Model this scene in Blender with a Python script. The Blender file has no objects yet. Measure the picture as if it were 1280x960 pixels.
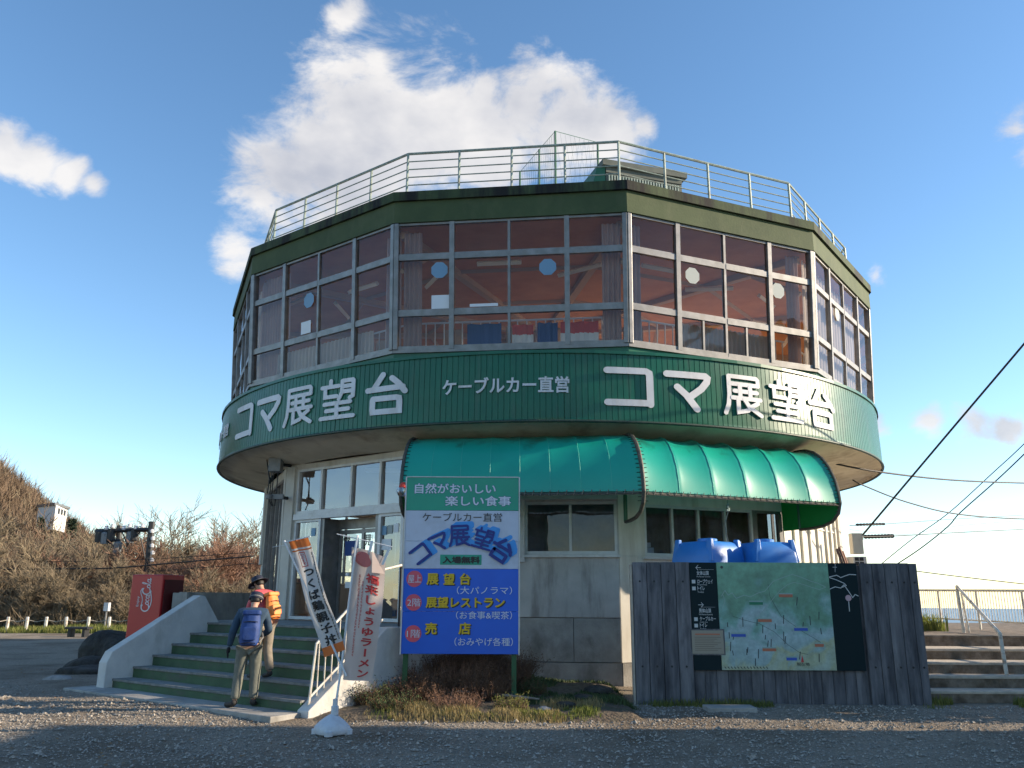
import bpy, math, random
import numpy as np
from mathutils import Vector, Matrix
random.seed(7)
rng = np.random.default_rng(11)
R_ = math.radians
sc = bpy.context.scene
COL = sc.collection

# ------------------------------------------------------------------ camera
PITCH, ROLL, FPX, CAMZ = 0.2524, 0.0045, 1030.2, 1.6
cam_d = bpy.data.cameras.new('camera')
cam_d.sensor_width = 36.0
cam_d.lens = 36.0 * FPX / 1280.0
cam_d.clip_start = 0.1
cam_d.clip_end = 60000
cam = bpy.data.objects.new('camera', cam_d)
COL.objects.link(cam)
cam.matrix_world = Matrix.Translation((0, 0, CAMZ)) @ Matrix.Rotation(math.pi / 2 + PITCH, 4, 'X') @ Matrix.Rotation(ROLL, 4, 'Z')
sc.camera = cam

# ------------------------------------------------------------------ sun, sky, exposure
SUN_AZ, SUN_EL = 90.5, 20.0          # azimuth measured from -y towards +x
sdir = Vector((math.sin(R_(SUN_AZ)) * math.cos(R_(SUN_EL)), -math.cos(R_(SUN_AZ)) * math.cos(R_(SUN_EL)), math.sin(R_(SUN_EL))))
sl = bpy.data.lights.new('sun', 'SUN')
sl.energy = 4.6
sl.angle = R_(0.53)
sl.color = (1.0, 0.83, 0.62)
so = bpy.data.objects.new('sun', sl)
COL.objects.link(so)
so.rotation_euler = sdir.to_track_quat('Z', 'Y').to_euler()
so.location = (30, 0, 30)
sc.view_settings.view_transform = 'Standard'
sc.view_settings.look = 'None'
sc.view_settings.exposure = 1.0
sc.view_settings.gamma = 1.0
sc.view_settings.use_curve_mapping = False
sc.cycles.max_bounces = 8
sc.cycles.transparent_max_bounces = 24
sc.cycles.use_denoising = True


def ray(x, y):
    X, Y = x - 640.0, y - 480.0
    c, s = math.cos(-ROLL), math.sin(-ROLL)
    X, Y = X * c - Y * s, X * s + Y * c
    dx, dd, du = X / FPX, 1.0, -Y / FPX
    return Vector((dx, dd * math.cos(PITCH) - du * math.sin(PITCH), dd * math.sin(PITCH) + du * math.cos(PITCH)))


def at(x, y, Y=None, z=None):
    """point of the place seen at a photo position, at a known distance or height"""
    r = ray(x, y)
    t = Y / r.y if Y is not None else (z - CAMZ) / r.z
    return Vector((0, 0, CAMZ)) + r * t


W = bpy.data.worlds.new('World')
sc.world = W
W.use_nodes = True
nt = W.node_tree
nt.nodes.clear()


def N(t, **kw):
    n = nt.nodes.new(t)
    for k, v in kw.items():
        setattr(n, k, v)
    return n


L = lambda a, b: nt.links.new(a, b)
out = N('ShaderNodeOutputWorld')
sky = N('ShaderNodeTexSky', sky_type='NISHITA', sun_disc=False, sun_elevation=R_(SUN_EL),
        sun_rotation=math.atan2(sdir.x, sdir.y), altitude=800, air_density=1.0, dust_density=0.35, ozone_density=1.6)
bg = N('ShaderNodeBackground')
bg.inputs['Strength'].default_value = 0.132
hsv = N('ShaderNodeHueSaturation')
hsv.inputs['Saturation'].default_value = 1.14
hsv.inputs['Hue'].default_value = 0.498
L(sky.outputs[0], hsv.inputs['Color'])
L(hsv.outputs[0], bg.inputs['Color'])
tc = N('ShaderNodeTexCoord')
mp = N('ShaderNodeMapping')
L(tc.outputs['Generated'], mp.inputs['Vector'])
mp.inputs['Scale'].default_value = (1, 1, 1.6)
n1 = N('ShaderNodeTexNoise')
n1.inputs['Scale'].default_value = 9.5
n1.inputs['Detail'].default_value = 13
n1.inputs['Roughness'].default_value = 0.62
n1.inputs['Distortion'].default_value = 0.35
L(mp.outputs[0], n1.inputs['Vector'])
# cumulus groups: directions and angular sizes
blobs = [(470, 150, .085), (560, 135, .072), (425, 195, .070), (505, 175, .10), (590, 160, .085), (350, 225, .055), (330, 250, .05), (660, 130, .058),
         (700, 155, .060), (760, 160, .045), (800, 158, .026), (470, 85, .040), (590, 80, .03), (450, 240, .075), (300, 310, .038),
         (0, 185, .036), (45, 205, .030), (85, 220, .024), (118, 232, .018), (1270, 160, .030), (1295, 175, .035), (1094, 346, .020), (1220, 534, .034), (1255, 536, .030), (1165, 530, .022), (1085, 528, .02),
         (-250, 90, .12), (-380, 220, .11), (1500, 350, .09), (1640, 60, .14), (430, 20, .03), (-560, 470, .07)]
last = None
for (bx, by, br) in blobs:
    d = ray(bx, by).normalized()
    vd = N('ShaderNodeVectorMath', operation='DISTANCE')
    L(tc.outputs['Generated'], vd.inputs[0])
    vd.inputs[1].default_value = d
    mr = N('ShaderNodeMapRange')
    mr.inputs['From Min'].default_value = 0.0
    mr.inputs['From Max'].default_value = br * 1.75
    mr.inputs['To Min'].default_value = 0.70 if br > .04 else .5
    mr.inputs['To Max'].default_value = 0.0
    L(vd.outputs['Value'], mr.inputs['Value'])
    if last is None:
        last = mr.outputs[0]
    else:
        mx = N('ShaderNodeMath', operation='SMOOTH_MAX')
        mx.inputs[2].default_value = 0.08
        L(last, mx.inputs[0])
        L(mr.outputs[0], mx.inputs[1])
        last = mx.outputs[0]
# a few random cumulus elsewhere in the sky, behind the camera
n3 = N('ShaderNodeTexNoise')
n3.inputs['Scale'].default_value = 2.2
n3.inputs['Detail'].default_value = 2
L(mp.outputs[0], n3.inputs['Vector'])
ad = N('ShaderNodeMath', operation='ADD')
L(last, ad.inputs[0])
L(n1.outputs['Fac'], ad.inputs[1])
cm = N('ShaderNodeMapRange', interpolation_type='SMOOTHSTEP')
cm.inputs['From Min'].default_value = 0.76
cm.inputs['From Max'].default_value = 1.0
L(ad.outputs[0], cm.inputs['Value'])
# cloud body brightness: lit towards the sun, grey in its folds
mp2 = N('ShaderNodeMapping')
L(tc.outputs['Generated'], mp2.inputs['Vector'])
mp2.inputs['Location'].default_value = (-.025, 0, -.03)
mp2.inputs['Scale'].default_value = (1, 1, 1.6)
n2 = N('ShaderNodeTexNoise')
n2.inputs['Scale'].default_value = 7.5
n2.inputs['Detail'].default_value = 6
n2.inputs['Roughness'].default_value = 0.5
L(mp2.outputs[0], n2.inputs['Vector'])
cr = N('ShaderNodeValToRGB')
cr.color_ramp.elements[0].position = 0.34
cr.color_ramp.elements[0].color = (0.46, 0.47, 0.52, 1)
cr.color_ramp.elements[1].position = 0.64
cr.color_ramp.elements[1].color = (0.82, 0.79, 0.76, 1)
L(n2.outputs['Fac'], cr.inputs['Fac'])
bgc = N('ShaderNodeBackground')
bgc.inputs['Strength'].default_value = 0.62
L(cr.outputs[0], bgc.inputs['Color'])
ml = N('ShaderNodeMath', operation='MULTIPLY')
ml.inputs[1].default_value = 0.9
L(cm.outputs[0], ml.inputs[0])
mix = N('ShaderNodeMixShader')
L(ml.outputs[0], mix.inputs[0])
L(bg.outputs[0], mix.inputs[1])
L(bgc.outputs[0], mix.inputs[2])
L(mix.outputs[0], out.inputs['Surface'])


# ------------------------------------------------------------------ materials
def mat(name, col, rough=.7, metal=0.0, col2=None, scale=6.0, stretch=(1, 1, 1), bump=0.0, bscale=None, spec=None, detail=6,
        dirt=None, dirt_amt=.0, dirt_scale=1.5, dirt_stretch=(1, 1, 1), dlo=.5, dhi=.72, top_dirt_shade=None, lo=.35, hi=.65, trans=None, sss=None, bdist=.02):
    m = bpy.data.materials.new(name)
    m.use_nodes = True
    t = m.node_tree
    b = t.nodes['Principled BSDF']
    b.inputs['Roughness'].default_value = rough
    b.inputs['Metallic'].default_value = metal
    if spec is not None:
        b.inputs['Specular IOR Level'].default_value = spec
    b.inputs['Base Color'].default_value = (*col, 1)
    tc = t.nodes.new('ShaderNodeTexCoord')
    mp = t.nodes.new('ShaderNodeMapping')
    mp.inputs['Scale'].default_value = stretch
    t.links.new(tc.outputs['Object'], mp.inputs['Vector'])
    c_out = None
    if col2 is not None:
        n = t.nodes.new('ShaderNodeTexNoise')
        n.inputs['Scale'].default_value = scale
        n.inputs['Detail'].default_value = detail
        n.inputs['Roughness'].default_value = .6
        t.links.new(mp.outputs[0], n.inputs['Vector'])
        r = t.nodes.new('ShaderNodeValToRGB')
        r.color_ramp.elements[0].position = lo
        r.color_ramp.elements[1].position = hi
        r.color_ramp.elements[0].color = (*col, 1)
        r.color_ramp.elements[1].color = (*col2, 1)
        t.links.new(n.outputs['Fac'], r.inputs['Fac'])
        c_out = r.outputs[0]
    if dirt is not None:
        mp3 = t.nodes.new('ShaderNodeMapping')
        mp3.inputs['Scale'].default_value = dirt_stretch
        mp3.inputs['Location'].default_value = (3.1, 1.7, .4)
        t.links.new(tc.outputs['Object'], mp3.inputs['Vector'])
        n = t.nodes.new('ShaderNodeTexNoise')
        n.inputs['Scale'].default_value = dirt_scale
        n.inputs['Detail'].default_value = 7
        n.inputs['Roughness'].default_value = .65
        t.links.new(mp3.outputs[0], n.inputs['Vector'])
        r = t.nodes.new('ShaderNodeMapRange')
        r.inputs['From Min'].default_value = dlo
        r.inputs['From Max'].default_value = dhi
        r.inputs['To Max'].default_value = dirt_amt
        if top_dirt_shade:          # grime plus painted overhang shade along the upper edge, in uneven runs
            sx_ = t.nodes.new('ShaderNodeSeparateXYZ')
            t.links.new(tc.outputs['Object'], sx_.inputs[0])
            r2 = t.nodes.new('ShaderNodeMapRange')
            r2.inputs['From Min'].default_value = top_dirt_shade[0]
            r2.inputs['From Max'].default_value = top_dirt_shade[1]
            r2.inputs['To Max'].default_value = top_dirt_shade[2]
            t.links.new(sx_.outputs[2], r2.inputs['Value'])
            ad_ = t.nodes.new('ShaderNodeMath')
            ad_.operation = 'ADD'
            t.links.new(n.outputs['Fac'], ad_.inputs[0])
            t.links.new(r2.outputs[0], ad_.inputs[1])
            t.links.new(ad_.outputs[0], r.inputs['Value'])
        else:
            t.links.new(n.outputs['Fac'], r.inputs['Value'])
        mx = t.nodes.new('ShaderNodeMix')
        mx.data_type = 'RGBA'
        mx.inputs[7].default_value = (*dirt, 1)
        t.links.new(r.outputs[0], mx.inputs[0])
        if c_out is None:
            mx.inputs[6].default_value = (*col, 1)
        else:
            t.links.new(c_out, mx.inputs[6])
        c_out = mx.outputs[2]
    if c_out is not None:
        t.links.new(c_out, b.inputs['Base Color'])
    if bump:
        n = t.nodes.new('ShaderNodeTexNoise')
        n.inputs['Scale'].default_value = bscale or scale
        n.inputs['Detail'].default_value = 8
        t.links.new(mp.outputs[0], n.inputs['Vector'])
        bp = t.nodes.new('ShaderNodeBump')
        bp.inputs['Strength'].default_value = bump
        bp.inputs['Distance'].default_value = bdist
        t.links.new(n.outputs['Fac'], bp.inputs['Height'])
        t.links.new(bp.outputs[0], b.inputs['Normal'])
    if trans:
        tr = t.nodes.new('ShaderNodeBsdfTranslucent')
        tr.inputs['Color'].default_value = (*trans[1], 1)
        ms = t.nodes.new('ShaderNodeMixShader')
        ms.inputs[0].default_value = trans[0]
        t.links.new(b.outputs[0], ms.inputs[1])
        t.links.new(tr.outputs[0], ms.inputs[2])
        t.links.new(ms.outputs[0], t.nodes['Material Output'].inputs['Surface'])
    return m


def glass(name, tint, f0=.06, rough=.01, base=.12, wav=.0):
    """thin pane: tinted see-through with a mirror film that grows at grazing angles"""
    m = bpy.data.materials.new(name)
    m.use_nodes = True
    t = m.node_tree
    t.nodes.remove(t.nodes['Principled BSDF'])
    o = t.nodes['Material Output']
    tr = t.nodes.new('ShaderNodeBsdfTransparent')
    tr.inputs['Color'].default_value = (*tint, 1)
    gl = t.nodes.new('ShaderNodeBsdfGlossy')
    gl.inputs['Roughness'].default_value = rough
    gl.inputs['Color'].default_value = (.93, .95, 1, 1)
    lw = t.nodes.new('ShaderNodeLayerWeight')
    lw.inputs['Blend'].default_value = .22
    mr = t.nodes.new('ShaderNodeMapRange')
    mr.inputs['To Min'].default_value = base
    mr.inputs['To Max'].default_value = .9
    t.links.new(lw.outputs['Fresnel'], mr.inputs['Value'])
    ms = t.nodes.new('ShaderNodeMixShader')
    t.links.new(mr.outputs[0], ms.inputs[0])
    t.links.new(tr.outputs[0], ms.inputs[1])
    t.links.new(gl.outputs[0], ms.inputs[2])
    t.links.new(ms.outputs[0], o.inputs['Surface'])
    if wav:
        tcn = t.nodes.new('ShaderNodeTexCoord')
        n = t.nodes.new('ShaderNodeTexNoise')
        n.inputs['Scale'].default_value = 1.3
        t.links.new(tcn.outputs['Object'], n.inputs['Vector'])
        bp = t.nodes.new('ShaderNodeBump')
        bp.inputs['Strength'].default_value = wav
        bp.inputs['Distance'].default_value = .05
        t.links.new(n.outputs['Fac'], bp.inputs['Height'])
        t.links.new(bp.outputs[0], gl.inputs['Normal'])
    return m


M = {}
M['gravel'] = mat('gravel', (.155, .125, .090), .95, col2=(.37, .31, .24), scale=26, bump=1.0, bscale=30, detail=12, dirt=(.115, .083, .052), dirt_amt=.9, dirt_scale=.6, dlo=.44, dhi=.66, bdist=.05, lo=.3, hi=.7)
M['soil'] = mat('soil', (.07, .05, .035), .95, col2=(.14, .11, .075), scale=14, bump=1.0, bscale=22, bdist=.04, dirt=(.06, .075, .03), dirt_amt=.6, dirt_scale=2.2)
M['stone'] = mat('stone', (.20, .195, .19), .9, col2=(.36, .34, .32), scale=7, bump=.5, bscale=30)
M['rock'] = mat('dark_rock', (.018, .016, .014), .9, col2=(.055, .050, .044), scale=3, bump=1, bscale=7, bdist=.08, dirt=(.05, .06, .03), dirt_amt=.4)
M['sea'] = mat('hazy_plain_blue', (.16, .22, .28), .35)  # distant haze over the plain put into this blue colour
M['hill'] = mat('hill_soil', (.085, .062, .042), 1.0, col2=(.14, .10, .068), scale=.25, bump=.6, bscale=1.2, bdist=.6)
M['cream'] = mat('cream_paint', (.47, .43, .37), .8, col2=(.56, .52, .45), scale=2.2, bump=.12, bscale=60, dirt=(.20, .14, .09), dirt_amt=.5, dirt_scale=2.0, dirt_stretch=(1.2, 1.2, .35))
M['greywall'] = mat('weathered_wall_panel', (.40, .39, .375), .85, col2=(.50, .485, .46), scale=2.5, bump=.15, bscale=50, dirt=(.13, .115, .10), dirt_amt=.65, dirt_scale=2.4, dirt_stretch=(1.6, 1.6, .28))
M['whitewall'] = mat('white_wall_panel', (.60, .57, .50), .75, col2=(.68, .65, .58), scale=2.5, bump=.1, bscale=50, dirt=(.30, .22, .13), dirt_amt=.45, dirt_scale=2, dirt_stretch=(2, 2, .2))
M['plinth'] = mat('concrete_plinth', (.27, .26, .24), .9, col2=(.38, .365, .335), scale=3, bump=.3, bscale=40, dirt=(.09, .085, .07), dirt_amt=.8, dirt_scale=1.6, dirt_stretch=(1, 1, .6))
M['concrete'] = mat('concrete', (.27, .26, .24), .92, col2=(.37, .36, .335), scale=4, bump=.3, bscale=45, dirt=(.12, .11, .095), dirt_amt=.6, dirt_scale=2.5)
M['whiteconc'] = mat('painted_concrete', (.46, .455, .44), .85, col2=(.56, .55, .525), scale=3, bump=.2, bscale=45, dirt=(.24, .22, .19), dirt_amt=.55, dirt_scale=2.5, dirt_stretch=(1, 1, .4))
M['soffit'] = mat('soffit_paint', (.58, .50, .37), .85, col2=(.68, .60, .47), scale=1.5, bump=.1, bscale=30, dirt=(.22, .14, .08), dirt_amt=.75, dirt_scale=1.2)
M['band'] = mat('green_sheet_metal', (.004, .094, .051), .34, col2=(.005, .118, .065), scale=1.4, dirt=(.09, .12, .09), dirt_amt=.35, dirt_scale=4, dirt_stretch=(2, 2, .25), spec=.4)
M['bandtrim'] = mat('band_trim', (.010, .040, .028), .5, col2=(.03, .05, .035), scale=6)
M['fascia'] = mat('dark_green_fascia', (.040, .062, .022), .8, col2=(.058, .082, .030), scale=1.6, bump=.15, bscale=25, dirt=(.10, .11, .055), dirt_amt=.4, dirt_scale=3, dirt_stretch=(1, 1, .5))
M['fascia_top'] = mat('grimy_green_coping', (.032, .052, .020), .85, col2=(.055, .078, .030), scale=2.0, bump=.2, bscale=25, dirt=(.008, .007, .006), dirt_amt=1.0, dirt_scale=1.9, dirt_stretch=(1.4, 1.4, .15), dlo=.43, dhi=.60)
M['alu'] = mat('aluminium', (.17, .168, .165), .45, .45, col2=(.25, .245, .24), scale=5, dirt=(.18, .15, .12), dirt_amt=.4, dirt_scale=5, dirt_stretch=(1, 1, .4))
M['alu_white'] = mat('pale_window_frame', (.52, .52, .52), .5, .1, col2=(.60, .60, .59), scale=5, dirt=(.25, .22, .18), dirt_amt=.4, dirt_scale=5)
M['railmetal'] = mat('pale_green_rail', (.23, .29, .25), .55, .1, col2=(.33, .38, .33), scale=9, dirt=(.14, .08, .04), dirt_amt=.6, dirt_scale=7)
M['white_rail'] = mat('white_painted_rail', (.55, .52, .46), .55, col2=(.62, .6, .54), scale=9, dirt=(.18, .08, .035), dirt_amt=.9, dirt_scale=7)
M['glass_up'] = glass('upper_window_glass', (.96, .91, .86), base=.02, wav=.25)
M['glass_dn'] = glass('lower_window_glass', (.78, .80, .82), base=.15, wav=.15)
M['glass_dark'] = glass('tinted_glass', (.62, .64, .68), base=.03, wav=.2)
M['awning'] = mat('green_awning_vinyl', (.006, .34, .25), .33, col2=(.008, .38, .28), scale=1.2, dirt=(.010, .050, .036), dirt_amt=.8, dirt_scale=2.2, dlo=.66, dhi=.86, top_dirt_shade=(3.95, 4.34, .36), spec=.7, trans=(.16, (.03, .55, .34)))  # upper edge darkened in the colour: grime and overhang shade together
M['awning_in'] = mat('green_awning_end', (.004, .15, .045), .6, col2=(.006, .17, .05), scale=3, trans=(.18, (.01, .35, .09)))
M['seam'] = mat('pale_awning_seam', (.06, .46, .35), .5)
M['hoop'] = mat('rusty_awning_frame', (.030, .040, .034), .6, col2=(.10, .085, .065), scale=20)
M['lace'] = mat('awning_lacing', (.30, .27, .22), .8, col2=(.08, .065, .055), scale=25)
M['white'] = mat('white_lettering', (.66, .66, .68), .55, col2=(.58, .58, .59), scale=3, dirt=(.34, .30, .24), dirt_amt=.45, dirt_scale=4, dirt_stretch=(1, 1, .4))
M['black'] = mat('black_print', (.012, .012, .014), .5)
M['dark'] = mat('dark_metal', (.03, .03, .032), .5, .3)
M['cable'] = mat('black_cable', (.012, .012, .013), .6)
M['ceil'] = mat('brown_ceiling', (.50, .225, .085), .75, col2=(.58, .28, .115), scale=2)
M['beam'] = mat('pale_beam', (.50, .38, .28), .7)
M['floor_in'] = mat('interior_floor', (.72, .56, .42), .5, col2=(.76, .60, .46), scale=3)
M['curtain'] = mat('mauve_curtain', (.42, .33, .34), .9, col2=(.50, .40, .40), scale=4, trans=(.4, (.5, .4, .38)))
M['net'] = mat('white_net_curtain', (.55, .53, .52), .9, trans=(.4, (.6, .6, .58)))
M['wood_in'] = mat('interior_wood', (.33, .17, .08), .5, col2=(.42, .23, .11), scale=5)
M['int_wall'] = mat('interior_wall', (.46, .42, .38), .8)
M['tube'] = mat('fluorescent_fitting', (.75, .75, .74), .5)
M['backing_grey'] = mat('grey_window_backing', (.19, .20, .21), .9, col2=(.28, .28, .29), scale=3)
M['blind_brown'] = mat('brown_curtain', (.15, .115, .08), .9, col2=(.24, .185, .135), scale=4)
M['sticker'] = mat('blue_grey_sticker', (.16, .29, .42), .6)
M['sticker2'] = mat('grey_sticker', (.30, .34, .33), .6)
M['paper'] = mat('white_paper', (.68, .70, .72), .8)
M['redcloth'] = mat('red_banner_cloth', (.50, .05, .035), .8)
M['bluecloth'] = mat('blue_cloth', (.03, .07, .22), .8)
M['step_g'] = mat('green_step_paint', (.045, .085, .045), .85, col2=(.060, .115, .058), scale=4, bump=.2, bscale=40, dirt=(.085, .08, .07), dirt_amt=.9, dirt_scale=2.6, dirt_stretch=(.6, .6, 1.6))
M['tread'] = mat('worn_tread_concrete', (.19, .19, .18), .9, col2=(.28, .28, .265), scale=5, bump=.3, bscale=50, dirt=(.06, .10, .06), dirt_amt=.5, dirt_scale=3)
M['nosing'] = mat('pale_step_nosing', (.20, .20, .195), .85, col2=(.12, .125, .115), scale=9)
M['brownstep'] = mat('brown_concrete', (.12, .088, .060), .92, col2=(.25, .20, .155), scale=6, bump=.5, bscale=35, dirt=(.05, .04, .03), dirt_amt=.8, dirt_scale=3)
M['palestep'] = mat('pale_tread_edge', (.52, .46, .38), .9, col2=(.40, .35, .29), scale=9, bump=.3, bscale=30)
M['plank'] = mat('weathered_dark_plank', (.048, .048, .055), .9, col2=(.150, .148, .160), scale=9, stretch=(1.0, 1.0, .12), bump=.5, bscale=28, dirt=(.02, .022, .028), dirt_amt=.6, dirt_scale=7, dirt_stretch=(1, 1, .3), bdist=.01)
M['plank2'] = mat('weathered_grey_plank', (.080, .080, .088), .9, col2=(.205, .20, .21), scale=8, stretch=(1.0, 1.0, .10), bump=.5, bscale=30, dirt=(.03, .03, .035), dirt_amt=.7, dirt_scale=6, dirt_stretch=(1, 1, .3), bdist=.01)
M['board_dark'] = mat('dark_teal_panel', (.004, .016, .020), .6, spec=.2)
M['sign_teal'] = mat('sign_green', (.004, .30, .19), .42, col2=(.006, .27, .175), scale=3)
M['sign_white'] = mat('sign_white', (.50, .55, .66), .45, col2=(.44, .48, .58), scale=2.5, dirt=(.3, .32, .36), dirt_amt=.4, dirt_scale=5)
M['sign_blue'] = mat('sign_blue', (.004, .095, .56), .42, col2=(.004, .11, .62), scale=2)
M['navy'] = mat('navy_letters', (.006, .022, .20), .5)
M['skyblue'] = mat('sky_blue_letters', (.04, .28, .68), .5)
M['yellow'] = mat('ochre_yellow_letters', (.62, .42, .01), .5)
M['pink'] = mat('rose_disc', (.62, .09, .13), .5)
M['palewhite'] = mat('pale_lettering', (.60, .64, .72), .5)
M['signpost'] = mat('green_sign_post', (.012, .085, .03), .5)
M['red'] = mat('red_machine_paint', (.44, .006, .011), .35, col2=(.38, .005, .010), scale=1.5)
M['red_dark'] = mat('dark_red_panel', (.09, .004, .006), .6)
M['tank'] = mat('blue_plastic_tank', (.022, .17, .52), .42, col2=(.030, .20, .58), scale=3, spec=.5, dirt=(.10, .22, .45), dirt_amt=.35, dirt_scale=5)
M['black_rubber'] = mat('black_rubber', (.02, .02, .02), .7)
M['greybox'] = mat('grey_steel_box', (.16, .165, .17), .5, col2=(.22, .22, .22), scale=8)
M['banner_w'] = mat('white_banner_cloth', (.62, .60, .60), .9, col2=(.55, .53, .53), scale=3, trans=(.25, (.6, .58, .55)))
M['banner_c'] = mat('cream_banner_cloth', (.64, .55, .50), .9, col2=(.58, .47, .43), scale=3, trans=(.28, (.6, .5, .42)))
M['orange'] = mat('orange_banner_edge', (.62, .16, .04), .85, trans=(.2, (.6, .2, .05)))
M['redprint'] = mat('red_print', (.50, .05, .05), .8)
M['pinkprint'] = mat('faded_red_print', (.50, .14, .13), .8)
M['pole'] = mat('white_plastic_pole', (.62, .63, .65), .35)
M['base_w'] = mat('white_plastic_base', (.50, .52, .56), .5, col2=(.58, .60, .63), scale=5, dirt=(.3, .29, .27), dirt_amt=.4, dirt_scale=7)
M['skin'] = mat('skin', (.45, .26, .18), .6)
M['glove'] = mat('black_glove', (.015, .015, .018), .8)
M['jacket'] = mat('dark_blue_jacket', (.018, .045, .085), .85, col2=(.03, .065, .11), scale=14, bump=.3, bscale=20)
M['pack_b'] = mat('blue_backpack', (.008, .035, .15), .7, col2=(.012, .05, .21), scale=10, bump=.3, bscale=18)
M['pack_o'] = mat('orange_backpack', (.85, .17, .03), .6, col2=(.90, .30, .06), scale=6, bump=.3, bscale=18)
M['pink_j'] = mat('pink_jacket', (.62, .11, .12), .8, col2=(.35, .05, .07), scale=8, bump=.3, bscale=20)
M['trouser'] = mat('grey_green_trousers', (.12, .125, .105), .9, col2=(.16, .165, .14), scale=12, bump=.4, bscale=16)
M['trouser2'] = mat('beige_trousers', (.19, .165, .13), .9, col2=(.24, .21, .17), scale=12, bump=.4, bscale=16)
M['boot'] = mat('dark_boots', (.025, .022, .02), .7, col2=(.05, .045, .04), scale=20)
M['hat'] = mat('navy_hat', (.015, .02, .04), .8)
M['hair'] = mat('black_hair', (.012, .010, .009), .6)
M['strap'] = mat('grey_strap', (.13, .13, .13), .7)
M['bark'] = mat('grey_bark', (.17, .13, .10), .95, col2=(.30, .25, .20), scale=6, bump=.4, bscale=20)
M['twig'] = mat('brown_twigs', (.105, .072, .048), .95, col2=(.19, .13, .082), scale=.35, lo=.3, hi=.7)
M['twig2'] = mat('tan_twigs', (.15, .115, .075), .95, col2=(.25, .20, .13), scale=.5)
M['twig3'] = mat('reddish_twigs', (.17, .09, .06), .95, col2=(.25, .15, .10), scale=1.0)
M['dryshrub'] = mat('dry_shrub_twigs', (.085, .045, .028), .95, col2=(.16, .09, .05), scale=5)
M['conifer'] = mat('dark_needles', (.02, .035, .02), .9, col2=(.035, .055, .028), scale=6)
M['grass'] = mat('grass_blades', (.10, .13, .03), .85, col2=(.22, .20, .06), scale=2, trans=(.3, (.25, .3, .06)))
M['grass_dry'] = mat('dry_grass_blades', (.26, .20, .09), .9, col2=(.36, .29, .14), scale=2, trans=(.25, (.4, .3, .12)))
M['shrubleaf'] = mat('green_shrub_leaves', (.035, .06, .015), .8, col2=(.07, .10, .03), scale=5)
M['pipe'] = mat('rusty_brown_rods', (.28, .10, .055), .7, col2=(.18, .07, .04), scale=12)
M['woodpost'] = mat('pale_wood_post', (.36, .31, .25), .9, col2=(.45, .40, .33), scale=9)
M['shade_shop_wall'] = mat('shade_shop_render', (.42, .38, .32), .85, col2=(.48, .44, .38), scale=3, bump=.2, bscale=30)
M['shade_shop_roof'] = mat('shade_shop_sheet', (.09, .10, .11), .6)
M['penthouse'] = mat('grey_green_sheet', (.075, .088, .072), .7, col2=(.11, .12, .10), scale=4, dirt=(.06, .06, .05), dirt_amt=.5)
M['fencegreen'] = mat('green_fence_metal', (.02, .11, .06), .5)
M['farbuild'] = mat('white_building_paint', (.72, .70, .66), .8)

# ------------------------------------------------------------------ mesh helpers
WL = {}


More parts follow.
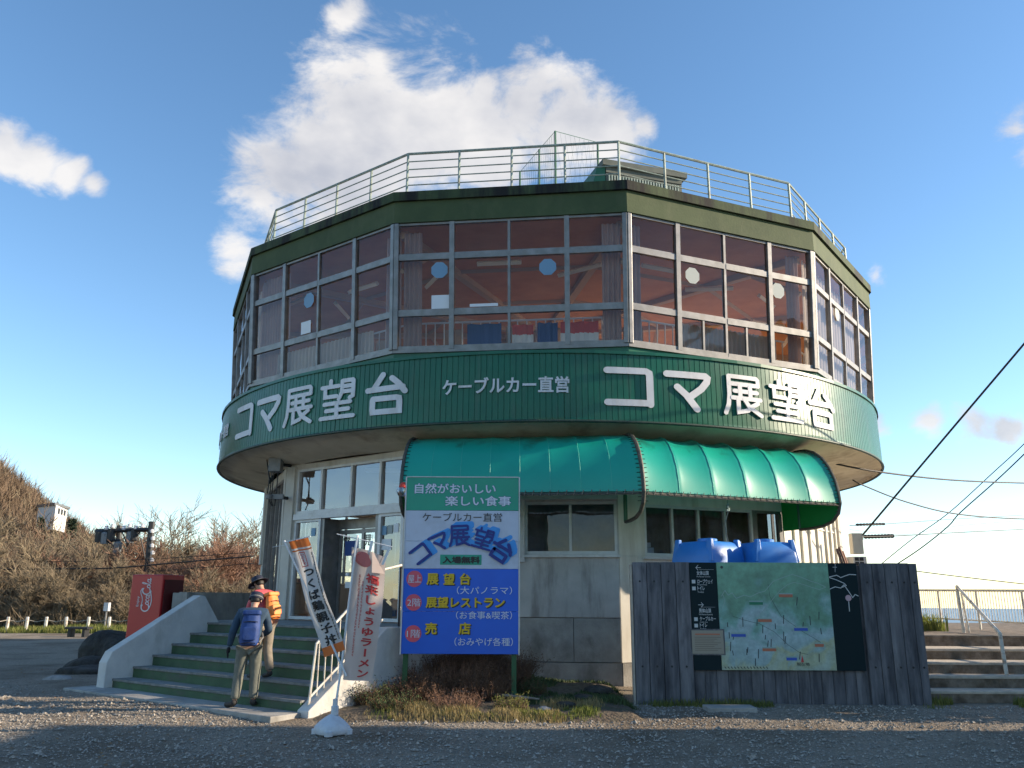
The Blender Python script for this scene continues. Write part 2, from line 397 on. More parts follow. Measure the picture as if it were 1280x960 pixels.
class MB:
    def __init__(self):
        self.v, self.f, self.m = [], [], []

    def add(self, vs, fs, mi=0):
        k = len(self.v)
        self.v += [tuple(p) for p in vs]
        self.f += [tuple(i + k for i in f) for f in fs]
        self.m += [mi] * len(fs)
        return self

    def hexa(self, p, mi=0):
        """8 points: bottom 0-3, top 4-7"""
        return self.add(p, [(3, 2, 1, 0), (4, 5, 6, 7), (0, 1, 5, 4), (1, 2, 6, 5), (2, 3, 7, 6), (3, 0, 4, 7)], mi)

    def box(self, x0, x1, y0, y1, z0, z1, mi=0):
        return self.hexa([(x0, y0, z0), (x1, y0, z0), (x1, y1, z0), (x0, y1, z0), (x0, y0, z1), (x1, y0, z1), (x1, y1, z1), (x0, y1, z1)], mi)

    def obox(self, o, ex, ey, ez, mi=0):
        """box from corner o with edge vectors"""
        o, ex, ey, ez = map(Vector, (o, ex, ey, ez))
        return self.hexa([o, o + ex, o + ex + ey, o + ey, o + ez, o + ex + ez, o + ex + ey + ez, o + ey + ez], mi)

    def quad(self, a, b, c, d, mi=0):
        return self.add([a, b, c, d], [(0, 1, 2, 3)], mi)

    def tube(self, pts, r, n=6, mi=0, cap=True, rs=None):
        pts = [Vector(p) for p in pts]
        rs = rs or [r] * len(pts)
        vs, fs = [], []
        up = Vector((0, 0, 1))
        prev = None
        for i, p in enumerate(pts):
            a = pts[max(0, i - 1)]
            b = pts[min(len(pts) - 1, i + 1)]
            d = (b - a)
            if d.length < 1e-9:
                d = Vector((0, 0, 1))
            d.normalize()
            if prev is None:
                s = d.cross(up if abs(d.z) < .95 else Vector((1, 0, 0))).normalized()
            else:
                s = (prev - d * prev.dot(d))
                s = s.normalized() if s.length > 1e-6 else d.cross(Vector((1, 0, 0))).normalized()
            prev = s
            q = d.cross(s)
            for k in range(n):
                an = 2 * math.pi * k / n
                vs.append(p + (s * math.cos(an) + q * math.sin(an)) * rs[i])
        for i in range(len(pts) - 1):
            for k in range(n):
                k2 = (k + 1) % n
                fs.append((i * n + k, i * n + k2, (i + 1) * n + k2, (i + 1) * n + k))
        if cap:
            fs.append(tuple(reversed(range(n))))
            fs.append(tuple((len(pts) - 1) * n + k for k in range(n)))
        return self.add(vs, fs, mi)

    def lathe(self, c, prof, n=24, mi=0):
        vs, fs = [], []
        for r, z in prof:
            for k in range(n):
                a = 2 * math.pi * k / n
                vs.append((c[0] + r * math.cos(a), c[1] + r * math.sin(a), c[2] + z))
        for i in range(len(prof) - 1):
            for k in range(n):
                k2 = (k + 1) % n
                fs.append((i * n + k, i * n + k2, (i + 1) * n + k2, (i + 1) * n + k))
        return self.add(vs, fs, mi)

    def prism(self, poly, vec, mi=0):
        """extrude a 3-D polygon by a vector"""
        n = len(poly)
        vec = Vector(vec)
        a = [Vector(p) for p in poly]
        b = [p + vec for p in a]
        fs = [tuple(reversed(range(n))), tuple(range(n, 2 * n))] + [(i, (i + 1) % n, n + (i + 1) % n, n + i) for i in range(n)]
        return self.add(a + b, fs, mi)

    def build(self, name, mats, parent=None, loc=None, smooth=False, kind=None):
        if not isinstance(mats, (list, tuple)):
            mats = [mats]
        if parent is not None:
            base = WL[parent.name]
        else:
            base = Vector(loc) if loc is not None else Vector((0, 0, 0))
        me = bpy.data.meshes.new(name)
        v = np.array(self.v, dtype=float) - np.array(base)[None, :]
        me.from_pydata(v.tolist(), [], self.f)
        for m in mats:
            me.materials.append(m)
        if len(mats) > 1:
            me.polygons.foreach_set('material_index', self.m)
        if smooth:
            me.polygons.foreach_set('use_smooth', [True] * len(me.polygons))
        me.update()
        o = bpy.data.objects.new(name, me)
        COL.objects.link(o)
        if parent is not None:
            o.parent = parent
        else:
            o.location = base
        WL[o.name] = Vector(base)
        if kind:
            o['kind'] = kind
        return o


def fixn(o, angle=None):
    """make normals consistent, optional edge-angle shading"""
    import bmesh
    bm = bmesh.new()
    bm.from_mesh(o.data)
    bmesh.ops.recalc_face_normals(bm, faces=bm.faces)
    bm.to_mesh(o.data)
    bm.free()
    return o


def bevel(o, w=.01, seg=2, ang=35):
    b = o.modifiers.new('bevel', 'BEVEL')
    b.width = w
    b.segments = seg
    b.limit_method = 'ANGLE'
    b.angle_limit = R_(ang)
    return o


def tag(o, label=None, cat=None, group=None, kind=None):
    if label:
        o['label'] = label
    if cat:
        o['category'] = cat
    if group:
        o['group'] = group
    if kind:
        o['kind'] = kind
    return o


def thing(name, label, cat, loc=(0, 0, 0), group=None):
    o = bpy.data.objects.new(name, None)
    o.empty_display_size = .2
    COL.objects.link(o)
    o.location = loc
    WL[o.name] = Vector(loc)
    return tag(o, label, cat, group)


def copy_tree(o, parent=None):
    c = o.copy()
    COL.objects.link(c)
    if parent is not None:
        c.parent = parent
    for ch in list(o.children):
        copy_tree(ch, c)
    return c


def inst(src, parent, matrix=None, name=None):
    """another object sharing a mesh"""
    c = bpy.data.objects.new(name or src.name.split('.')[0], src.data)
    COL.objects.link(c)
    c.parent = parent
    if matrix is not None:
        c.matrix_local = matrix
    WL[c.name] = WL[parent.name].copy()
    for m in src.modifiers:
        if m.type == 'BEVEL':
            bevel(c, m.width, m.segments)
    return c


# ---- lettering -----------------------------------------------------------
def text_mesh(body, offset=0.0, extrude=0.0, shear=0.0, res=3):
    c = bpy.data.curves.new('lettering', 'FONT')
    c.body = body
    c.offset = offset
    c.extrude = extrude
    c.shear = shear
    c.resolution_u = res
    o = bpy.data.objects.new('lettering_tmp', c)
    COL.objects.link(o)
    dg = bpy.context.evaluated_depsgraph_get()
    me = bpy.data.meshes.new_from_object(o.evaluated_get(dg))
    v = np.zeros(len(me.vertices) * 3)
    me.vertices.foreach_get('co', v)
    v = v.reshape(-1, 3)
    f = [tuple(p.vertices) for p in me.polygons]
    bpy.data.objects.remove(o)
    bpy.data.curves.remove(c)
    bpy.data.meshes.remove(me)
    return v, f


def text_fit(mb, body, o, ex, ey, off=(0, 0, 0), mi=0, bold=0.0, thick=.004, keep=False):
    """letters filling the box o + ex, o + ey, standing proud by off"""
    extra = 0.0
    if bold > .016:
        extra, bold = bold, 0.0
    else:
        bold = 0.0
    v, f = text_mesh(body, offset=bold, extrude=.5)
    if extra > 0:            # heavier letters: the same letter struck again a hair to each side
        vs_, fs_ = [v], list(f)
        for j, (a_, b_) in enumerate([(extra * math.cos(q_ * .785), extra * math.sin(q_ * .785)) for q_ in range(8)]):
            w_ = v + np.array([a_, b_, 0])
            w_[:, 2] *= 1 - .05 * (j + 1)
            fs_ += [tuple(i_ + len(v) * (j + 1) for i_ in q_) for q_ in f]
            vs_.append(w_)
        v, f = np.concatenate(vs_), fs_
    lo, hi = v.min(0), v.max(0)
    u = (v[:, 0] - lo[0]) / max(hi[0] - lo[0], 1e-6)
    w = (v[:, 1] - lo[1]) / max(hi[1] - lo[1], 1e-6)
    o, ex, ey, off = (np.array(Vector(q)) for q in (o, ex, ey, off))
    n = np.cross(ex, ey)
    n = n / np.linalg.norm(n)
    P = o + off + u[:, None] * ex + w[:, None] * ey + (v[:, 2] + .5)[:, None] * n * thick
    mb.add([tuple(p) for p in P], f, mi)


def textbox(mb, body, x0, y0, x1, y1, Y, mi=0, bold=0.01, lift=.004, thick=.003):
    """letters on an upright board facing the viewer at distance Y, photo box x0..x1,y0..y1"""
    a = at(x0, y1, Y=Y)
    b = at(x1, y1, Y=Y)
    c = at(x0, y0, Y=Y)
    ex = Vector((b.x - a.x, 0, 0))
    ey = Vector((0, 0, c.z - a.z))
    text_fit(mb, body, (a.x, Y - lift, (a.z + b.z) / 2), ex, ey, mi=mi, bold=bold, thick=thick)


G = {
    'コ': [[(.06, .88), (.86, .88), (.93, .84), (.94, .76), (.94, .10)], [(.06, .13), (.90, .13)]],
    'マ': [[(.04, .86), (.90, .86), (.95, .82), (.93, .72), (.80, .55), (.56, .36)], [(.26, .56), (.45, .38), (.68, .06)]],
    '展': [[(.15, .94), (.86, .94), (.90, .90), (.90, .76)], [(.15, .94), (.15, .50), (.12, .25), (.04, .04)], [(.18, .76), (.88, .76)],
          [(.28, .59), (.86, .59)], [(.42, .72), (.42, .43)], [(.68, .72), (.68, .43)], [(.22, .42), (.94, .42)],
          [(.36, .40), (.36, .08), (.60, .14)], [(.52, .40), (.64, .22), (.94, .04)], [(.86, .33), (.68, .23)]],
    '望': [[(.29, .98), (.29, .86)], [(.04, .83), (.52, .83)], [(.14, .82), (.14, .58), (.47, .58)], [(.62, .94), (.62, .66), (.54, .50)],
          [(.62, .94), (.90, .94), (.92, .92), (.92, .54), (.84, .50)], [(.64, .80), (.90, .80)], [(.64, .67), (.90, .67)],
          [(.14, .40), (.86, .40)], [(.20, .23), (.82, .23)], [(.05, .05), (.95, .05)], [(.50, .39), (.50, .07)]],
    '台': [[(.42, .96), (.20, .62)], [(.06, .60), (.60, .62), (.90, .63)], [(.64, .86), (.80, .72), (.95, .52)],
          [(.20, .38), (.76, .38), (.82, .36), (.83, .30), (.83, .06), (.20, .06), (.19, .12), (.19, .34), (.20, .38)]],
}


def stroke_slab(mb, pts, w, fn, thick, mi=0, maxseg=None):
    """one brush stroke with round ends; fn(u, v, h) places it in space"""
    P = [np.array(p, float) for p in pts]
    if maxseg:
        Q = [P[0]]
        for a, b in zip(P, P[1:]):
            k = max(1, int(math.ceil(np.linalg.norm(b - a) / maxseg)))
            for j in range(1, k + 1):
                Q.append(a + (b - a) * j / k)
        P = Q
    n = len(P)
    Lf, Rt = [], []
    for i in range(n):
        d1 = P[i] - P[i - 1] if i > 0 else P[1] - P[0]
        d2 = P[i + 1] - P[i] if i < n - 1 else d1
        d1 = d1 / (np.linalg.norm(d1) + 1e-9)
        d2 = d2 / (np.linalg.norm(d2) + 1e-9)
        a, b = np.array([-d1[1], d1[0]]), np.array([-d2[1], d2[0]])
        m = a + b
        ml = np.linalg.norm(m)
        m = a if ml < .3 else m / ml
        k = min(1 / max(m @ a, .5), 1.5)
        Lf.append(P[i] + m * k * w / 2)
        Rt.append(P[i] - m * k * w / 2)
    d = P[-1] - P[-2]
    a0 = math.atan2(d[1], d[0])
    cap = [P[-1] + w / 2 * np.array([math.cos(a0 - math.pi / 2 + t), math.sin(a0 - math.pi / 2 + t)]) for t in (.5, 1.05, 1.57, 2.1, 2.64)]
    d = P[0] - P[1]
    a0 = math.atan2(d[1], d[0])
    cap0 = [P[0] + w / 2 * np.array([math.cos(a0 - math.pi / 2 + t), math.sin(a0 - math.pi / 2 + t)]) for t in (.5, 1.05, 1.57, 2.1, 2.64)]
    V, F_ = [], []
    for h in (0, thick):
        for p in Lf + Rt + cap + cap0:
            V.append(fn(p[0], p[1], h))
    T = 2 * n + 10
    for o in (0, T):
        for i in range(n - 1):
            F_.append((o + i, o + n + i, o + n + i + 1, o + i + 1))
        F_.append((o + n - 1, o + 2 * n - 1, *[o + 2 * n + k for k in range(5)]))
        F_.append((o + n, o + 0, *[o + 2 * n + 5 + k for k in range(5)]))
    ring = list(range(n, 2 * n)) + [2 * n + k for k in range(5)] + list(range(n - 1, -1, -1)) + [2 * n + 5 + k for k in range(5)]
    for i in range(len(ring)):
        a, b = ring[i], ring[(i + 1) % len(ring)]
        F_.append((a, b, b + T, a + T))
    mb.add(V, F_, mi)


def glyph(mb, ch, w, fn, thick=.02, mi=0, maxseg=None):
    for i, s in enumerate(G[ch]):
        stroke_slab(mb, s, w, fn, thick + i * .0012, mi, maxseg)

# ================================================================== world fix: below the horizon keep the horizon colour
sx = N('ShaderNodeSeparateXYZ')
L(tc.outputs['Generated'], sx.inputs[0])
mz = N('ShaderNodeMath', operation='MAXIMUM')
mz.inputs[1].default_value = 0.006
L(sx.outputs[2], mz.inputs[0])
cx_ = N('ShaderNodeCombineXYZ')
L(sx.outputs[0], cx_.inputs[0])
L(sx.outputs[1], cx_.inputs[1])
L(mz.outputs[0], cx_.inputs[2])
L(cx_.outputs[0], sky.inputs['Vector'])

# ================================================================== ground
def sst(a, b, x):
    t = np.clip((x - a) / (b - a), 0, 1)
    return t * t * (3 - 2 * t)


def noise2(x, y, s=1.0, seed=0):
    r = np.random.default_rng(seed)
    o = 0
    for k in range(5):
        a = r.uniform(0, 6.28, 4)
        f = s * 1.9 ** k
        o = o + (np.sin(x * f * math.cos(a[0]) + y * f * math.sin(a[0]) + a[1]) * np.sin(x * f * math.cos(a[2]) + y * f * math.sin(a[2]) + a[3])) / 1.7 ** k
    return o / 2


def ground_h(x, y):
    x = np.asarray(x, float)
    y = np.asarray(y, float)
    z = .1 * sst(9.6, 12.0, y) + .012 * noise2(x, y, 1.3, 3) + .006 * noise2(x, y, 5, 4)
    # planted mound against the front wall
    d = np.exp(-((x + .5) / 2.1) ** 2) * sst(12.3, 13.6, y) * (1 - sst(16, 17, y))
    z = z + .10 * d
    ye = 24 + 14 * (1 - sst(-6, 2, x))
    z = z - 60 * sst(0, 130, y - ye) - 1.2 * sst(0, 3, y - ye)
    z = z - 40 * sst(30, 120, x) - 50 * sst(40, 150, -y)
    return z


def axis(segs):
    o = []
    for a, b, n in segs:
        o += list(np.linspace(a, b, n, endpoint=False))
    o.append(segs[-1][1])
    return np.array(o)


def grid_obj(name, xs, ys, hf, m, kind='structure', smooth=True):
    X, Y = np.meshgrid(xs, ys)
    Z = hf(X, Y)
    V = np.stack([X, Y, Z], -1).reshape(-1, 3)
    nx, ny = len(xs), len(ys)
    i = np.arange(nx * ny).reshape(ny, nx)
    Fq = np.stack([i[:-1, :-1], i[:-1, 1:], i[1:, 1:], i[1:, :-1]], -1).reshape(-1, 4)
    b = MB()
    b.v, b.f, b.m = V.tolist(), Fq.tolist(), [0] * len(Fq)
    return b.build(name, m, kind=kind, smooth=smooth)


ground = grid_obj('ground', axis([(-170, -30, 30), (-30, -11, 40), (-11, 11, 150), (11, 40, 40), (40, 170, 20)]),
                  axis([(-150, 0, 20), (0, 7, 14), (7, 17, 80), (17, 45, 50), (45, 170, 25)]), ground_h, M['gravel'])
b = MB()
nseg = 96
b.add([(0, 0, -250)] + [(26000 * math.cos(2 * math.pi * k / nseg), 26000 * math.sin(2 * math.pi * k / nseg), -250) for k in range(nseg)],
      [(0, 1 + k, 1 + (k + 1) % nseg) for k in range(nseg)])
b.build('far_plain', M['sea'], kind='structure')  # 'sea' is the plain's blue with distant haze put into the colour


def hill_h(x, y):
    r = 6 + np.interp(x, [-260, -120, -97, -88, -80, -70, -52, -30, 0], [60, 38, 27, 19, 11.5, 4.5, 1.0, -1, -3]) + 1.2 * noise2(x, y, .05, 9) * (1 - sst(-60, -40, x)) + .8 * noise2(x, y, .25, 8)
    z = -6 + r * sst(62, 122, y) * (1 - .6 * sst(128, 220, y)) 
    return z - 8 * sst(-50, 20, x) - 25 * sst(10, 80, x)


hill = grid_obj('hillside', axis([(-260, -110, 40), (-110, -30, 60), (-30, 60, 20)]), axis([(44, 130, 60), (130, 300, 34)]), hill_h, M['hill'])

# ================================================================== round lookout building
TX, TY, PH = 0.8996, 22.0, 0.1409
TC = Vector((TX, TY, 0))
RG = 7.2
S15, C15 = math.sin(R_(15)), math.cos(R_(15))
LG = 2 * RG * S15


def fang(i):
    return PH + (i - 3 + .5) * math.pi / 6


def FP(i, t, d, z, R=RG):
    m = fang(i)
    n = Vector((math.sin(m), -math.cos(m), 0))
    e = Vector((math.cos(m), math.sin(m), 0))
    c = Vector((TX, TY, 0)) + n * (R * C15) - e * (R * S15)
    p = c + e * t + n * d
    p.z = z
    return p


def fbox(mb, i, t0, t1, d0, d1, z0, z1, R=RG, mi=0):
    return mb.hexa([FP(i, t0, d1, z0, R), FP(i, t1, d1, z0, R), FP(i, t1, d0, z0, R), FP(i, t0, d0, z0, R),
                    FP(i, t0, d1, z1, R), FP(i, t1, d1, z1, R), FP(i, t1, d0, z1, R), FP(i, t0, d0, z1, R)], mi)


def Ru(z):
    return 8.217 + (z - 5.93) * .0543


LU = 2 * Ru(7.15) * S15


def UP(i, s, d, z):
    """upper storey face point; s in metres at mid height, the glass wall leans outward"""
    R = Ru(z)
    k = R / Ru(7.15)
    return FP(i, s * k, d, z, R)


def ubox(mb, i, t0, t1, d0, d1, z0, z1, mi=0):
    return mb.hexa([UP(i, t0, d1, z0), UP(i, t1, d1, z0), UP(i, t1, d0, z0), UP(i, t0, d0, z0),
                    UP(i, t0, d1, z1), UP(i, t1, d1, z1), UP(i, t1, d0, z1), UP(i, t0, d0, z1)], mi)


def poly12(R, z, off=0.0):
    return [(TX + R * math.sin(PH + (k - 3) * math.pi / 6 + off), TY - R * math.cos(PH + (k - 3) * math.pi / 6 + off), z) for k in range(12)]


tower = thing('lookout_building', 'round two storey lookout building with green lettered band and glazed upper floor', 'building', TC)
WT = 4.29
# ---- ground floor walls
ring = [(0, .56, 3.73 - .3)]
specs = {1: [(.30, 3.45, 1.12, 4.18)], 2: [(.25, 1.93, 2.33, 3.27), (2.05, 3.70, 2.33, 3.27)], 3: [(.54, 3.72, 2.31, 3.24)], 4: [], 0: [(.35, 3.4, 1.6, 4.1)]}
for k in range(5, 12):
    specs[k] = [(.4, 3.33, 1.9, 4.0)]
wallmat = {1: M['cream'], 2: M['greywall'], 3: M['greywall'], 4: M['whitewall'], 0: M['cream']}
for i in range(12):
    ops = specs[i]
    wm = wallmat.get(i, M['cream'])
    D = -.16
    upper = MB()
    if i == 4:
        fbox(upper, i, 0, LG, D, 0, 1.245, WT)
    else:
        zt = max(o[3] for o in ops)
        fbox(upper, i, 0, LG, D, 0, zt, WT)
        zs = min(o[2] for o in ops)
        t = 0
        for o in ops:
            fbox(upper, i, t, o[0], D, 0, zs, zt)
            t = o[1]
        fbox(upper, i, t, LG, D, 0, zs, zt)
    upper.build('wall', M['cream'] if i in (0, 1) else (M['whitewall'] if i in (3, 4) else wm), tower)
    if i == 2:
        for (a, c) in ((0.006, 1.86), (1.868, LG - .006)):
            p = MB()
            fbox(p, i, a, c, D, .012, 1.25, 2.30)
            bevel(p.build('wall_panel', M['greywall'], tower), .006)
        for (a, c) in ((0.006, 2.9), (2.908, LG - .006)):
            p = MB()
            fbox(p, i, a, c, D, .010, .51, 1.24)
            bevel(p.build('wall_panel', M['plinth'], tower), .006)
        p = MB()
        fbox(p, i, 0, LG, D, .03, -.6, .50)
        fbox(p, i, 0, LG, D - .03, D + .02, .5, 2.33)
        p.build('plinth', M['plinth'], tower)
    elif i != 1 and i != 4:
        p = MB()
        fbox(p, i, 0, LG, D, 0.006, .51, min(o[2] for o in ops) - .002)
        p.build('wall', wm if i != 3 else M['whitewall'], tower)
        p = MB()
        fbox(p, i, 0, LG, D, .03, -3.6, .50)
        p.build('plinth', M['plinth'], tower)
    else:
        p = MB()
        fbox(p, i, 0, LG, D, .012, -.6, 1.11 if i == 1 else 1.24)
        p.build('plinth', M['plinth'], tower)
# ribs on the sunny side wall and post covers
for t in (.50, .96, 1.48, 2.0, 2.6, 2.95, 3.3):
    p = MB()
    fbox(p, 4, t - .035, t + .035, .001, .05, 1.26, 4.2)
    p.build('wall_batten', M['whitewall'], tower)
for z in (3.02,):
    p = MB()
    fbox(p, 4, 1.0, 3.26, .001, .025, z, z + .03)
    p.build('wall_strip', M['whitewall'], tower)
for i in range(12):
    c = MB()
    a = PH + (i - 3) * math.pi / 6
    z1, z0 = WT - .05, (1.13 if i in (1, 2) else 2.34)
    if i in (0, 1, 5):
        w = .27 if i != 5 else .2
        fbox(c, i, .002, w, .0, .055, z0, z1)
        fbox(c, (i - 1) % 12, LG - w, LG - .002, .0, .055, z0, z1)
        c.build('corner_column', M['cream'], tower)


def lower_window(i, t0, t1, z0, z1, xs, gm, fr=M['alu'], w=.045, d=-.06, sill=True):
    f = MB()
    fbox(f, i, t0, t1, d - .03, d + .05, z1 - .05, z1)
    fbox(f, i, t0, t1, d - .03, d + .05, z0, z0 + .06)
    xs = [t0] + list(xs) + [t1]
    for k, x in enumerate(xs):
        a, c = (x, x + w) if k == 0 else ((x - w, x) if k == len(xs) - 1 else (x - w / 2, x + w / 2))
        fbox(f, i, a, c, d - .028, d + .055, z0 + .06, z1 - .05)
    if sill:
        fbox(f, i, t0 - .05, t1 + .05, .001, .07, z0 - .05, z0 - .005)
    fo = f.build('window', fr, tower)
    for a, c in zip(xs, xs[1:]):
        g = MB()
        g.quad(FP(i, a + .01, d, z0 + .04), FP(i, c - .01, d, z0 + .04), FP(i, c - .01, d, z1 - .03), FP(i, a + .01, d, z1 - .03))
        g.build('pane', gm, fo)
    return fo


lower_window(2, .25, 1.93, 2.33, 3.27, [1.08], M['glass_dark'], M['alu_white'])
lower_window(2, 2.05, 3.70, 2.33, 3.27, [2.87], M['glass_dark'], M['alu_white'])
p = MB()
fbox(p, 2, 1.93, 2.05, -.05, .06, 2.20, 3.5)
p.build('window_post', M['alu_white'], tower)
p = MB()
fbox(p, 2, .2, 3.72, .002, .09, 3.30, 3.38)
p.build('window_hood', M['alu_white'], tower)
lower_window(3, .54, 2.98, 2.31, 3.24, [1.15, 1.73, 2.34], M['glass_dark'], M['alu_white'])
lower_window(3, 2.99, 3.72, 2.31, 3.24, [], M['glass_dark'], M['alu'], w=.10)
for i in [0] + list(range(5, 12)):
    o = specs[i][0]
    lower_window(i, o[0], o[1], o[2], o[3], [o[0] + (o[1] - o[0]) * k / 4 for k in (1, 2, 3)], M['glass_dn'])
for (i, t0, t1, z0, z1, m, dd) in ((2, .2, 3.72, 2.2, 3.4, 'backing_grey', -.75), (3, .5, 3.72, 2.2, 3.35, 'blind_brown', -.45)):  # grey sheet added to block the bright far windows; brown one is a curtain
    n = 60
    V = []
    for z in (z0, z1):
        for k in range(n + 1):
            V.append(FP(i, t0 + (t1 - t0) * k / n, dd + .03 * math.sin(k * 1.1) + .02 * math.sin(k * .37), z))
    p = MB()
    p.add(V, [(k, k + 1, n + 2 + k, n + 1 + k) for k in range(n)])
    p.build('curtain', M[m], tower, smooth=True)
p = MB()
fbox(p, 3, .56, .85, -.42, -.2, 2.35, 2.48)
fbox(p, 3, .56, .80, -.42, -.22, 2.49, 2.57)
p.build('stacked_boxes', M['paper'], tower)
# ---- entrance front
lower_window(1, .30, 3.45, 3.24, 4.18, [1.07, 1.96, 2.78], M['glass_dn'], M['alu_white'], w=.055, sill=False)
p = MB()
fbox(p, 1, .28, 3.47, -.11, .03, 3.12, 3.238)
p.build('door_lintel', M['alu_white'], tower)
lower_window(1, .30, 1.12, 1.14, 3.118, [], M['glass_dn'], M['alu_white'], w=.06, sill=False)
lower_window(1, 2.78, 3.45, 1.14, 3.118, [], M['glass_dn'], M['alu_white'], w=.07, sill=False)
p = MB()
for t in (1.13, 2.68):
    fbox(p, 1, t, t + .08, -.5, -.03, 1.13, 3.118)
fbox(p, 1, 1.21, 2.68, -.5, -.42, 2.92, 3.118)
p.build('door_frame', M['alu'], tower)
for (a, c, d) in ((1.22, 1.96, -.46), (1.94, 2.67, -.40)):
    f = MB()
    fbox(f, 1, a, a + .07, d - .02, d + .02, 1.14, 2.9)
    fbox(f, 1, c - .07, c, d - .02, d + .02, 1.14, 2.9)
    for (z0, z1) in ((1.14, 1.26), (1.98, 2.06), (2.82, 2.9)):
        fbox(f, 1, a + .07, c - .07, d - .018, d + .018, z0, z1)
    dr = f.build('door', M['alu'], tower)
    g = MB()
    g.quad(FP(1, a + .05, d, 1.2), FP(1, c - .05, d, 1.2), FP(1, c - .05, d, 2.86), FP(1, a + .05, d, 2.86))
    g.build('pane', M['glass_dn'], dr)
# posters and letters on the entrance glass
for (t, z, w, h, m) in ((.86, 2.78, .13, .16, 'sticker'), (2.90, 2.72, .14, .17, 'sticker'), (3.06, 2.74, .13, .16, 'sticker2'), (3.22, 2.76, .13, .16, 'paper'),
                        (2.98, 2.44, .26, .20, 'paper'), (1.62, 2.38, .40, .30, 'bluecloth'), (1.60, 1.75, .24, .12, 'paper')):
    d = -.055 if t < 1.1 or t > 2.8 else -.43
    p = MB()
    fbox(p, 1, t - w / 2, t + w / 2, d + .003, d + .006, z, z + h)
    p.build('poster', M[m], tower)
p = MB()
for ch, t in (('営', 1.36), ('見', 2.04)):
    o = FP(1, t, -.43 if t < 1.9 else -.37, 2.56)
    text_fit(p, ch, o, FP(1, t + .2, 0, 0) - FP(1, t, 0, 0), (0, 0, .22), bold=.02)
p.build('glass_lettering', M['black'], tower)
# threshold / ground interior
p = MB()
pts = poly12(RG - .18, 1.0)
p.prism(pts, (0, 0, .115))
p.build('shop_floor', M['floor_in'], tower)
p = MB()
p.prism(poly12(RG - .17, 4.235), (0, 0, .05))
p.build('shop_ceiling', M['int_wall'], tower)
for k in range(5):
    p = MB()
    y = TY - 4.6 + k * 2.2
    p.box(TX - 4.0 + .3 * k, TX + 3.6 - .3 * k, y - .09, y + .09, 4.15, 4.22)
    p.build('lamp_strip', M['tube'], tower)
for (x, y, w, d, h, lab) in ((-3.2, 19.4, 1.8, .5, 1.3, 'shop shelf nearest the entrance door, seen through its glass'), (-1.0, 21.2, 2.2, .5, 1.4, 'shop shelf in the middle of the ground floor'),
                          (1.6, 19.0, 2.6, .5, 1.5, 'shop shelf behind the ground floor windows under the awning'), (-2.5, 23.4, 2.2, .5, 1.5, 'shop shelf farthest inside the ground floor')):
    s = thing('shop_shelf', lab, 'shelf', (x, y, 1.115), group='shelves inside the shop')
    p = MB()
    for k in range(4):
        p.box(x, x + w, y, y + d, 1.115 + k * h / 3.6, 1.15 + k * h / 3.6)
    for xx in (x - .03, x + w):
        p.box(xx, xx + .03, y, y + d, 1.115, 1.115 + h)
    p.build('rack', M['wood_in'], s)
    q = MB()
    for k in range(3):
        xx = x + .05
        while xx < x + w - .3:
            ww = random.uniform(.12, .25)
            q.box(xx, xx + ww, y + .05, y + d - .08, 1.152 + k * h / 3.6, 1.152 + k * h / 3.6 + random.uniform(.12, .28), random.choice((0, 1, 2)))
            xx += ww + .03
    q.build('goods', [M['paper'], M['redcloth'], M['bluecloth']], s)

# ---- soffit, sign band
RB0, RB1 = 8.275, 8.262
ZB0, ZB1 = 4.509, 5.745
p = MB()
nn = 96
V, F_ = [], []
for (R, z) in ((RB0 - .03, ZB0 - .01), (RB0 - .10, ZB0 + .02), (7.9, 4.44), (RG - .1, 4.29)):
    for k in range(nn):
        a = 2 * math.pi * k / nn
        V.append((TX + R * math.sin(a), TY - R * math.cos(a), z))
for j in range(3):
    for k in range(nn):
        F_.append((j * nn + k, j * nn + (k + 1) % nn, (j + 1) * nn + (k + 1) % nn, (j + 1) * nn + k))
p.add(V, F_)
p.build('soffit', M['soffit'], tower, smooth=True)
# ribbed cladding in 24 sheets
NR = 21
SH = 24
for sct in range(SH):
    V, F_ = [], []
    a0 = 2 * math.pi * sct / SH + .0002
    a1 = 2 * math.pi * (sct + 1) / SH - .0002
    angs, rr = [], []
    for k in range(NR):
        u0 = a0 + (a1 - a0) * k / NR
        du = (a1 - a0) / NR
        for (f, h) in ((0, 0), (.86, 0), (.90, -.009), (.96, -.009)):
            angs.append(u0 + du * f)
            rr.append(h)
    angs.append(a1)
    rr.append(0)
    jit = random.uniform(-.003, .003)
    zz = [ZB0, ZB0 + .05, ZB0 + .35, ZB0 + .62, ZB0 + .9, ZB1 - .06, ZB1]
    for j, z in enumerate(zz):
        for k, (a, h) in enumerate(zip(angs, rr)):
            dent = .006 * math.sin(a * 23 + z * 2.3 + sct) * math.sin(z * 3.1 + a * 9) if 0 < j < len(zz) - 1 else 0
            R = RB0 + (RB1 - RB0) * (z - ZB0) / (ZB1 - ZB0) + h + dent + jit
            V.append((TX + R * math.sin(a), TY - R * math.cos(a), z))
    n = len(angs)
    for j in range(len(zz) - 1):
        for k in range(n - 1):
            F_.append((j * n + k, j * n + k + 1, (j + 1) * n + k + 1, (j + 1) * n + k))
    p = MB()
    p.add(V, F_)
    p.build('sign_band_sheet', M['band'], tower)


def ring_tube(name, R, z, r, m, n=120, prof=6):
    p = MB()
    pts = [(TX + R * math.sin(2 * math.pi * k / n), TY - R * math.cos(2 * math.pi * k / n), z) for k in range(n + 1)]
    p.tube(pts, r, n=prof, cap=False)
    return p.build(name, m, tower, smooth=True)


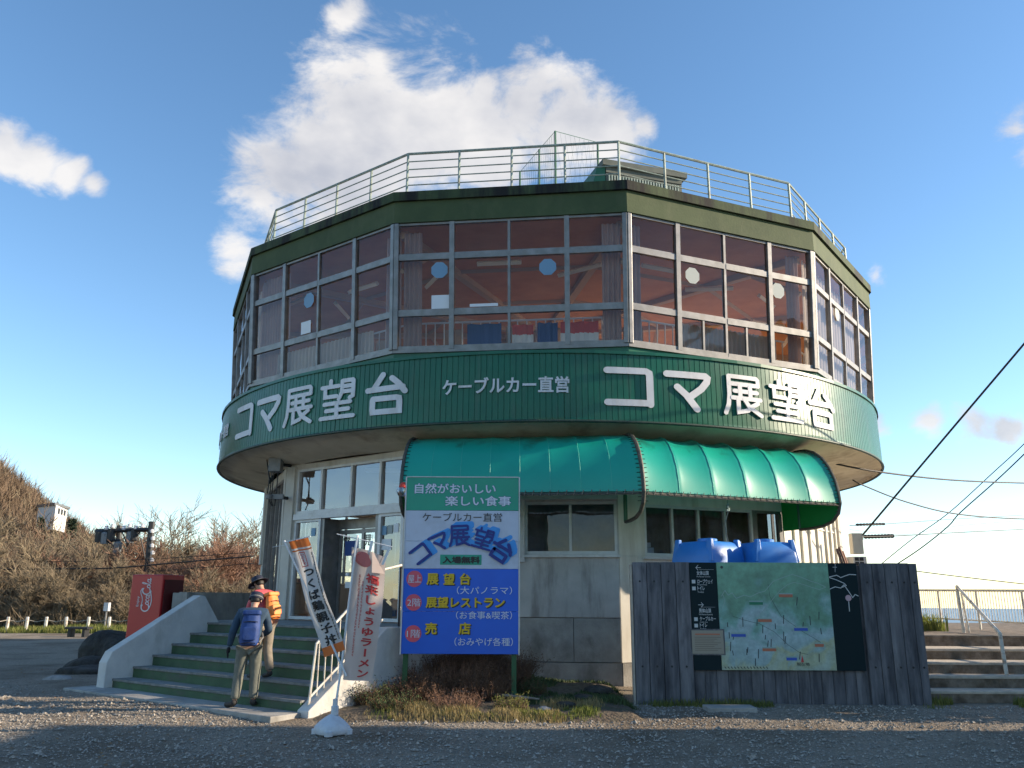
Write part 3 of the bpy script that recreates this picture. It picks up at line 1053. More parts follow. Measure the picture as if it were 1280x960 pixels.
ring_tube('band_bottom_trim', RB0 + .004, ZB0 - .012, .028, M['bandtrim'])
p = MB()
V, F_ = [], []
for (R, z) in ((RB0 + .018, ZB1 - .045), (RB0 + .018, ZB1 + .012), (7.85, ZB1 + .055), (7.85, ZB1 - .1)):
    for k in range(nn):
        a = 2 * math.pi * k / nn
        V.append((TX + R * math.sin(a), TY - R * math.cos(a), z))
for j in range(3):
    for k in range(nn):
        F_.append((j * nn + k, j * nn + (k + 1) % nn, (j + 1) * nn + (k + 1) % nn, (j + 1) * nn + k))
p.add(V, F_)
p.build('band_flashing', M['band'], tower)


def band_fn(ac, zc, w, h, R0=RB0 + .010):
    def fn(u, v, t):
        a = R_(ac) + (u - .5) * w / R0
        R = R0 + t
        return (TX + R * math.sin(a), TY - R * math.cos(a), zc + (v - .5) * h)
    return fn


for chars, angs in (('コマ展望台', (7.75, 15.3, 23.1, 30.3, 37.5)), ('コマ展望台', (-51.5, -44.05, -37.0, -29.8, -22.4))):
    for ch, a in zip(chars, angs):
        p = MB()
        w = {'コ': .150, 'マ': .155, '展': .102, '望': .102, '台': .135}[ch]
        glyph(p, ch, w, band_fn(a, 5.115, .86, .76), .012, maxseg=.2)
        p.build('band_letter', M['white'], tower)
for body, a0, a1 in (('ケーブルカー直営', -14.8, .6), ('ケーブルカー直営', -74, -59)):
    p = MB()
    v, f = text_mesh(body, offset=.022, extrude=.5)
    lo, hi = v.min(0), v.max(0)
    u = (v[:, 0] - lo[0]) / (hi[0] - lo[0])
    w = (v[:, 1] - lo[1]) / (hi[1] - lo[1])
    a = np.radians(a0 + u * (a1 - a0))
    R = RB0 + .012 + (v[:, 2] + .5) * .012
    p.add([(TX + R[k] * math.sin(a[k]), TY - R[k] * math.cos(a[k]), 4.985 + w[k] * .30) for k in range(len(v))], f)
    p.build('band_small_lettering', M['white'], tower)

# ---- upper floor slab, sills, glass wall
p = MB()
p.prism(poly12(8.05, 5.60), (0, 0, .19))
p.build('upper_floor', M['floor_in'], tower)
ZR = (5.93, 6.62, 7.70, 8.375)
for i in range(12):
    s = MB()
    ubox(s, i, 0, LU, -.10, .012, 5.872, 5.925)
    s.build('window_sill', M['alu'], tower)
    s = MB()
    ubox(s, i, 0, LU, -.12, -.03, 5.74, 5.870)
    s.build('sill_skirt', M['band'], tower)
    pst = MB()
    a = .085
    ubox(pst, i, 0.0, a, -.12, .03, 5.93, 8.37)
    ubox(pst, (i - 1) % 12, LU - a, LU, -.12, .03, 5.93, 8.37)
    bevel(pst.build('corner_post', M['alu'], tower), .012)
    bounds = [a, LU * .253, LU * .5, LU * .747, LU - a]
    hw = [0, .045, .024, .045, 0]
    for c in range(4):
        f = MB()
        t0, t1 = bounds[c] + hw[c], bounds[c + 1] - hw[c + 1]
        if c < 3:
            ubox(f, i, bounds[c + 1] - hw[c + 1], bounds[c + 1] + hw[c + 1], -.09, .012 if c != 1 else -.01, 5.93, 8.372)
        for j, z in enumerate(ZR[1:3]):
            ubox(f, i, t0, t1, -.075, -.004, z - .055, z + .05)
            ubox(f, i, t0, t1, -.07, -.022, z + .052, z + .075)
        ubox(f, i, t0, t1, -.075, -.006, 5.927, 6.00)
        ubox(f, i, t0, t1, -.075, -.006, 8.33, 8.372)
        if i == 3 and c in (1, 2):
            tm = (t0 + t1) / 2 + (.0 if c == 1 else -.05)
            ubox(f, i, tm - .02, tm + .02, -.06, -.012, 6.0, 6.565)
        fo = f.build('window', M['alu'], tower)
        for j in range(3):
            g = MB()
            z0, z1 = ZR[j] + .03, ZR[j + 1] - .03
            dd = -.04 + random.uniform(-.004, .004)
            tl = random.uniform(-.006, .006)
            g.quad(UP(i, t0, dd + tl, z0), UP(i, t1, dd - tl, z0), UP(i, t1, dd + tl, z1), UP(i, t0, dd, z1))
            g.build('pane', M['glass_up'], fo)


def on_up(i, px, py):
    """(s, z) on the leaning glass face seen at a photo position"""
    z = 7.0
    for _ in range(12):
        m = fang(i)
        n = Vector((math.sin(m), -math.cos(m), 0))
        r = ray(px, py)
        dist = Ru(z) * C15
        o = Vector((0, 0, CAMZ))
        t = ((TC - o).dot(n) + dist) / r.dot(n)
        P = o + r * t
        z = P.z
    e = Vector((math.cos(m), math.sin(m), 0))
    s = (P - TC).dot(e) + Ru(z) * S15
    return s * Ru(7.15) / Ru(z), z


for i, px, py, m in ((2, 549, 337, 'sticker'), (2, 684.5, 333, 'sticker'), (3, 866.5, 344, 'sticker2'), (3, 973.5, 363, 'sticker2'), (1, 385, 375, 'sticker'), (4, 1048, 392, 'sticker2'), (1, 458, 360, None)):
    if m is None:
        continue
    s, z = on_up(i, px, py)
    p = MB()
    r = .165
    poly = [UP(i, s + r * math.cos(R_(22.5 + 45 * k)), -.026, z + r * math.sin(R_(22.5 + 45 * k))) for k in range(8)]
    mm = fang(i)
    p.prism(poly, Vector((math.sin(mm), -math.cos(mm), 0)) * .003)
    p.build('octagonal_sticker', M[m], tower)
for i, px, py, w, h in ((2, 550, 377, .33, .27), (1, 381, 409, .30, .26), (2, 604.5, 380.5, .52, .055)):
    s, z = on_up(i, px, py)
    p = MB()
    ubox(p, i, s - w / 2, s + w / 2, -.030, -.026, z - h / 2, z + h / 2)
    p.build('paper_notice', M['paper'], tower)

# ---- upper interior
p = MB()
P8 = poly12(8.26, 8.36)
p.add(P8 + [(TX, TY, 8.70)], [(k, 12, (k + 1) % 12) for k in range(12)])
p.build('ceiling', M['ceil'], tower)
p = MB()
for k in range(12):
    q0 = Vector(poly12(8.1, 8.22)[k])
    q1 = Vector((TX, TY, 8.60))
    d = (q1 - q0).normalized()
    s = d.cross(Vector((0, 0, 1))).normalized() * .08
    b_ = q0 + d * .1
    e_ = q1 - d * .7
    p.hexa([b_ - s, b_ + s, e_ + s, e_ - s, b_ - s + Vector((0, 0, .16)), b_ + s + Vector((0, 0, .16)), e_ + s + Vector((0, 0, .1)), e_ - s + Vector((0, 0, .1))])
for RR in (3.2, 5.6):
    pp = poly12(RR, 8.36 + (8.2 - RR) * .040)
    for k in range(12):
        p.tube([pp[k], pp[(k + 1) % 12]], .06, n=4)
for k in range(12):
    q = poly12(8.0, 7.55)[k]
    r2 = poly12(6.9, 8.28)[k]
    p.tube([q, r2], .05, n=4)
p.build('ceiling_beams', M['beam'], tower)
p = MB()
p.lathe((TX, TY, 0), [(.8, 5.79), (.8, 8.68)], 24)
p.build('core_wall', M['int_wall'], tower)
for i in (1, 2, 3, 4, 0, 5):
    for k, (t, a) in enumerate(((1.3, .2), (2.9, -.3))):
        p = MB()
        c = UP(i, t, -1.6 - .8 * k, 8.18)
        c2 = UP(i, t + .9, -1.4 - a - .8 * k, 8.18)
        s = Vector((0, 0, .07))
        p.tube([c, c2], .055, n=4)
        p.build('lamp_fitting', M['tube'], tower)


def curtain(i, t0, t1, z0, z1, m, amp=.045, wl=.13, d=-.28, nm='curtain'):
    n = max(8, int((t1 - t0) / wl * 6))
    V = []
    for z in (z0, (z0 + z1) / 2, z1):
        for k in range(n + 1):
            t = t0 + (t1 - t0) * k / n
            V.append(UP(i, t, d + amp * math.sin(2 * math.pi * (t - t0) / wl) * (1 if z < z1 else .5), z))
    F_ = [(j * (n + 1) + k, j * (n + 1) + k + 1, (j + 1) * (n + 1) + k + 1, (j + 1) * (n + 1) + k) for j in range(2) for k in range(n)]
    p = MB()
    p.add(V, F_)
    return p.build(nm, m, tower, smooth=True)


for i in (0, 1, 2, 3, 9, 10):
    curtain(i, .12, .46 if i != 1 else .95, 5.95, 8.3, M['curtain'], wl=.09)
    curtain(i, LU - .46, LU - .12, 5.95, 8.3, M['curtain'], wl=.09)
curtain(4, .15, LU - .15, 5.95, 8.3, M['net'], wl=.2)
curtain(0, .65, LU - .65, 5.95, 8.3, M['net'], wl=.2)
curtain(3, 1.2, LU - .9, 6.0, 6.55, M['net'], wl=.11, nm='cafe_curtain')
curtain(1, .7, LU - .7, 6.0, 6.50, M['net'], wl=.11, nm='cafe_curtain', d=-.2)
for i in range(12):
    p = MB()
    for k in range(22):
        t = .3 + k * (LU - .6) / 21
        p.tube([UP(i, t, -.62, 5.79), UP(i, t, -.62, 6.62)], .012, n=4)
    p.tube([UP(i, .25, -.62, 6.62), UP(i, LU - .25, -.62, 6.62)], .02, n=5)
    tag(p.build('inner_guard_rail', M['tube'], tower), kind='stuff')


def cafe_chair(x, y, rz, lab):
    t = thing('cafe_chair', lab, 'chair', (x, y, 5.79), group='chairs in the upper restaurant')
    Rz = Matrix.Rotation(rz, 3, 'Z')

    def bb(nm, x0, x1, y0, y1, z0, z1):
        p = MB()
        pts = [Rz @ Vector(q) + Vector((x, y, 5.79)) for q in ((x0, y0, z0), (x1, y0, z0), (x1, y1, z0), (x0, y1, z0), (x0, y0, z1), (x1, y0, z1), (x1, y1, z1), (x0, y1, z1))]
        p.hexa(pts)
        return p.build(nm, M['wood_in'], t)
    bb('seat', -.2, .2, -.2, .2, .42, .46)
    bb('backrest', -.2, .2, .17, .2, .55, .85)
    for a in (-1, 1):
        for c in (-1, 1):
            bb('leg', a * .19 - .015, a * .19 + .015, c * .18 - .015, c * .18 + .015, 0, .42 if c < 0 else .55)
    return t


for i, s, lab in ((1, 1.2, 'wooden chair behind the far left upper glass face'), (1, 2.9, 'wooden chair right of another behind the far left upper glass face'), (2, .9, 'leftmost wooden chair behind the shaded middle upper glass'),
               (2, 2.1, 'wooden chair in the centre behind the shaded middle upper glass'), (2, 3.3, 'wooden chair by the red cloth behind the upper glass'), (3, .8, 'leftmost wooden chair behind the sunlit upper glass face'),
               (3, 2.1, 'middle wooden chair behind the sunlit upper glass face'), (3, 3.4, 'rightmost wooden chair behind the sunlit upper glass face')):
    c = UP(i, s, -1.25, 5.79)
    cafe_chair(c.x, c.y, fang(i) + math.pi + .3 * math.sin(s * 7), lab)
for (i, s0, s1, z0, z1, mm, lb) in ((2, 3.05, 3.75, 5.98, 6.50, 'redcloth', 'red cloth hanging inside the bottom right pane of the shaded front face'),
                                (2, 2.15, 2.55, 5.98, 6.48, 'redcloth', 'small red cloth inside the bottom middle pane of the shaded front face'),
                                (2, 1.3, 1.95, 5.98, 6.52, 'bluecloth', 'dark blue patterned cloth inside the bottom panes left of centre'),
                                (2, 2.62, 3.0, 5.98, 6.5, 'bluecloth', 'dark blue cloth between the two red cloths behind the glass')):
    o_ = UP(i, (s0 + s1) / 2, -.45, 6.0)
    p = MB()
    V = []
    for z in (z0, z1):
        for k in range(9):
            t = s0 + (s1 - s0) * k / 8
            V.append(UP(i, t, -.45 + .03 * math.sin(k * 1.7), z))
    p.add(V, [(k, k + 1, k + 10, k + 9) for k in range(8)])
    if mm == 'redcloth':
        for k in range(8):
            t = s0 + (s1 - s0) * k / 8
            a0, a1 = .25, .42
            w = (s1 - s0) / 8
            p.add([UP(i, t, -.44 + .03 * math.sin(k * 1.7), z0 + a0 * .5), UP(i, t + w, -.44 + .03 * math.sin((k + 1) * 1.7), z0 + a0 * .5 - .02),
                   UP(i, t + w, -.44 + .03 * math.sin((k + 1) * 1.7), z0 + a1 * .7), UP(i, t, -.44 + .03 * math.sin(k * 1.7), z0 + a1 * .7 + .02)], [(0, 1, 2, 3)], 1)
    tag(p.build('hanging_cloth', [M[mm], M['paper']], None, loc=o_), lb, 'cloth')

# ---- roof edge
for i in range(12):
    Rf = 8.385
    p = MB()
    Lf = 2 * Rf * S15
    fbox(p, i, 0, Lf, -.25, 0, 8.376, 8.80, Rf)
    p.build('fascia', M['fascia'], tower)
    p = MB()
    Rf = 8.44
    Lf = 2 * Rf * S15
    fbox(p, i, 0, Lf, -.35, 0, 8.803, 8.985, Rf)
    p.build('roof_coping', M['fascia_top'], tower)
p = MB()
p.prism(poly12(8.15, 8.80), (0, 0, .12))
p.build('roof_slab', M['concrete'], tower)
RR = 7.947
LR = 2 * RR * S15
for i in range(12):
    for k in range(4):
        p = MB()
        a = FP(i, LR * k / 4, 0, 8.90, RR)
        b_ = FP(i, LR * k / 4, 0, 10.04, RR)
        p.tube([a, b_], .026, n=6)
        p.build('rail_post', M['railmetal'], tower)
    for k, z in enumerate((9.37, 9.54, 9.71, 9.88, 10.05)):
        p = MB()
        p.tube([FP(i, 0, 0, z, RR), FP(i, LR, 0, z, RR)], 0.012 if k < 4 else .026, n=6)
        p.build('rail_bar', M['railmetal'], tower)

# roof stair house and green fence
a = at(757, 196, Y=19.0)
c = at(851, 212, Y=19.0 * (ray(757, 196).z / ray(757, 196).y) / (ray(851, 212).z / ray(851, 212).y))
ph = thing('roof_stair_house', 'grey green stair house with louvred side standing on the roof behind the railing', 'roof structure', (2.9, 19.5, 8.92))
d = Vector((c.x - a.x, c.y - a.y, 0))
Ld = d.length
d.normalize()
nb = Vector((d.y, -d.x, 0))
zt = a.z
o = Vector((a.x, a.y, 8.92))
p = MB()
p.obox(o, d * Ld, -nb * 1.6, (0, 0, zt - .45 - 8.92))
p.build('body', M['penthouse'], ph)
p = MB()
p.obox(o + nb * .10 - d * .12 + Vector((0, 0, zt - .28 - 8.92)), d * (Ld + .24), -nb * 1.85, (0, 0, .16))
p.obox(o + nb * .02 + Vector((0, 0, zt - .44 - 8.92)), d * Ld, -nb * 1.62, (0, 0, .155))
p.build('roof', M['penthouse'], ph)
for k in range(26):
    p = MB()
    p.obox(o + nb * .002 + d * (.06 + k * (Ld - .12) / 26) + Vector((0, 0, .45)), d * .035, nb * .03, (0, 0, zt - .50 - 8.92 - .45))
    p.build('louvre', M['railmetal'], ph)
p = MB()
w0 = at(746, 196, Y=19.2)
p.prism([(o.x - .02, o.y, 8.93), (o.x - .02, o.y, zt - .25), (o.x - .22, o.y + .05, zt - .25), (o.x - 1.0, o.y + .1, 8.93)], -nb * 1.4)
p.build('stair_cover', M['fencegreen'], ph)
rf = thing('roof_mesh_fence', 'green mesh fence with tall posts on the flat roof beside the stair house', 'fence', (1.6, 18.6, 8.92))
pts_ = [at(650, 215, Y=20.5), at(674, 187, Y=19.4), at(694, 164, Y=18.0), at(747, 178, Y=19.2)]
for q in pts_:
    p = MB()
    p.tube([(q.x, q.y, 8.92), (q.x, q.y, q.z)], .03, n=6)
    p.build('post', M['fencegreen'], rf)
p = MB()
for q0, q1 in zip(pts_, pts_[1:]):
    n = 9
    for k in range(n):
        for sgn in (0, 1):
            f0, f1 = k / n, min(1, (k + 4) / n)
            A = q0.lerp(q1, f0 if sgn else f1)
            B_ = q0.lerp(q1, f1 if sgn else f0)
            p.tube([(A.x, A.y, 8.95), (B_.x, B_.y, B_.z - .02)], .0018, n=3, cap=False)
    p.tube([q0, q1], .008, n=4)
p.tube([(pts_[0].x + .2, pts_[0].y, 9.0), (pts_[2].x, pts_[2].y, 10.3)], .025, n=5)
tag(p.build('mesh', M['fencegreen'], rf), kind='stuff')

# ---- awnings
PROF = [(0.0, 4.25), (.25, 4.32), (.5, 4.35), (.75, 4.335), (.98, 4.26), (1.17, 4.12), (1.33, 3.92), (1.44, 3.69), (1.50, 3.45), (1.52, 3.26)]
T15 = math.tan(R_(15))


def awning(i, ta, tb, mitre_a, mitre_b, gores, sag, seam):
    nu = gores * 10
    V, F_ = [], []
    for k in range(nu + 1):
        u = k / nu
        gfrac = (u * gores) % 1.0
        s = -sag * (math.sin(math.pi * gfrac) ** .8)
        for j, (dd, z) in enumerate(PROF):
            j0, j1 = max(0, j - 1), min(len(PROF) - 1, j + 1)
            tx, tz = PROF[j1][0] - PROF[j0][0], PROF[j1][1] - PROF[j0][1]
            l = math.hypot(tx, tz)
            nd, nz = -tz / l, tx / l
            amt = s * math.sin(math.pi * min(1, j / (len(PROF) - 1.0)))
            d2, z2 = dd + nd * amt, z + nz * amt
            a_ = ta - (d2 * T15 if mitre_a else 0)
            b_ = tb + (d2 * T15 if mitre_b else 0)
            # gores drawn slightly concave from the side, as stretched cloth is
            V.append(FP(i, a_ + (b_ - a_) * u, d2 + .01, z2))
    n = len(PROF)
    for k in range(nu):
        for j in range(n - 1):
            F_.append((k * n + j, (k + 1) * n + j, (k + 1) * n + j + 1, k * n + j + 1))
    p = MB()
    p.add(V, F_)
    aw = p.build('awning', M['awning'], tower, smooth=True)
    # seams
    p = MB()
    for k in range(1, gores):
        u = k / gores
        pts = []
        for (dd, z) in PROF[1:]:
            a_ = ta - (dd * T15 if mitre_a else 0)
            b_ = tb + (dd * T15 if mitre_b else 0)
            pts.append(FP(i, a_ + (b_ - a_) * u, dd + .012, z))
        p.tube(pts, .006 if seam else .003, n=4)
    p.build('seam', M['seam'], aw)
    # frame: hoops closing back to the wall
    HO = PROF[1:] + [(1.46, 3.08), (1.30, 2.95), (1.05, 2.88), (.75, 2.86), (.45, 2.86)]
    for (tt, mt, sg) in ((ta, mitre_a, -1), (tb, mitre_b, 1)):
        pts = [FP(i, tt + sg * (dd * T15 if mt else 0), dd + .02, z) for dd, z in HO]
        p = MB()
        p.tube(pts, .030, n=7)
        p.build('hoop', M['hoop'], aw)
        p = MB()
        p.tube([FP(i, tt + sg * (.45 * T15 if mt else 0), .47, 2.86), FP(i, tt + sg * (.45 * T15 if mt else 0), .47, 4.18)], .032, n=6)
        p.build('upright', M['fencegreen'], aw)
        # lacing round the hoop
        p = MB()
        for q0, q1 in zip(pts[:10], pts[1:10]):
            for f in (.15, .5, .85):
                q = q0.lerp(q1, f)
                e = (FP(i, 1, 0, 0) - FP(i, 0, 0, 0)) * (-sg)
                p.tube([q + e * .02, q + e * .085], .006, n=4)
        tag(p.build('lacing', M['black_rubber'], aw), kind='stuff')
        if not mt:
            p = MB()
            poly = [FP(i, tt, dd - .01, z) for dd, z in HO] + [FP(i, tt, .0, 2.86), FP(i, tt, 0, 4.2)]
            p.prism(poly, (FP(i, 1, 0, 0) - FP(i, 0, 0, 0)) * (.006 * -sg))
            p.build('end_panel', M['awning_in'], aw)
    p = MB()
    a_ = ta - (1.52 * T15 if mitre_a else 0)
    b_ = tb + (1.52 * T15 if mitre_b else 0)
    p.tube([FP(i, a_, 1.515, 3.225), FP(i, b_, 1.515, 3.225)], .022, n=6)
    p.build('front_rod', M['hoop'], aw)
    p = MB()
    t = a_ + .05
    while t < b_ - .05:
        p.tube([FP(i, t, 1.545, 3.20), FP(i, t + .03, 1.545, 3.285)], .007, n=4)
        p.tube([FP(i, t + .03, 1.545, 3.21), FP(i, t + .11, 1.542, 3.205)], .006, n=3)
        t += .135
    tag(p.build('lacing', M['lace'], aw), kind='stuff')
    return aw


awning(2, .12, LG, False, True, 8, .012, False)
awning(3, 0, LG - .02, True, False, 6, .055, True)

# ================================================================== entrance steps
m1 = fang(1)
NV = Vector((math.sin(m1), -math.cos(m1), 0))
EV = Vector((math.cos(m1), math.sin(m1), 0))


def SP(n, t, z):
    return TC + NV * n + EV * t + Vector((0, 0, z))


def sbox(mb, n0, n1, t0, t1, z0, z1, mi=0):
    return mb.hexa([SP(n1, t0, z0), SP(n1, t1, z0), SP(n0, t1, z0), SP(n0, t0, z0), SP(n1, t0, z1), SP(n1, t1, z1), SP(n0, t1, z1), SP(n0, t0, z1)], mi)


st = thing('entrance_steps', 'wide concrete steps with green painted risers leading up to the glass entrance', 'steps', SP(10.6, 1, 0))
GAP = .333
for k in range(1, 7):
    nk = 10.63 - GAP * (k - 1)
    zt = .1 + .17 * k
    n_in = nk - GAP if k < 6 else 6.98
    p = MB()
    sbox(p, n_in + .002, nk - .014, -1.3, 3.42, -.3 if k < 3 else .1, zt - .032)
    s = p.build('step', M['step_g'], st)
    p = MB()
    sbox(p, n_in - (.012 if k < 6 else 0), nk - .03, -1.3 if k < 6 else -2.4, 3.42, zt - .030, zt)
    bevel(p.build('tread', M['tread'], s), .006)
    p = MB()
    sbox(p, nk - .029, nk + .004, -1.3, 3.42, zt - .034, zt + .003)
    bevel(p.build('nosing', M['nosing'], s), .006)
p = MB()
sbox(p, 6.98, 8.9, -2.4, -1.302, -.3, 1.085)
p.build('landing_base', M['plinth'], st)
p = MB()
poly = [SP(n, -1.3, z) for n, z in ((10.76, -.1), (10.76, .52), (10.68, .69), (9.15, 1.60), (9.05, 1.58), (8.72, 1.12), (8.4, 1.12), (8.4, -.1))]
p.prism(poly, -EV * .24)
bevel(p.build('side_wall', M['whiteconc'], st), .012)
p = MB()
poly = [SP(n, 3.42, z) for n, z in ((10.66, -.1), (10.66, .16), (9.3, 1.16), (6.98, 1.16), (6.98, -.1))]
p.prism(poly, EV * .22)
bevel(p.build('side_wall', M['whiteconc'], st), .012)
p = MB()
sbox(p, 10.62, 11.14, -1.85, 3.5, -.2, .135)
bevel(p.build('bottom_slab', M['concrete'], st), .012)
# parapet beyond the steps
p = MB()
A0, A1 = at(234, 742, Y=17.2), at(313, 742, Y=19.6)
dd_ = Vector((A1.x - A0.x, A1.y - A0.y, 0))
p.obox((A0.x, A0.y, -.2), dd_, Vector((-dd_.y, dd_.x, 0)).normalized() * .18, (0, 0, 1.66 + .2))
A2 = Vector((A0.x, A0.y, 0)) + Vector((-.6, 2.6, 0))
p.obox((A0.x - .1, A0.y + .02, -.2), (-.6, 2.6, 0), (-.18, -.04, 0), (0, 0, 1.845))
pw = p.build('terrace_wall', M['plinth'], None, loc=(A0.x, A0.y, 0))
tag(pw, 'grey concrete terrace wall between the red machine and the building', 'wall')
# hand rail on the right side
hr = thing('step_handrail', 'thin white pipe handrail with balusters along the right edge of the entrance steps', 'handrail', SP(10.5, 3.5, .1))
rl = [(10.55, .98), (9.3, 1.98), (8.95, 2.05), (7.1, 2.05)]


def zl(n, off=0.0):
    if n > 9.3:
        return .98 + (10.55 - n) * (1.0 / 1.25) + off
    return 2.0 + off


p = MB()
p.tube([SP(10.58, 3.53, .1), SP(10.50, 3.53, zl(10.55)), SP(9.3, 3.53, 1.98), SP(8.95, 3.53, 2.05)], .020, n=6)
p.build('top_rail', M['white_rail'], hr)
p = MB()
p.tube([SP(10.55, 3.53, .32), SP(9.3, 3.53, 1.27)], .016, n=6)
p.build('bottom_rail', M['white_rail'], hr)
n_ = 10.45
while n_ > 9.3:
    p = MB()
    zb = .16 + (10.66 - n_) * (1.0 / 1.36)
    p.tube([SP(n_, 3.53, zb), SP(n_, 3.53, zl(n_))], .011, n=5)
    p.build('baluster', M['white_rail'], hr)
    n_ -= .115
lr = thing('landing_railing', 'dark metal bar railing with a pale lower rail around the landing behind the banners', 'railing', SP(8.9, 3.5, 1.16))
for z, r in ((2.02, .022), (1.42, .03)):
    p = MB()
    p.tube([SP(8.95, 3.52, z), SP(7.0, 3.52, z)], r, n=6)
    p.build('rail', M['palestep'] if z < 1.5 else M['dark'], lr)
n_ = 8.95
k = 0
while n_ > 7.0:
    p = MB()
    p.tube([SP(n_, 3.52, 1.16), SP(n_, 3.52, 2.02)], .018 if k % 5 == 0 else .010, n=5)
    p.build('bar', M['pipe'] if k % 3 == 1 else M['dark'], lr)
    n_ -= .12
    k += 1
ct = thing('folded_easel', 'dark folded wooden stand leaning behind the landing railing beside the sign', 'stand', SP(8.1, 3.1, 1.12))
for (n0, t0, n1, t1) in ((8.3, 3.2, 8.05, 3.05), (7.9, 3.2, 8.0, 3.05), (8.1, 2.8, 8.03, 3.0)):
    p = MB()
    p.tube([SP(n0, t0, 1.12), SP(n1, t1, 2.3)], .035, n=5)
    p.build('leg', M['dark'], ct)
p = MB()
p.hexa([SP(8.3, 3.18, 1.5), SP(7.8, 3.18, 1.5), SP(7.8, 3.14, 1.5), SP(8.3, 3.14, 1.5), SP(8.2, 3.1, 2.2), SP(7.9, 3.1, 2.2), SP(7.9, 3.06, 2.2), SP(8.2, 3.06, 2.2)])
p.build('panel', M['wood_in'], ct)

# ================================================================== red vending machine seen from its side
vm = thing('vending_machine', 'tall red drinks machine with a white script logo on its side, behind the step wall', 'vending machine', (-7.0, 17.0, .1))
vc = Vector((-6.98, 17.0, .05))
v1 = Vector((-.72, .2, 0))
v2 = Vector((.20, .80, 0)) * .85
p = MB()
p.obox(vc, v1, v2, (0, 0, 1.95))
bevel(fixn(p.build('cabinet', M['red'], vm)), .025, 3)
v1n, v2n = v1.normalized(), v2.normalized()
p = MB()
n_f = Vector((v2n.y, -v2n.x, 0)) * (1 if v2n.y > 0 else -1)
for (z0, z1) in ((.85, 1.85), (.12, .80)):
    p.obox(vc + v2n * .05 + Vector((0, 0, z0)) + n_f * .002, v2n * (v2.length - .1), n_f * .02, (0, 0, z1 - z0))
fixn(p.build('front_panel', M['red_dark'], vm))
p = MB()
p.obox(vc + v1n * .04 + v2n * .04 + Vector((0, 0, -.08)), v1n * (v1.length - .08), v2n * (v2.length - .08), (0, 0, .10))
p.build('foot', M['dark'], vm)


def arc(cx, cy, rx, ry, a0, a1, n=12, rot=0):
    o_ = []
    for k in range(n + 1):
        a = R_(a0 + (a1 - a0) * k / n)
        x, y = rx * math.cos(a), ry * math.sin(a)
        c, s = math.cos(R_(rot)), math.sin(R_(rot))
        o_.append((cx + x * c - y * s, cy + x * s + y * c))
    return o_


script = [
    (arc(1.5, 1.9, 1.25, 1.45, 60, 320, 16, -10), .36),
    (arc(2.9, 1.25, .42, .62, 0, 360, 14, -15), .24), (arc(4.0, 1.25, .42, .62, 50, 310, 12, -15), .24),
    (arc(5.0, 1.25, .42, .62, 0, 360, 14, -15), .24), ([(5.55, 1.85), (5.35, .9), (5.5, .6), (5.8, .8)], .22),
    (arc(7.1, 2.0, 1.2, 1.45, 60, 320, 16, -10), .36),
    ([(1.9, 3.5), (2.9, 3.25), (3.9, 3.1), (5.0, 3.35), (6.0, 3.9), (7.0, 4.1), (7.9, 3.6)], .22),
    (arc(8.5, 1.25, .42, .62, 0, 360, 14, -15), .24), ([(9.0, .8), (9.5, 2.2), (9.95, 3.6), (9.7, 3.9), (9.4, 3.2), (9.35, 1.2), (9.5, .6), (9.8, .75)], .22),
    (arc(10.4, 1.25, .42, .62, 0, 360, 14, -15), .24), ([(10.95, 1.85), (10.75, .9), (10.9, .6), (11.3, .9)], .22),
    ([(1.2, .3), (2.4, -.15), (3.8, -.35), (5.2, -.1), (6.4, .25), (7.0, .2)], .28),
]
p = MB()
n_s = Vector((v1n.y, -v1n.x, 0))
n_s = n_s if n_s.y < 0 else -n_s
lo_ = vc + v1n * .24 + Vector((0, 0, 1.22)) + n_s * .0015


def logo_fn(u, v, h):
    return lo_ + Vector((0, 0, 1)) * (u * .058) + v1n * (v * .062) + n_s * h


for i, (s, w) in enumerate(script):
    stroke_slab(p, s, w, logo_fn, .002 + i * .0006)
o_ = lo_ + v1n * (4.2 * .062) + Vector((0, 0, 1.8 * .058))
text_fit(p, 'Enjoy', o_, Vector((0, 0, .2)), v1n * .07, mi=0, bold=.01)
p.build('logo', M['white'], vm)

# ================================================================== boulders
def rock(name, c, s, m, label, seed, cat='rock', parent=None, group=None, sub=3):
    import bmesh
    bm = bmesh.new()
    bmesh.ops.create_icosphere(bm, subdivisions=sub, radius=1)
    r = np.random.default_rng(seed)
    ph = r.uniform(0, 6.28, (6, 3))
    fr = r.uniform(1.2, 4, (6, 3))
    for v in bm.verts:
        q = v.co.copy()
        f = 1
        for k in range(6):
            f += .09 / (1 + k * .4) * math.sin(fr[k][0] * q.x + ph[k][0]) * math.cos(fr[k][1] * q.y + ph[k][1]) * math.sin(fr[k][2] * q.z + ph[k][2]) * 2
        v.co = Vector((q.x * s[0] * f, q.y * s[1] * f, max(q.z, -.35) * s[2] * f))
    me = bpy.data.meshes.new(name)
    bm.to_mesh(me)
    bm.free()
    me.materials.append(m)
    for pl in me.polygons:
        pl.use_smooth = sub > 2
    o = bpy.data.objects.new(name, me)
    COL.objects.link(o)
    o.location = c
    tag(o, label, cat, group)
    return o


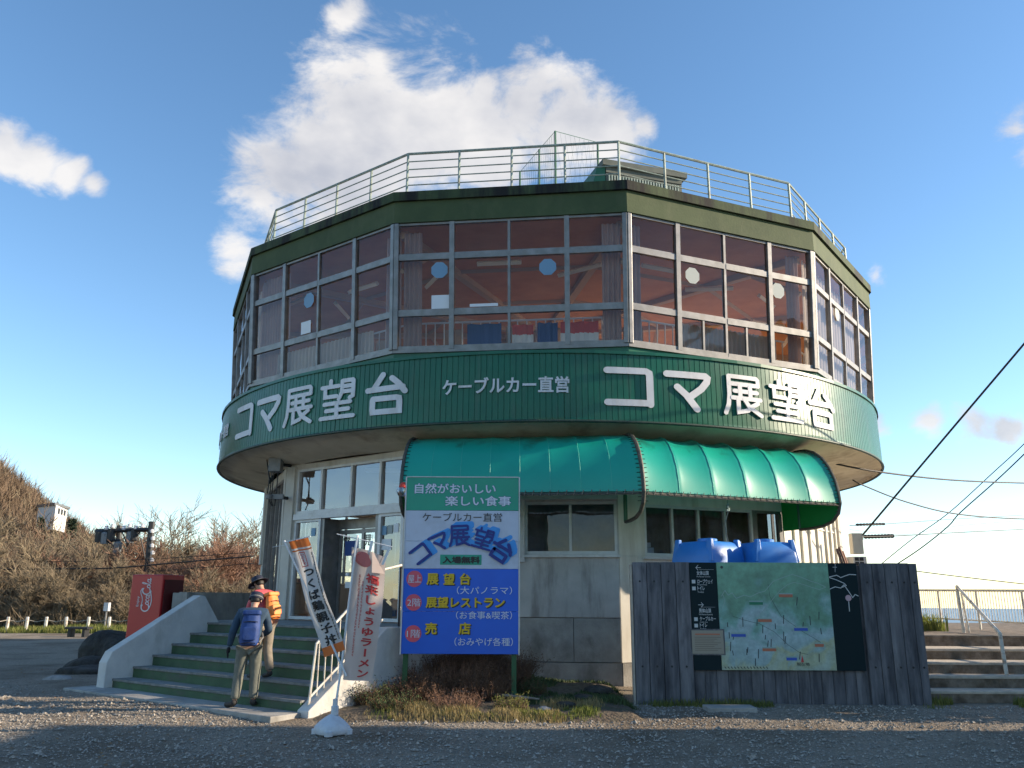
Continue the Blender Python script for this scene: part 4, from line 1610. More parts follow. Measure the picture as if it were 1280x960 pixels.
q = at(132, 800, Y=19.5)
rock('boulder', (q.x + .18, 19.5, .30), (.72, .62, .52), M['rock'], 'large dark boulder on the gravel left of the red machine', 5)
q = at(112, 815, Y=18.6)
rock('boulder', (q.x + .1, 18.4, .10), (.45, .38, .24), M['rock'], 'low dark rock in front of the large boulder', 8)
q = at(118, 842, z=.1)
rock('flat_stone', (q.x - .2, q.y, .12), (.6, .35, .14), M['rock'], 'flat brown stone lying at the foot of the step wall', 12)
q = at(100, 848, z=.1)
rock('flat_stone', (q.x - .3, q.y - .2, .1), (.25, .18, .08), M['stone'], 'small pale stone left of the step wall foot', 13)

# ================================================================== guide sign on green posts
YS = 12.3
gs = thing('guide_sign', 'tall sign board in green, white and blue bands standing on green posts in the shrubs', 'sign', (-.73, YS, .1))
xa, xb = -1.563, .106
for (z0, z1, m) in ((2.833, 3.322, 'sign_teal'), (2.385, 2.830, 'sign_white'), (1.990, 2.382, 'sign_white'), (1.39, 1.987, 'sign_blue'), (.805, 1.387, 'sign_blue')):
    p = MB()
    p.box(xa, xb, YS, YS + .03, z0, z1)
    bevel(p.build('panel', M[m], gs), .003, 1)
p = MB()
for x in (xa - .018, xb + .002):
    p.box(x, x + .018, YS - .008, YS + .045, .795, 3.33)
p.box(xa, xb, YS - .006, YS + .043, 3.324, 3.337)
p.build('frame', M['alu_white'], gs)
for x in (xa + .06, xb - .06):
    p = MB()
    p.box(x - .035, x + .035, YS + .05, YS + .12, .0, 3.2)
    p.build('post', M['signpost'], gs)
p = MB()
for z in (1.0, 2.0, 3.0):
    p.box(xa + .1, xb - .1, YS + .031, YS + .049, z, z + .04)
p.build('brace', M['signpost'], gs)
T = lambda m, nm: p.build(nm, M[m], gs)
# outlined white lettering on green
p = MB()
textbox(p, '自然がおいしい', 518, 604, 620, 617.5, YS, bold=.035, lift=.0015, thick=.002)
textbox(p, '楽しい食事', 556, 619.5, 639, 633, YS, bold=.035, lift=.0015, thick=.002)
T('navy', 'lettering_outline')
p = MB()
textbox(p, '自然がおいしい', 518.4, 604.4, 619.6, 617.1, YS, bold=.018, lift=.004)
textbox(p, '楽しい食事', 556.4, 620, 638.6, 632.6, YS, bold=.018, lift=.004)
T('palewhite', 'lettering')
p = MB()
textbox(p, 'ケーブルカー直営', 528, 641, 627.5, 652, YS, bold=.012)
textbox(p, '入場無料', 553, 695.5, 600, 704.5, YS, bold=.045, lift=.008)
T('black', 'lettering')
p = MB()
a, c = at(550, 706, Y=YS), at(602, 693.5, Y=YS)
p.box(a.x, c.x, YS - .004, YS - .0005, a.z, c.z)
T('sign_teal', 'lettering_ground')


def arch_letters(mb, dx, dy, w, lift):
    for ch, cx, cy, rot, sz in (('コ', 525.5, 692, 38, 22), ('マ', 548.5, 677.5, 24, 22), ('展', 574.5, 669.5, 3, 26), ('望', 604, 673.5, -16, 25), ('台', 627, 687.5, -33, 27)):
        C_ = at(cx + dx, cy + dy, Y=YS)
        s_ = sz / FPX * 12.5
        cr_, sr_ = math.cos(R_(rot)), math.sin(R_(rot))

        def fn(u, v, h):
            a, b = (u - .5) * s_, (v - .5) * s_
            return (C_.x + a * cr_ - b * sr_, YS - lift - h, C_.z + a * sr_ + b * cr_)
        glyph(mb, ch, w * (.72 if ch in '展望' else 1), fn, .002)


p = MB()
for k in range(6):
    arch_letters(p, 1.4 + k * .9, -.8 - k * .6, .19, .002 + .00001 * k)
T('skyblue', 'arched_lettering_shade')
p = MB()
arch_letters(p, 0, 0, .145, .022)
T('navy', 'arched_lettering')
# discs
for k, (cx, cy, t_) in enumerate(((518, 723.5, '屋上'), (517, 753, '2階'), (516.5, 792, '1階'))):
    C_ = at(cx, cy, Y=YS)
    p = MB()
    r_ = .116
    p.prism([(C_.x + r_ * math.cos(2 * math.pi * j / 28), YS - .004, C_.z + r_ * math.sin(2 * math.pi * j / 28)) for j in range(28)], (0, .0035, 0))
    T('pink', 'floor_disc')
    p = MB()
    textbox(p, t_, cx - 8, cy - 5, cx + 8.5, cy + 5, YS, bold=.006, lift=.008)
    T('palewhite', 'floor_lettering')
rows = (('展', 533, 716.5, 548, 731), ('望', 554, 716.5, 568, 731), ('台', 574.5, 716.5, 588, 731), ('展望レストラン', 532, 746, 631, 760), ('売', 531, 778, 546, 793), ('店', 573, 778, 588, 793))
p = MB()
for t_, a, b_, c, d in rows:
    textbox(p, t_, a + 1.3, b_ + 1.0, c + 1.3, d + 1.2, YS, bold=.035, lift=.002, thick=.001)
T('black', 'lettering_shadow')
p = MB()
for t_, a, b_, c, d in rows:
    textbox(p, t_, a, b_, c, d, YS, bold=.032, lift=.006)
T('yellow', 'lettering')
p = MB()
for t_, a, b_, c, d in (('（大パノラマ）', 571, 733, 640, 743), ('（お食事&喫茶）', 570, 764, 640, 774), ('（おみやげ各種）', 568, 797, 641, 807.5)):
    textbox(p, t_, a, b_, c, d, YS, bold=.006, lift=.005)
T('palewhite', 'lettering')

# ================================================================== map board
YB = 12.7
bd = thing('map_board', 'large weathered plank board carrying the hiking map and route panels', 'notice board', (4, YB, .1))
zt = 2.11
x0_, x1_ = 1.82, 6.11
xs = []
x = x0_
r = random.Random(3)
while x < x1_ - .05:
    w = .215 if x < 2.6 else (.17 if x < 5.0 else .185)
    if x + w > x1_ - .08:
        w = x1_ - x
    xs.append((x, x + w))
    x += w
for k, (a, c) in enumerate(xs):
    p = MB()
    mid = 2.66 < (a + c) / 2 < 5.2
    dy = r.uniform(-.006, .006) + (.05 if mid else 0)
    z1 = (.565 if mid else zt) + (0 if mid else r.uniform(-.004, .004))
    zb = .02 + r.uniform(-.02, .02)
    p.box(a + .004, c - .004, YB + dy, YB + .04 + dy, zb, z1)
    o_ = bevel(p.build('plank', M['plank'] if k % 3 else M['plank2'], bd), .004, 1)
    if not mid:
        p = MB()
        for z in (.62, 1.83):
            for xx in ((a + c) / 2,):
                p.lathe((xx, YB + dy, z), [(.0, 0), (.012, 0)], 8)
                V_ = [(xx + .016 * math.cos(j * .785), YB + dy - .006, z + .016 * math.sin(j * .785)) for j in range(8)]
                p.prism(V_, (0, .01, 0))
        p.build('bolt', M['black'], o_)
p = MB()
p.box(x0_ + .02, x1_ - .02, YB + .10, YB + .16, 1.75, 1.87)
p.box(x0_ + .02, x1_ - .02, YB + .10, YB + .16, .55, .67)
for x in (x0_ + .05, 3.2, 4.7, x1_ - .14):
    p.box(x, x + .09, YB + .161, YB + .25, -.2, zt - .02)
p.build('back_frame', M['plank'], bd)
p = MB()
p.box(x0_ + .01, x1_ - .01, YB + .064, YB + .098, .05, zt - .03)
p.build('backing_sheet', M['plank'], bd)
p = MB()
p.box(x0_ - .035, x0_ - .004, YB - .012, YB + .10, -.05, 2.08)
bevel(p.build('edge_post', M['woodpost'], bd), .006)
p = MB()
for (a, c, z0, z1) in ((2.685, 3.085, .57, zt),):
    p.box(a, c, YB + .005, YB + .06, z0, z1)
p.build('route_panel', M['board_dark'], bd)
p = MB()
p.box(4.772, 5.198, YB + .005, YB + .06, .57, zt)
p.build('route_panel', M['board_dark'], bd)
# map sheet
mm_ = bpy.data.materials.new('printed_hiking_map')
mm_.use_nodes = True
t = mm_.node_tree
bs = t.nodes['Principled BSDF']
bs.inputs['Roughness'].default_value = .35
tcn = t.nodes.new('ShaderNodeTexCoord')
nz = t.nodes.new('ShaderNodeTexNoise')
nz.inputs['Scale'].default_value = 2.2
nz.inputs['Detail'].default_value = 8
nz.inputs['Distortion'].default_value = .6
t.links.new(tcn.outputs['Object'], nz.inputs['Vector'])
sp = t.nodes.new('ShaderNodeSeparateXYZ')
t.links.new(tcn.outputs['Object'], sp.inputs[0])
ma = t.nodes.new('ShaderNodeMath')
ma.operation = 'MULTIPLY_ADD'
ma.inputs[1].default_value = .42
ma.inputs[2].default_value = -.28
t.links.new(sp.outputs[2], ma.inputs[0])
ms_ = t.nodes.new('ShaderNodeMath')
ms_.operation = 'MULTIPLY_ADD'
ms_.inputs[1].default_value = .9
t.links.new(nz.outputs['Fac'], ms_.inputs[0])
t.links.new(ma.outputs[0], ms_.inputs[2])
rp = t.nodes.new('ShaderNodeValToRGB')
E_ = rp.color_ramp.elements
E_[0].position, E_[0].color = .30, (0.321, 0.409, 0.346, 1)
E_[1].position, E_[1].color = .95, (0.132, 0.319, 0.219, 1)
for pos, c in ((.42, (0.340, 0.390, 0.253, 1)), (.50, (0.255, 0.380, 0.380, 1)), (.60, (0.288, 0.413, 0.438, 1)), (.70, (0.151, 0.326, 0.288, 1)), (.8, (0.097, 0.246, 0.172, 1))):
    e = E_.new(pos)
    e.color = c
t.links.new(ms_.outputs[0], rp.inputs['Fac'])
nz2 = t.nodes.new('ShaderNodeTexNoise')
nz2.inputs['Scale'].default_value = 9
nz2.inputs['Detail'].default_value = 8
nz2.inputs['Roughness'].default_value = .7
t.links.new(tcn.outputs['Object'], nz2.inputs['Vector'])
hs = t.nodes.new('ShaderNodeMix')
hs.data_type = 'RGBA'
hs.blend_type = 'OVERLAY'
hs.inputs[0].default_value = .7
t.links.new(rp.outputs[0], hs.inputs[6])
t.links.new(nz2.outputs['Fac'], hs.inputs[7])
t.links.new(hs.outputs[2], bs.inputs['Base Color'])
p = MB()
p.box(3.09, 4.767, YB - .002, YB + .055, .575, zt + .003)
p.build('map_sheet', mm_, bd)


def bpt(px, py):
    q = at(px, py, Y=YB)
    return q


def line_px(mb, pts, w, lift=.004):
    Q = [bpt(*q_) for q_ in pts]
    for k, (a, c) in enumerate(zip(Q, Q[1:])):
        d = Vector((c.x - a.x, 0, c.z - a.z))
        if d.length < 1e-6:
            continue
        d.normalize()
        s = Vector((-d.z, 0, d.x)) * w / 2
        y = YB - lift - .0002 * (k % 7)
        e = d * w * .3
        mb.quad((a.x - s.x - e.x, y, a.z - s.z - e.z), (c.x - s.x + e.x, y, c.z - s.z + e.z), (c.x + s.x + e.x, y, c.z + s.z + e.z), (a.x + s.x - e.x, y, a.z + s.z - e.z))


M['map_white'] = mat('map_pale_line', (.24, .36, .33), .5)
M['map_line2'] = mat('map_grey_line', (.50, .52, .52), .5)
M['map_red'] = mat('map_orange_label', (.42, .14, .08), .5)
M['map_blue'] = mat('map_blue_label', (.03, .09, .42), .5)
M['map_green'] = mat('map_green_label', (.01, .17, .09), .5)
M['map_ink'] = mat('map_ink', (.03, .045, .05), .5)
p = MB()
line_px(p, [(902, 745), (906, 738), (910, 744), (915, 741), (920, 748), (930, 744), (938, 746), (948, 741), (956, 739), (966, 727), (978, 722), (990, 718), (1000, 721), (1012, 726), (1022, 729), (1032, 734)], .010)
line_px(p, [(1032, 734), (1024, 737), (1014, 734), (1002, 730), (992, 728), (984, 731), (975, 738), (965, 750), (955, 762), (948, 772)], .008)
line_px(p, [(903, 760), (906, 752), (904, 744)], .007)
p.build('map_roads', M['map_white'], bd)
p = MB()
line_px(p, [(960, 730), (962, 745), (968, 756), (976, 770), (990, 780), (1004, 790), (1018, 798), (1030, 806)], .005)
line_px(p, [(915, 770), (930, 775), (950, 780), (968, 790), (985, 806), (1000, 816), (1010, 818)], .005)
for k in range(26):
    px_, py_ = r.uniform(908, 1028), r.uniform(745, 825)
    line_px(p, [(px_, py_), (px_ + r.uniform(-1, 1), py_ + r.uniform(5, 12))], .012, .0045)
for k in range(14):
    line_px(p, [(906 + k * 4, 833.5), (907.5 + k * 4, 835.5)], .012, .0045)
p.build('map_ink_marks', M['map_ink'], bd)
for (m, cx, cy, w) in (('map_red', 982, 744, 17), ('map_red', 956, 775, 17), ('map_red', 961.5, 811.5, 17), ('map_red', 1024, 806, 11), ('map_blue', 923, 793.5, 18), ('map_blue', 1001, 786, 17), ('map_blue', 989.5, 823, 13), ('map_green', 945, 753.5, 17)):
    a = bpt(cx - w / 2, cy)
    c = bpt(cx + w / 2, cy)
    p = MB()
    p.box(a.x, c.x, YB - .006, YB - .0025, a.z - .028, a.z + .012)
    p.box(a.x, c.x, YB - .0055, YB - .0025, a.z + .013, a.z + .032, 1)
    p.build('map_label', [M[m], M['map_white']], bd)
p = MB()
q = bpt(1003, 826)
p.prism([(q.x - .022, YB - .005, q.z - .02), (q.x + .022, YB - .005, q.z - .02), (q.x, YB - .005, q.z + .08)], (0, .002, 0))
p.build('map_arrow', M['redprint'], bd)
p = MB()
textbox(p, '現在地', 996, 828, 1012, 832.5, YB, lift=.006)
q = bpt(902, 709)
p.prism([(q.x + .022 * math.cos(j * .523), YB - .005, q.z + .022 * math.sin(j * .523)) for j in range(12)], (0, .002, 0))
p.build('map_print', M['map_ink'], bd)
# route panels
p = MB()
PL = .0
for t_, a, b_, c, d in (('女体山頂', 871, 713.5, 886, 719), ('ロープウェイ', 872, 724, 891, 729.5), ('トイレ', 872, 732.5, 881, 738), ('男体山頂', 874, 760.5, 889, 766), ('ケーブルカー', 875, 770.5, 895, 776), ('トイレ', 875, 778.5, 884, 784),
                        ('Mt.Nyotai Summit', 871, 720, 888, 722), ('Ropeway', 872, 730, 884, 732), ('Toilet', 872, 739, 880, 741), ('Mt.Nantai Summit', 874, 767, 891, 769), ('Cable Car', 875, 776.8, 885, 778.3), ('Toilet', 875, 785, 883, 786.8)):
    textbox(p, t_, a, b_, c, d, YB, bold=.02 if d - b_ > 3 else .0, lift=-.003)
for (cx, cy) in ((867, 727), (867.5, 735.5), (870, 774), (870.3, 782)):
    a = bpt(cx, cy)
    p.box(a.x - .026, a.x + .026, YB + .001, YB + .004, a.z - .026, a.z + .026)
for (x0, x1, y) in ((874, 892, 712), (877, 894, 759)):
    a, c = bpt(x0, y), bpt(x1, y)
    p.box(a.x, c.x, YB + .001, YB + .004, a.z, a.z + .003)
p.build('route_lettering', M['map_line2'], bd)
p = MB()
for (cx, cy, s) in ((873, 709.5, -1), (876, 756, 1)):
    line_px(p, [(cx - 3, cy), (cx + 3, cy)], .008, -.003)
    line_px(p, [(cx + s * .5, cy - 3), (cx + s * 3.2, cy), (cx + s * .5, cy + 3)], .008, -.0025)
line_px(p, [(1037, 721), (1046, 719), (1051, 722), (1056, 720), (1062, 718), (1070, 718.5)], .011, -.003)
line_px(p, [(1037, 722), (1046, 725), (1055, 729), (1058, 732), (1053, 734)], .011, -.003)
line_px(p, [(1036, 737), (1044, 733.5), (1051, 735), (1055, 731), (1060, 738), (1064, 744), (1066, 747), (1069, 743), (1073, 745)], .011, -.003)
line_px(p, [(1041, 709), (1046, 709)], .007, -.003)
line_px(p, [(1044, 705), (1044, 715)], .006, -.0035)
line_px(p, [(1061, 752), (1062, 764)], .012, -.003)
p.build('route_lines', M['map_line2'], bd)
p = MB()
q = bpt(1060.5, 747.5)
p.prism([(q.x + .045 * math.cos(j * .4488), YB - .002, q.z + .045 * math.sin(j * .4488)) for j in range(14)], (0, .004, 0))
p.build('route_dot', mat('pale_pink_dot', (.50, .33, .36), .5), bd)
nb_ = thing('paper_notice', 'beige paper notice with an orange heading pinned on the left dark route panel', 'notice', (2.9, YB, .95))
a, c = at(865.5, 817, Y=YB), at(903.5, 788, Y=YB)
p = MB()
p.box(a.x, c.x, YB - .016, YB - .008, a.z, c.z)
p.build('sheet', mat('beige_notice', (.30, .27, .21), .7), nb_)
p = MB()
p.box(a.x + .05, c.x - .05, YB - .018, YB - .0165, c.z - .065, c.z - .045)
p.build('heading', M['map_red'], nb_)
p = MB()
for k in range(8):
    p.box(a.x + .04, c.x - .04 - .05 * (k % 3), YB - .018, YB - .0165, c.z - .10 - k * .026, c.z - .094 - k * .026)
p.build('text_lines', mat('brown_ink', (.16, .11, .08), .7), nb_)
p = MB()
p.box(a.x - .02, c.x + .02, YB - .007, YB + .0045, a.z - .02, c.z + .02)
p.build('backing', M['plank2'], nb_)

# ================================================================== blue tanks behind the board
def tank(cx, cy, rz, label, w=.40, d=.40, z0=1.55, z1=2.52):
    t = thing('water_tank', label, 'tank', (cx, cy, z0), group='blue plastic tanks behind the map board')
    Rz = Matrix.Rotation(rz, 3, 'Z')

    def ringp(hx, hy, z, rr):
        o_ = []
        for q in range(4):
            sx, sy = ((1, 1), (-1, 1), (-1, -1), (1, -1))[q]
            for j in range(5):
                a = math.pi / 2 * q + math.pi / 2 * j / 4
                o_.append(Rz @ Vector((sx * (hx - rr) + rr * math.cos(a), sy * (hy - rr) + rr * math.sin(a), 0)) + Vector((cx, cy, z)))
        return o_
    prof = [(z0, .96), (z0 + .06, 1.0), (z0 + .40, 1.0), (z0 + .44, 1.02), (z0 + .49, 1.02), (z0 + .53, 1.0), (z0 + .66, .985), (z0 + .76, .95), (z0 + .84, .88), (z0 + .90, .80), (z0 + .925, .72)]
    V, F_ = [], []
    for z, f in prof:
        V += ringp(w * f, d * f, z, .09)
    n = 20
    for j in range(len(prof) - 1):
        for k in range(n):
            F_.append((j * n + k, j * n + (k + 1) % n, (j + 1) * n + (k + 1) % n, (j + 1) * n + k))
    F_.append(tuple((len(prof) - 1) * n + k for k in range(n)))
    p = MB()
    p.add(V, F_)
    fixn(p.build('body', M['tank'], t, smooth=True))
    for sx in (-1, 1):
        for sy in (-1, 1):
            p = MB()
            pts = []
            for (u, v, z) in ((0, 0, .60), (1, 0, .60), (1, 1, .60), (0, 1, .60), (.45, .35, .965), (1.0, .35, .965), (1.0, 1.0, .965), (.45, 1.0, .965)):
                X = sx * (w * .98 - .13 * u)
                Yy = sy * (d * .98 - .13 * v)
                pts.append(Rz @ Vector((X, Yy, 0)) + Vector((cx, cy, z0 + z)))
            p.hexa(pts)
            bevel(fixn(p.build('lug', M['tank'], t)), .015, 2)
    p = MB()
    p.lathe((cx, cy, z0 + .925), [(.16, 0), (.16, .05), (.14, .06), (0, .06)], 20)
    p.build('lid', M['tank'], t)
    p = MB()
    V = ringp(w * 1.03, d * 1.03, z0 + .30, .09)
    p.tube(V + [V[0]], .008, n=4, cap=False)
    p.build('strap', M['black_rubber'], t)
    return t


tank(3.22, 13.75, R_(38), 'blue plastic water tank with its dark left side showing, left of the two tanks', .44, .42)
tank(4.18, 13.85, R_(12), 'blue plastic water tank nearer the pipes, right of the two tanks', .40, .42)
sd = thing('tank_stand', 'low dark timber stand under the two blue tanks behind the board', 'stand', (3.7, 13.8, .1))
p = MB()
p.box(2.6, 4.75, 13.3, 14.3, 1.48, 1.54)
p.build('deck', M['plank'], sd)
for x in (2.65, 3.65, 4.6):
    for y in (13.35, 14.2):
        p = MB()
        p.box(x, x + .09, y, y + .09, .0, 1.479)
        p.build('leg', M['plank'], sd)
pr = thing('leaning_pipe', 'two rusty brown pipes leaning beside the sunlit wall behind the board', 'pipes', (5.2, 14.2, .1))
for (a, c) in (((1046, 686), (1057, 706)), ((1049, 684), (1063, 706)), ((1053, 689), (1063, 700))):
    A_, B_ = at(*a, Y=14.3), at(*c, Y=14.0)
    dz = (B_ - A_)
    p = MB()
    e_ = A_ + Vector((.22, -.15, -1)) * 2.0
    p.tube([A_, e_], .022, n=6)
    p.build('pipe', M['pipe'], pr)
bt = thing('hanging_bottle', 'small clear bottle hanging on a wire below the sunlit awning', 'bottle', at(910, 630, Y=14.6))
q = at(910, 634, Y=14.6)
p = MB()
p.lathe((q.x, q.y, q.z), [(0, -.07), (.03, -.07), (.033, .02), (.012, .06), (.012, .09), (0, .09)], 10)
p.build('body', M['glass_dn'], bt)
p = MB()
p.tube([q + Vector((0, 0, .09)), q + Vector((.01, .05, .38))], .004, n=4)
p.tube([q + Vector((0, 0, -.07)), at(906, 655, Y=14.6), at(908, 668, Y=14.6), at(914, 690, Y=14.5)], .012, n=5)
p.build('cord', M['alu'], bt)

# ================================================================== fixtures on the building
q = at(345, 581, Y=17.2)
p = MB()
p.box(q.x - .13, q.x + .12, 17.1, 17.35, q.z - .15, q.z + .14)
bevel(p.build('junction_box', M['greybox'], tower), .01)
p = MB()
e0 = FP(1, .1, .03, 0)
for z in (q.z + .02, at(345, 621, Y=17.2).z):
    p.tube([(q.x, 17.25, z), (e0.x, e0.y, z)], .035, n=5)
for dx in (-.07, -.03, .06):
    p.tube([(q.x + dx, 17.2, q.z - .15), (q.x + dx - .02, 17.22, q.z - .75), (q.x + dx * .4, 17.25, q.z - .86)], .012, n=5)
p.tube([(q.x - .05, 17.2, q.z + .12), (q.x - .06, 17.2, q.z + .32)], .02, n=5)
p.build('mounting_bracket', M['dark'], tower)
q2 = at(341, 621, Y=17.2)
p = MB()
p.box(q2.x - .10, q2.x + .22, 17.15, 17.25, q2.z - .05, q2.z + .05)
p.lathe((q2.x - .06, 17.14, q2.z), [(0, -.06), (.07, -.05), (.08, .03), (0, .06)], 10)
p.build('floodlight', M['greybox'], tower)
p = MB()
c1_, c2_ = at(312, 560, Y=18.6), at(333, 570, Y=17.4)
p.tube([c1_, at(322, 560, Y=18.0), c2_, at(337, 600, Y=17.2), at(334, 617, Y=17.2)], .014, n=5)
p.build('service_cable', M['cable'], tower)
sl_ = thing('clip_spotlight', 'small round spotlight with a red cap clipped beside the awning and the tall sign', 'lamp', at(503, 612, Y=12.3))
q = at(502, 614, Y=12.35)
p = MB()
p.lathe((q.x, q.y, q.z), [(0, -.08), (.05, -.07), (.075, -.01), (.07, .05)], 14)
p.build('bulb', M['glass_dn'], sl_)
p = MB()
p.lathe((q.x + .03, q.y, q.z + .05), [(.075, 0), (.06, .05), (.03, .08), (0, .09)], 14)
p.build('cap', M['redcloth'], sl_)
p = MB()
p.tube([(q.x + .05, q.y, q.z + .08), (-1.58, 12.36, q.z + .1)], .015, n=5)
p.tube([(q.x + .03, q.y, q.z - .02), (q.x + .10, q.y + .02, q.z - .3)], .008, n=5)
p.build('arm', M['dark'], sl_)
q = at(1067, 680, Y=18.2)
p = MB()
p.box(q.x - .10, q.x + .13, 18.0, 18.2, q.z - .22, q.z + .22)
bevel(p.build('meter_box', M['cream'], tower), .01)
p = MB()
p.box(q.x + .13, q.x + .16, 18.05, 18.15, q.z + .08, q.z + .18)
p.build('cable_clamp', M['dark'], tower)
ac = thing('air_conditioner_unit', 'white outdoor air conditioner unit standing behind the right end of the board', 'air conditioner', at(1076, 700, Y=19.5))
q = at(1066, 695.5, Y=19.5)
p = MB()
p.box(q.x, q.x + .32, 19.5, 20.2, q.z - .6, q.z)
bevel(p.build('casing', M['alu_white'], ac), .01)
p = MB()
for a in (.04, .15):
    for b_ in (-.10, -.20):
        p.box(q.x + a + .0, q.x + a + .09, 19.49, 19.499, q.z + b_, q.z + b_ + .08)
p.build('grille', M['dark'], ac)
p = MB()
p.box(q.x + .02, q.x + .28, 19.55, 20.15, .0, q.z - .605)
p.build('stand', M['greybox'], ac)

# ================================================================== right-hand terrace steps
rs = thing('terrace_steps', 'brown weathered concrete steps with pale edges at the right, beyond the board', 'steps', (8, 13, .1))
YN = [12.95, 13.40, 13.75, 14.30, 15.0]
for k in range(5):
    z1 = .1 + .175 * (k + 1)
    y1 = YN[k + 1] if k < 4 else 24.5
    p = MB()
    p.box(5.6 if k < 4 else 5.9, 13 if k < 4 else 26, YN[k] + .012, y1 + .011, -.3 if k < 4 else -3, z1 - .045)
    s = p.build('step', M['brownstep'], rs)
    p = MB()
    if k < 4:
        p.box(5.6, 13, YN[k], y1 - .003, z1 - .045, z1)
    else:
        p.box(5.9, 26, YN[k], 16.55, z1 - .045, z1)
    bevel(p.build('tread', M['palestep'] if k < 4 else M['brownstep'], s), .012)
p = MB()
p.box(5.9, 26, YN[4] + .002, YN[4] + .06, .977, .981)
p.build('tread_edge', M['palestep'], rs)
rr_ = thing('stair_rail', 'rust-spotted white pipe handrail sloping down the terrace steps', 'handrail', (8.0, 13.2, .3))
A = at(1205, 791, z=.975)
tA = at(1195.5, 733, Y=A.y)
B_ = at(1261, 859, z=.275)
tB = at(1249, 792, Y=B_.y)
for (a, c, dx) in ((A, tA, 0), (B_, tB, 0)):
    p = MB()
    p.tube([(a.x, a.y, a.z - .05), (c.x + (a.x - c.x) * .3, a.y, c.z)], .030, n=7)
    p.build('post', M['white_rail'], rr_)
p = MB()
p.tube([(tA.x + (A.x - tA.x) * .3, A.y, tA.z), (tB.x + (B_.x - tB.x) * .3, B_.y, tB.z)], .028, n=7)
p.build('top_rail', M['white_rail'], rr_)
p = MB()
p.tube([(tA.x + .16, A.y + .05, .96), (tA.x + .10, A.y + .05, tA.z - .12)], .020, n=7)
p.build('post', M['white_rail'], rr_)
tr_ = thing('terrace_railing', 'long rusty bar railing along the edge of the terrace, sky behind it', 'railing', (9, 18, 1))
P0, P1 = at(1130, 777.5, z=.975), at(1310, 790, z=.975)
P2 = P1 + (P1 - P0) * .6
dR = (P2 - P0)
Lr = dR.length
dR.normalize()
ztop = lambda q_: CAMZ + q_.y * ((at(1200, 738, Y=1).z - CAMZ))
p = MB()
p.tube([(P0.x, P0.y, ztop(P0)), (P2.x, P2.y, ztop(P2))], .030, n=6)
p.build('top_rail', M['white_rail'], tr_)
p = MB()
p.tube([(P0.x, P0.y, 1.12), (P2.x, P2.y, 1.12)], .02, n=6)
p.build('bottom_rail', M['white_rail'], tr_)
s = 0
k = 0
while s < Lr:
    q = P0 + dR * s
    p = MB()
    big = k % 16 == 3
    p.tube([(q.x, q.y, .93 if big else 1.12), (q.x, q.y, ztop(q))], .028 if big else .009, n=6 if big else 4)
    p.build('post' if big else 'bar', M['white_rail'], tr_)
    s += .115
    k += 1

# ================================================================== banners
def cloth_grid(fn, nu, nv):
    V = [fn(i / nu, j / nv) for j in range(nv + 1) for i in range(nu + 1)]
    F_ = [(j * (nu + 1) + i, j * (nu + 1) + i + 1, (j + 1) * (nu + 1) + i + 1, (j + 1) * (nu + 1) + i) for j in range(nv) for i in range(nu)]
    return V, F_


def banner_text(mb, txt, fn, u0, u1, v0, v1, bold=.03, lift=.006, rotl=True):
    """characters one under another, laid on the cloth; v runs from top 0 to bottom 1"""
    n = len(txt)
    for k, ch in enumerate(txt):
        if ch == ' ':
            continue
        v, f = text_mesh(ch, offset=.003, extrude=0)
        if bold > .01:
            vs_, fs_ = [v], list(f)
            for j in range(8):
                w_ = v + np.array([bold * math.cos(j * .785), bold * math.sin(j * .785), 0])
                w_[:, 2] = .0004 * (j + 1)
                fs_ += [tuple(i_ + len(v) * (j + 1) for i_ in q_) for q_ in f]
                vs_.append(w_)
            v, f = np.concatenate(vs_), fs_
        lo, hi = v.min(0), v.max(0)
        w, h = hi[0] - lo[0], hi[1] - lo[1]
        if ch == 'ー':
            v = np.stack([v[:, 1] - lo[1], -(v[:, 0] - lo[0]), v[:, 2]], 1)
            lo, hi = v.min(0), v.max(0)
            w, h = hi[0] - lo[0], hi[1] - lo[1]
        cu, cv = (u0 + u1) / 2, v0 + (v1 - v0) * (k + .5) / n
        du, dv = (u1 - u0), (v1 - v0) / n * .88
        sc_ = min(1.0, 1 / max(w, h, .5))
        pts = []
        for q in v:
            a = (q[0] - lo[0] - w / 2) * sc_
            b_ = (q[1] - lo[1] - h / 2) * sc_
            pts.append(fn(cu + a * du, cv - b_ * dv, lift + q[2]))
        mb.add(pts, f)




def small_marks(mb, fn, u0, u1, v0, v1, n, lift=.006):
    """a column of print too small to read in the photo: short brush marks"""
    rr = random.Random(n)
    h = (v1 - v0) / n
    for k in range(n):
        c = v0 + h * (k + .5)
        for j in range(3):
            a, b_ = u0 + (u1 - u0) * rr.uniform(0, .4), u1 - (u1 - u0) * rr.uniform(0, .4)
            y = c + h * (-.3 + .3 * j + rr.uniform(-.05, .05))
            t_ = h * .09
            mb.add([fn(a, y - t_, lift), fn(b_, y - t_, lift), fn(b_, y + t_, lift), fn(a, y + t_, lift)], [(0, 1, 2, 3)])
        a = u0 + (u1 - u0) * rr.uniform(.3, .7)
        mb.add([fn(a - .008, c - h * .38, lift + .001), fn(a + .008, c - h * .38, lift + .001), fn(a + .008, c + h * .38, lift + .001), fn(a - .008, c + h * .38, lift + .001)], [(0, 1, 2, 3)])


YN_ = 10.5
bn = thing('leaning_banner', 'white banner with orange ends and black lettering, leaning left on its pole', 'banner', at(427, 832, Y=YN_))
TL, TR_, BL, BR = at(360, 676, Y=YN_ + .10), at(385, 671.5, Y=YN_ - .02), at(404.5, 822, Y=YN_ + .05), at(431, 812, Y=YN_ - .05)


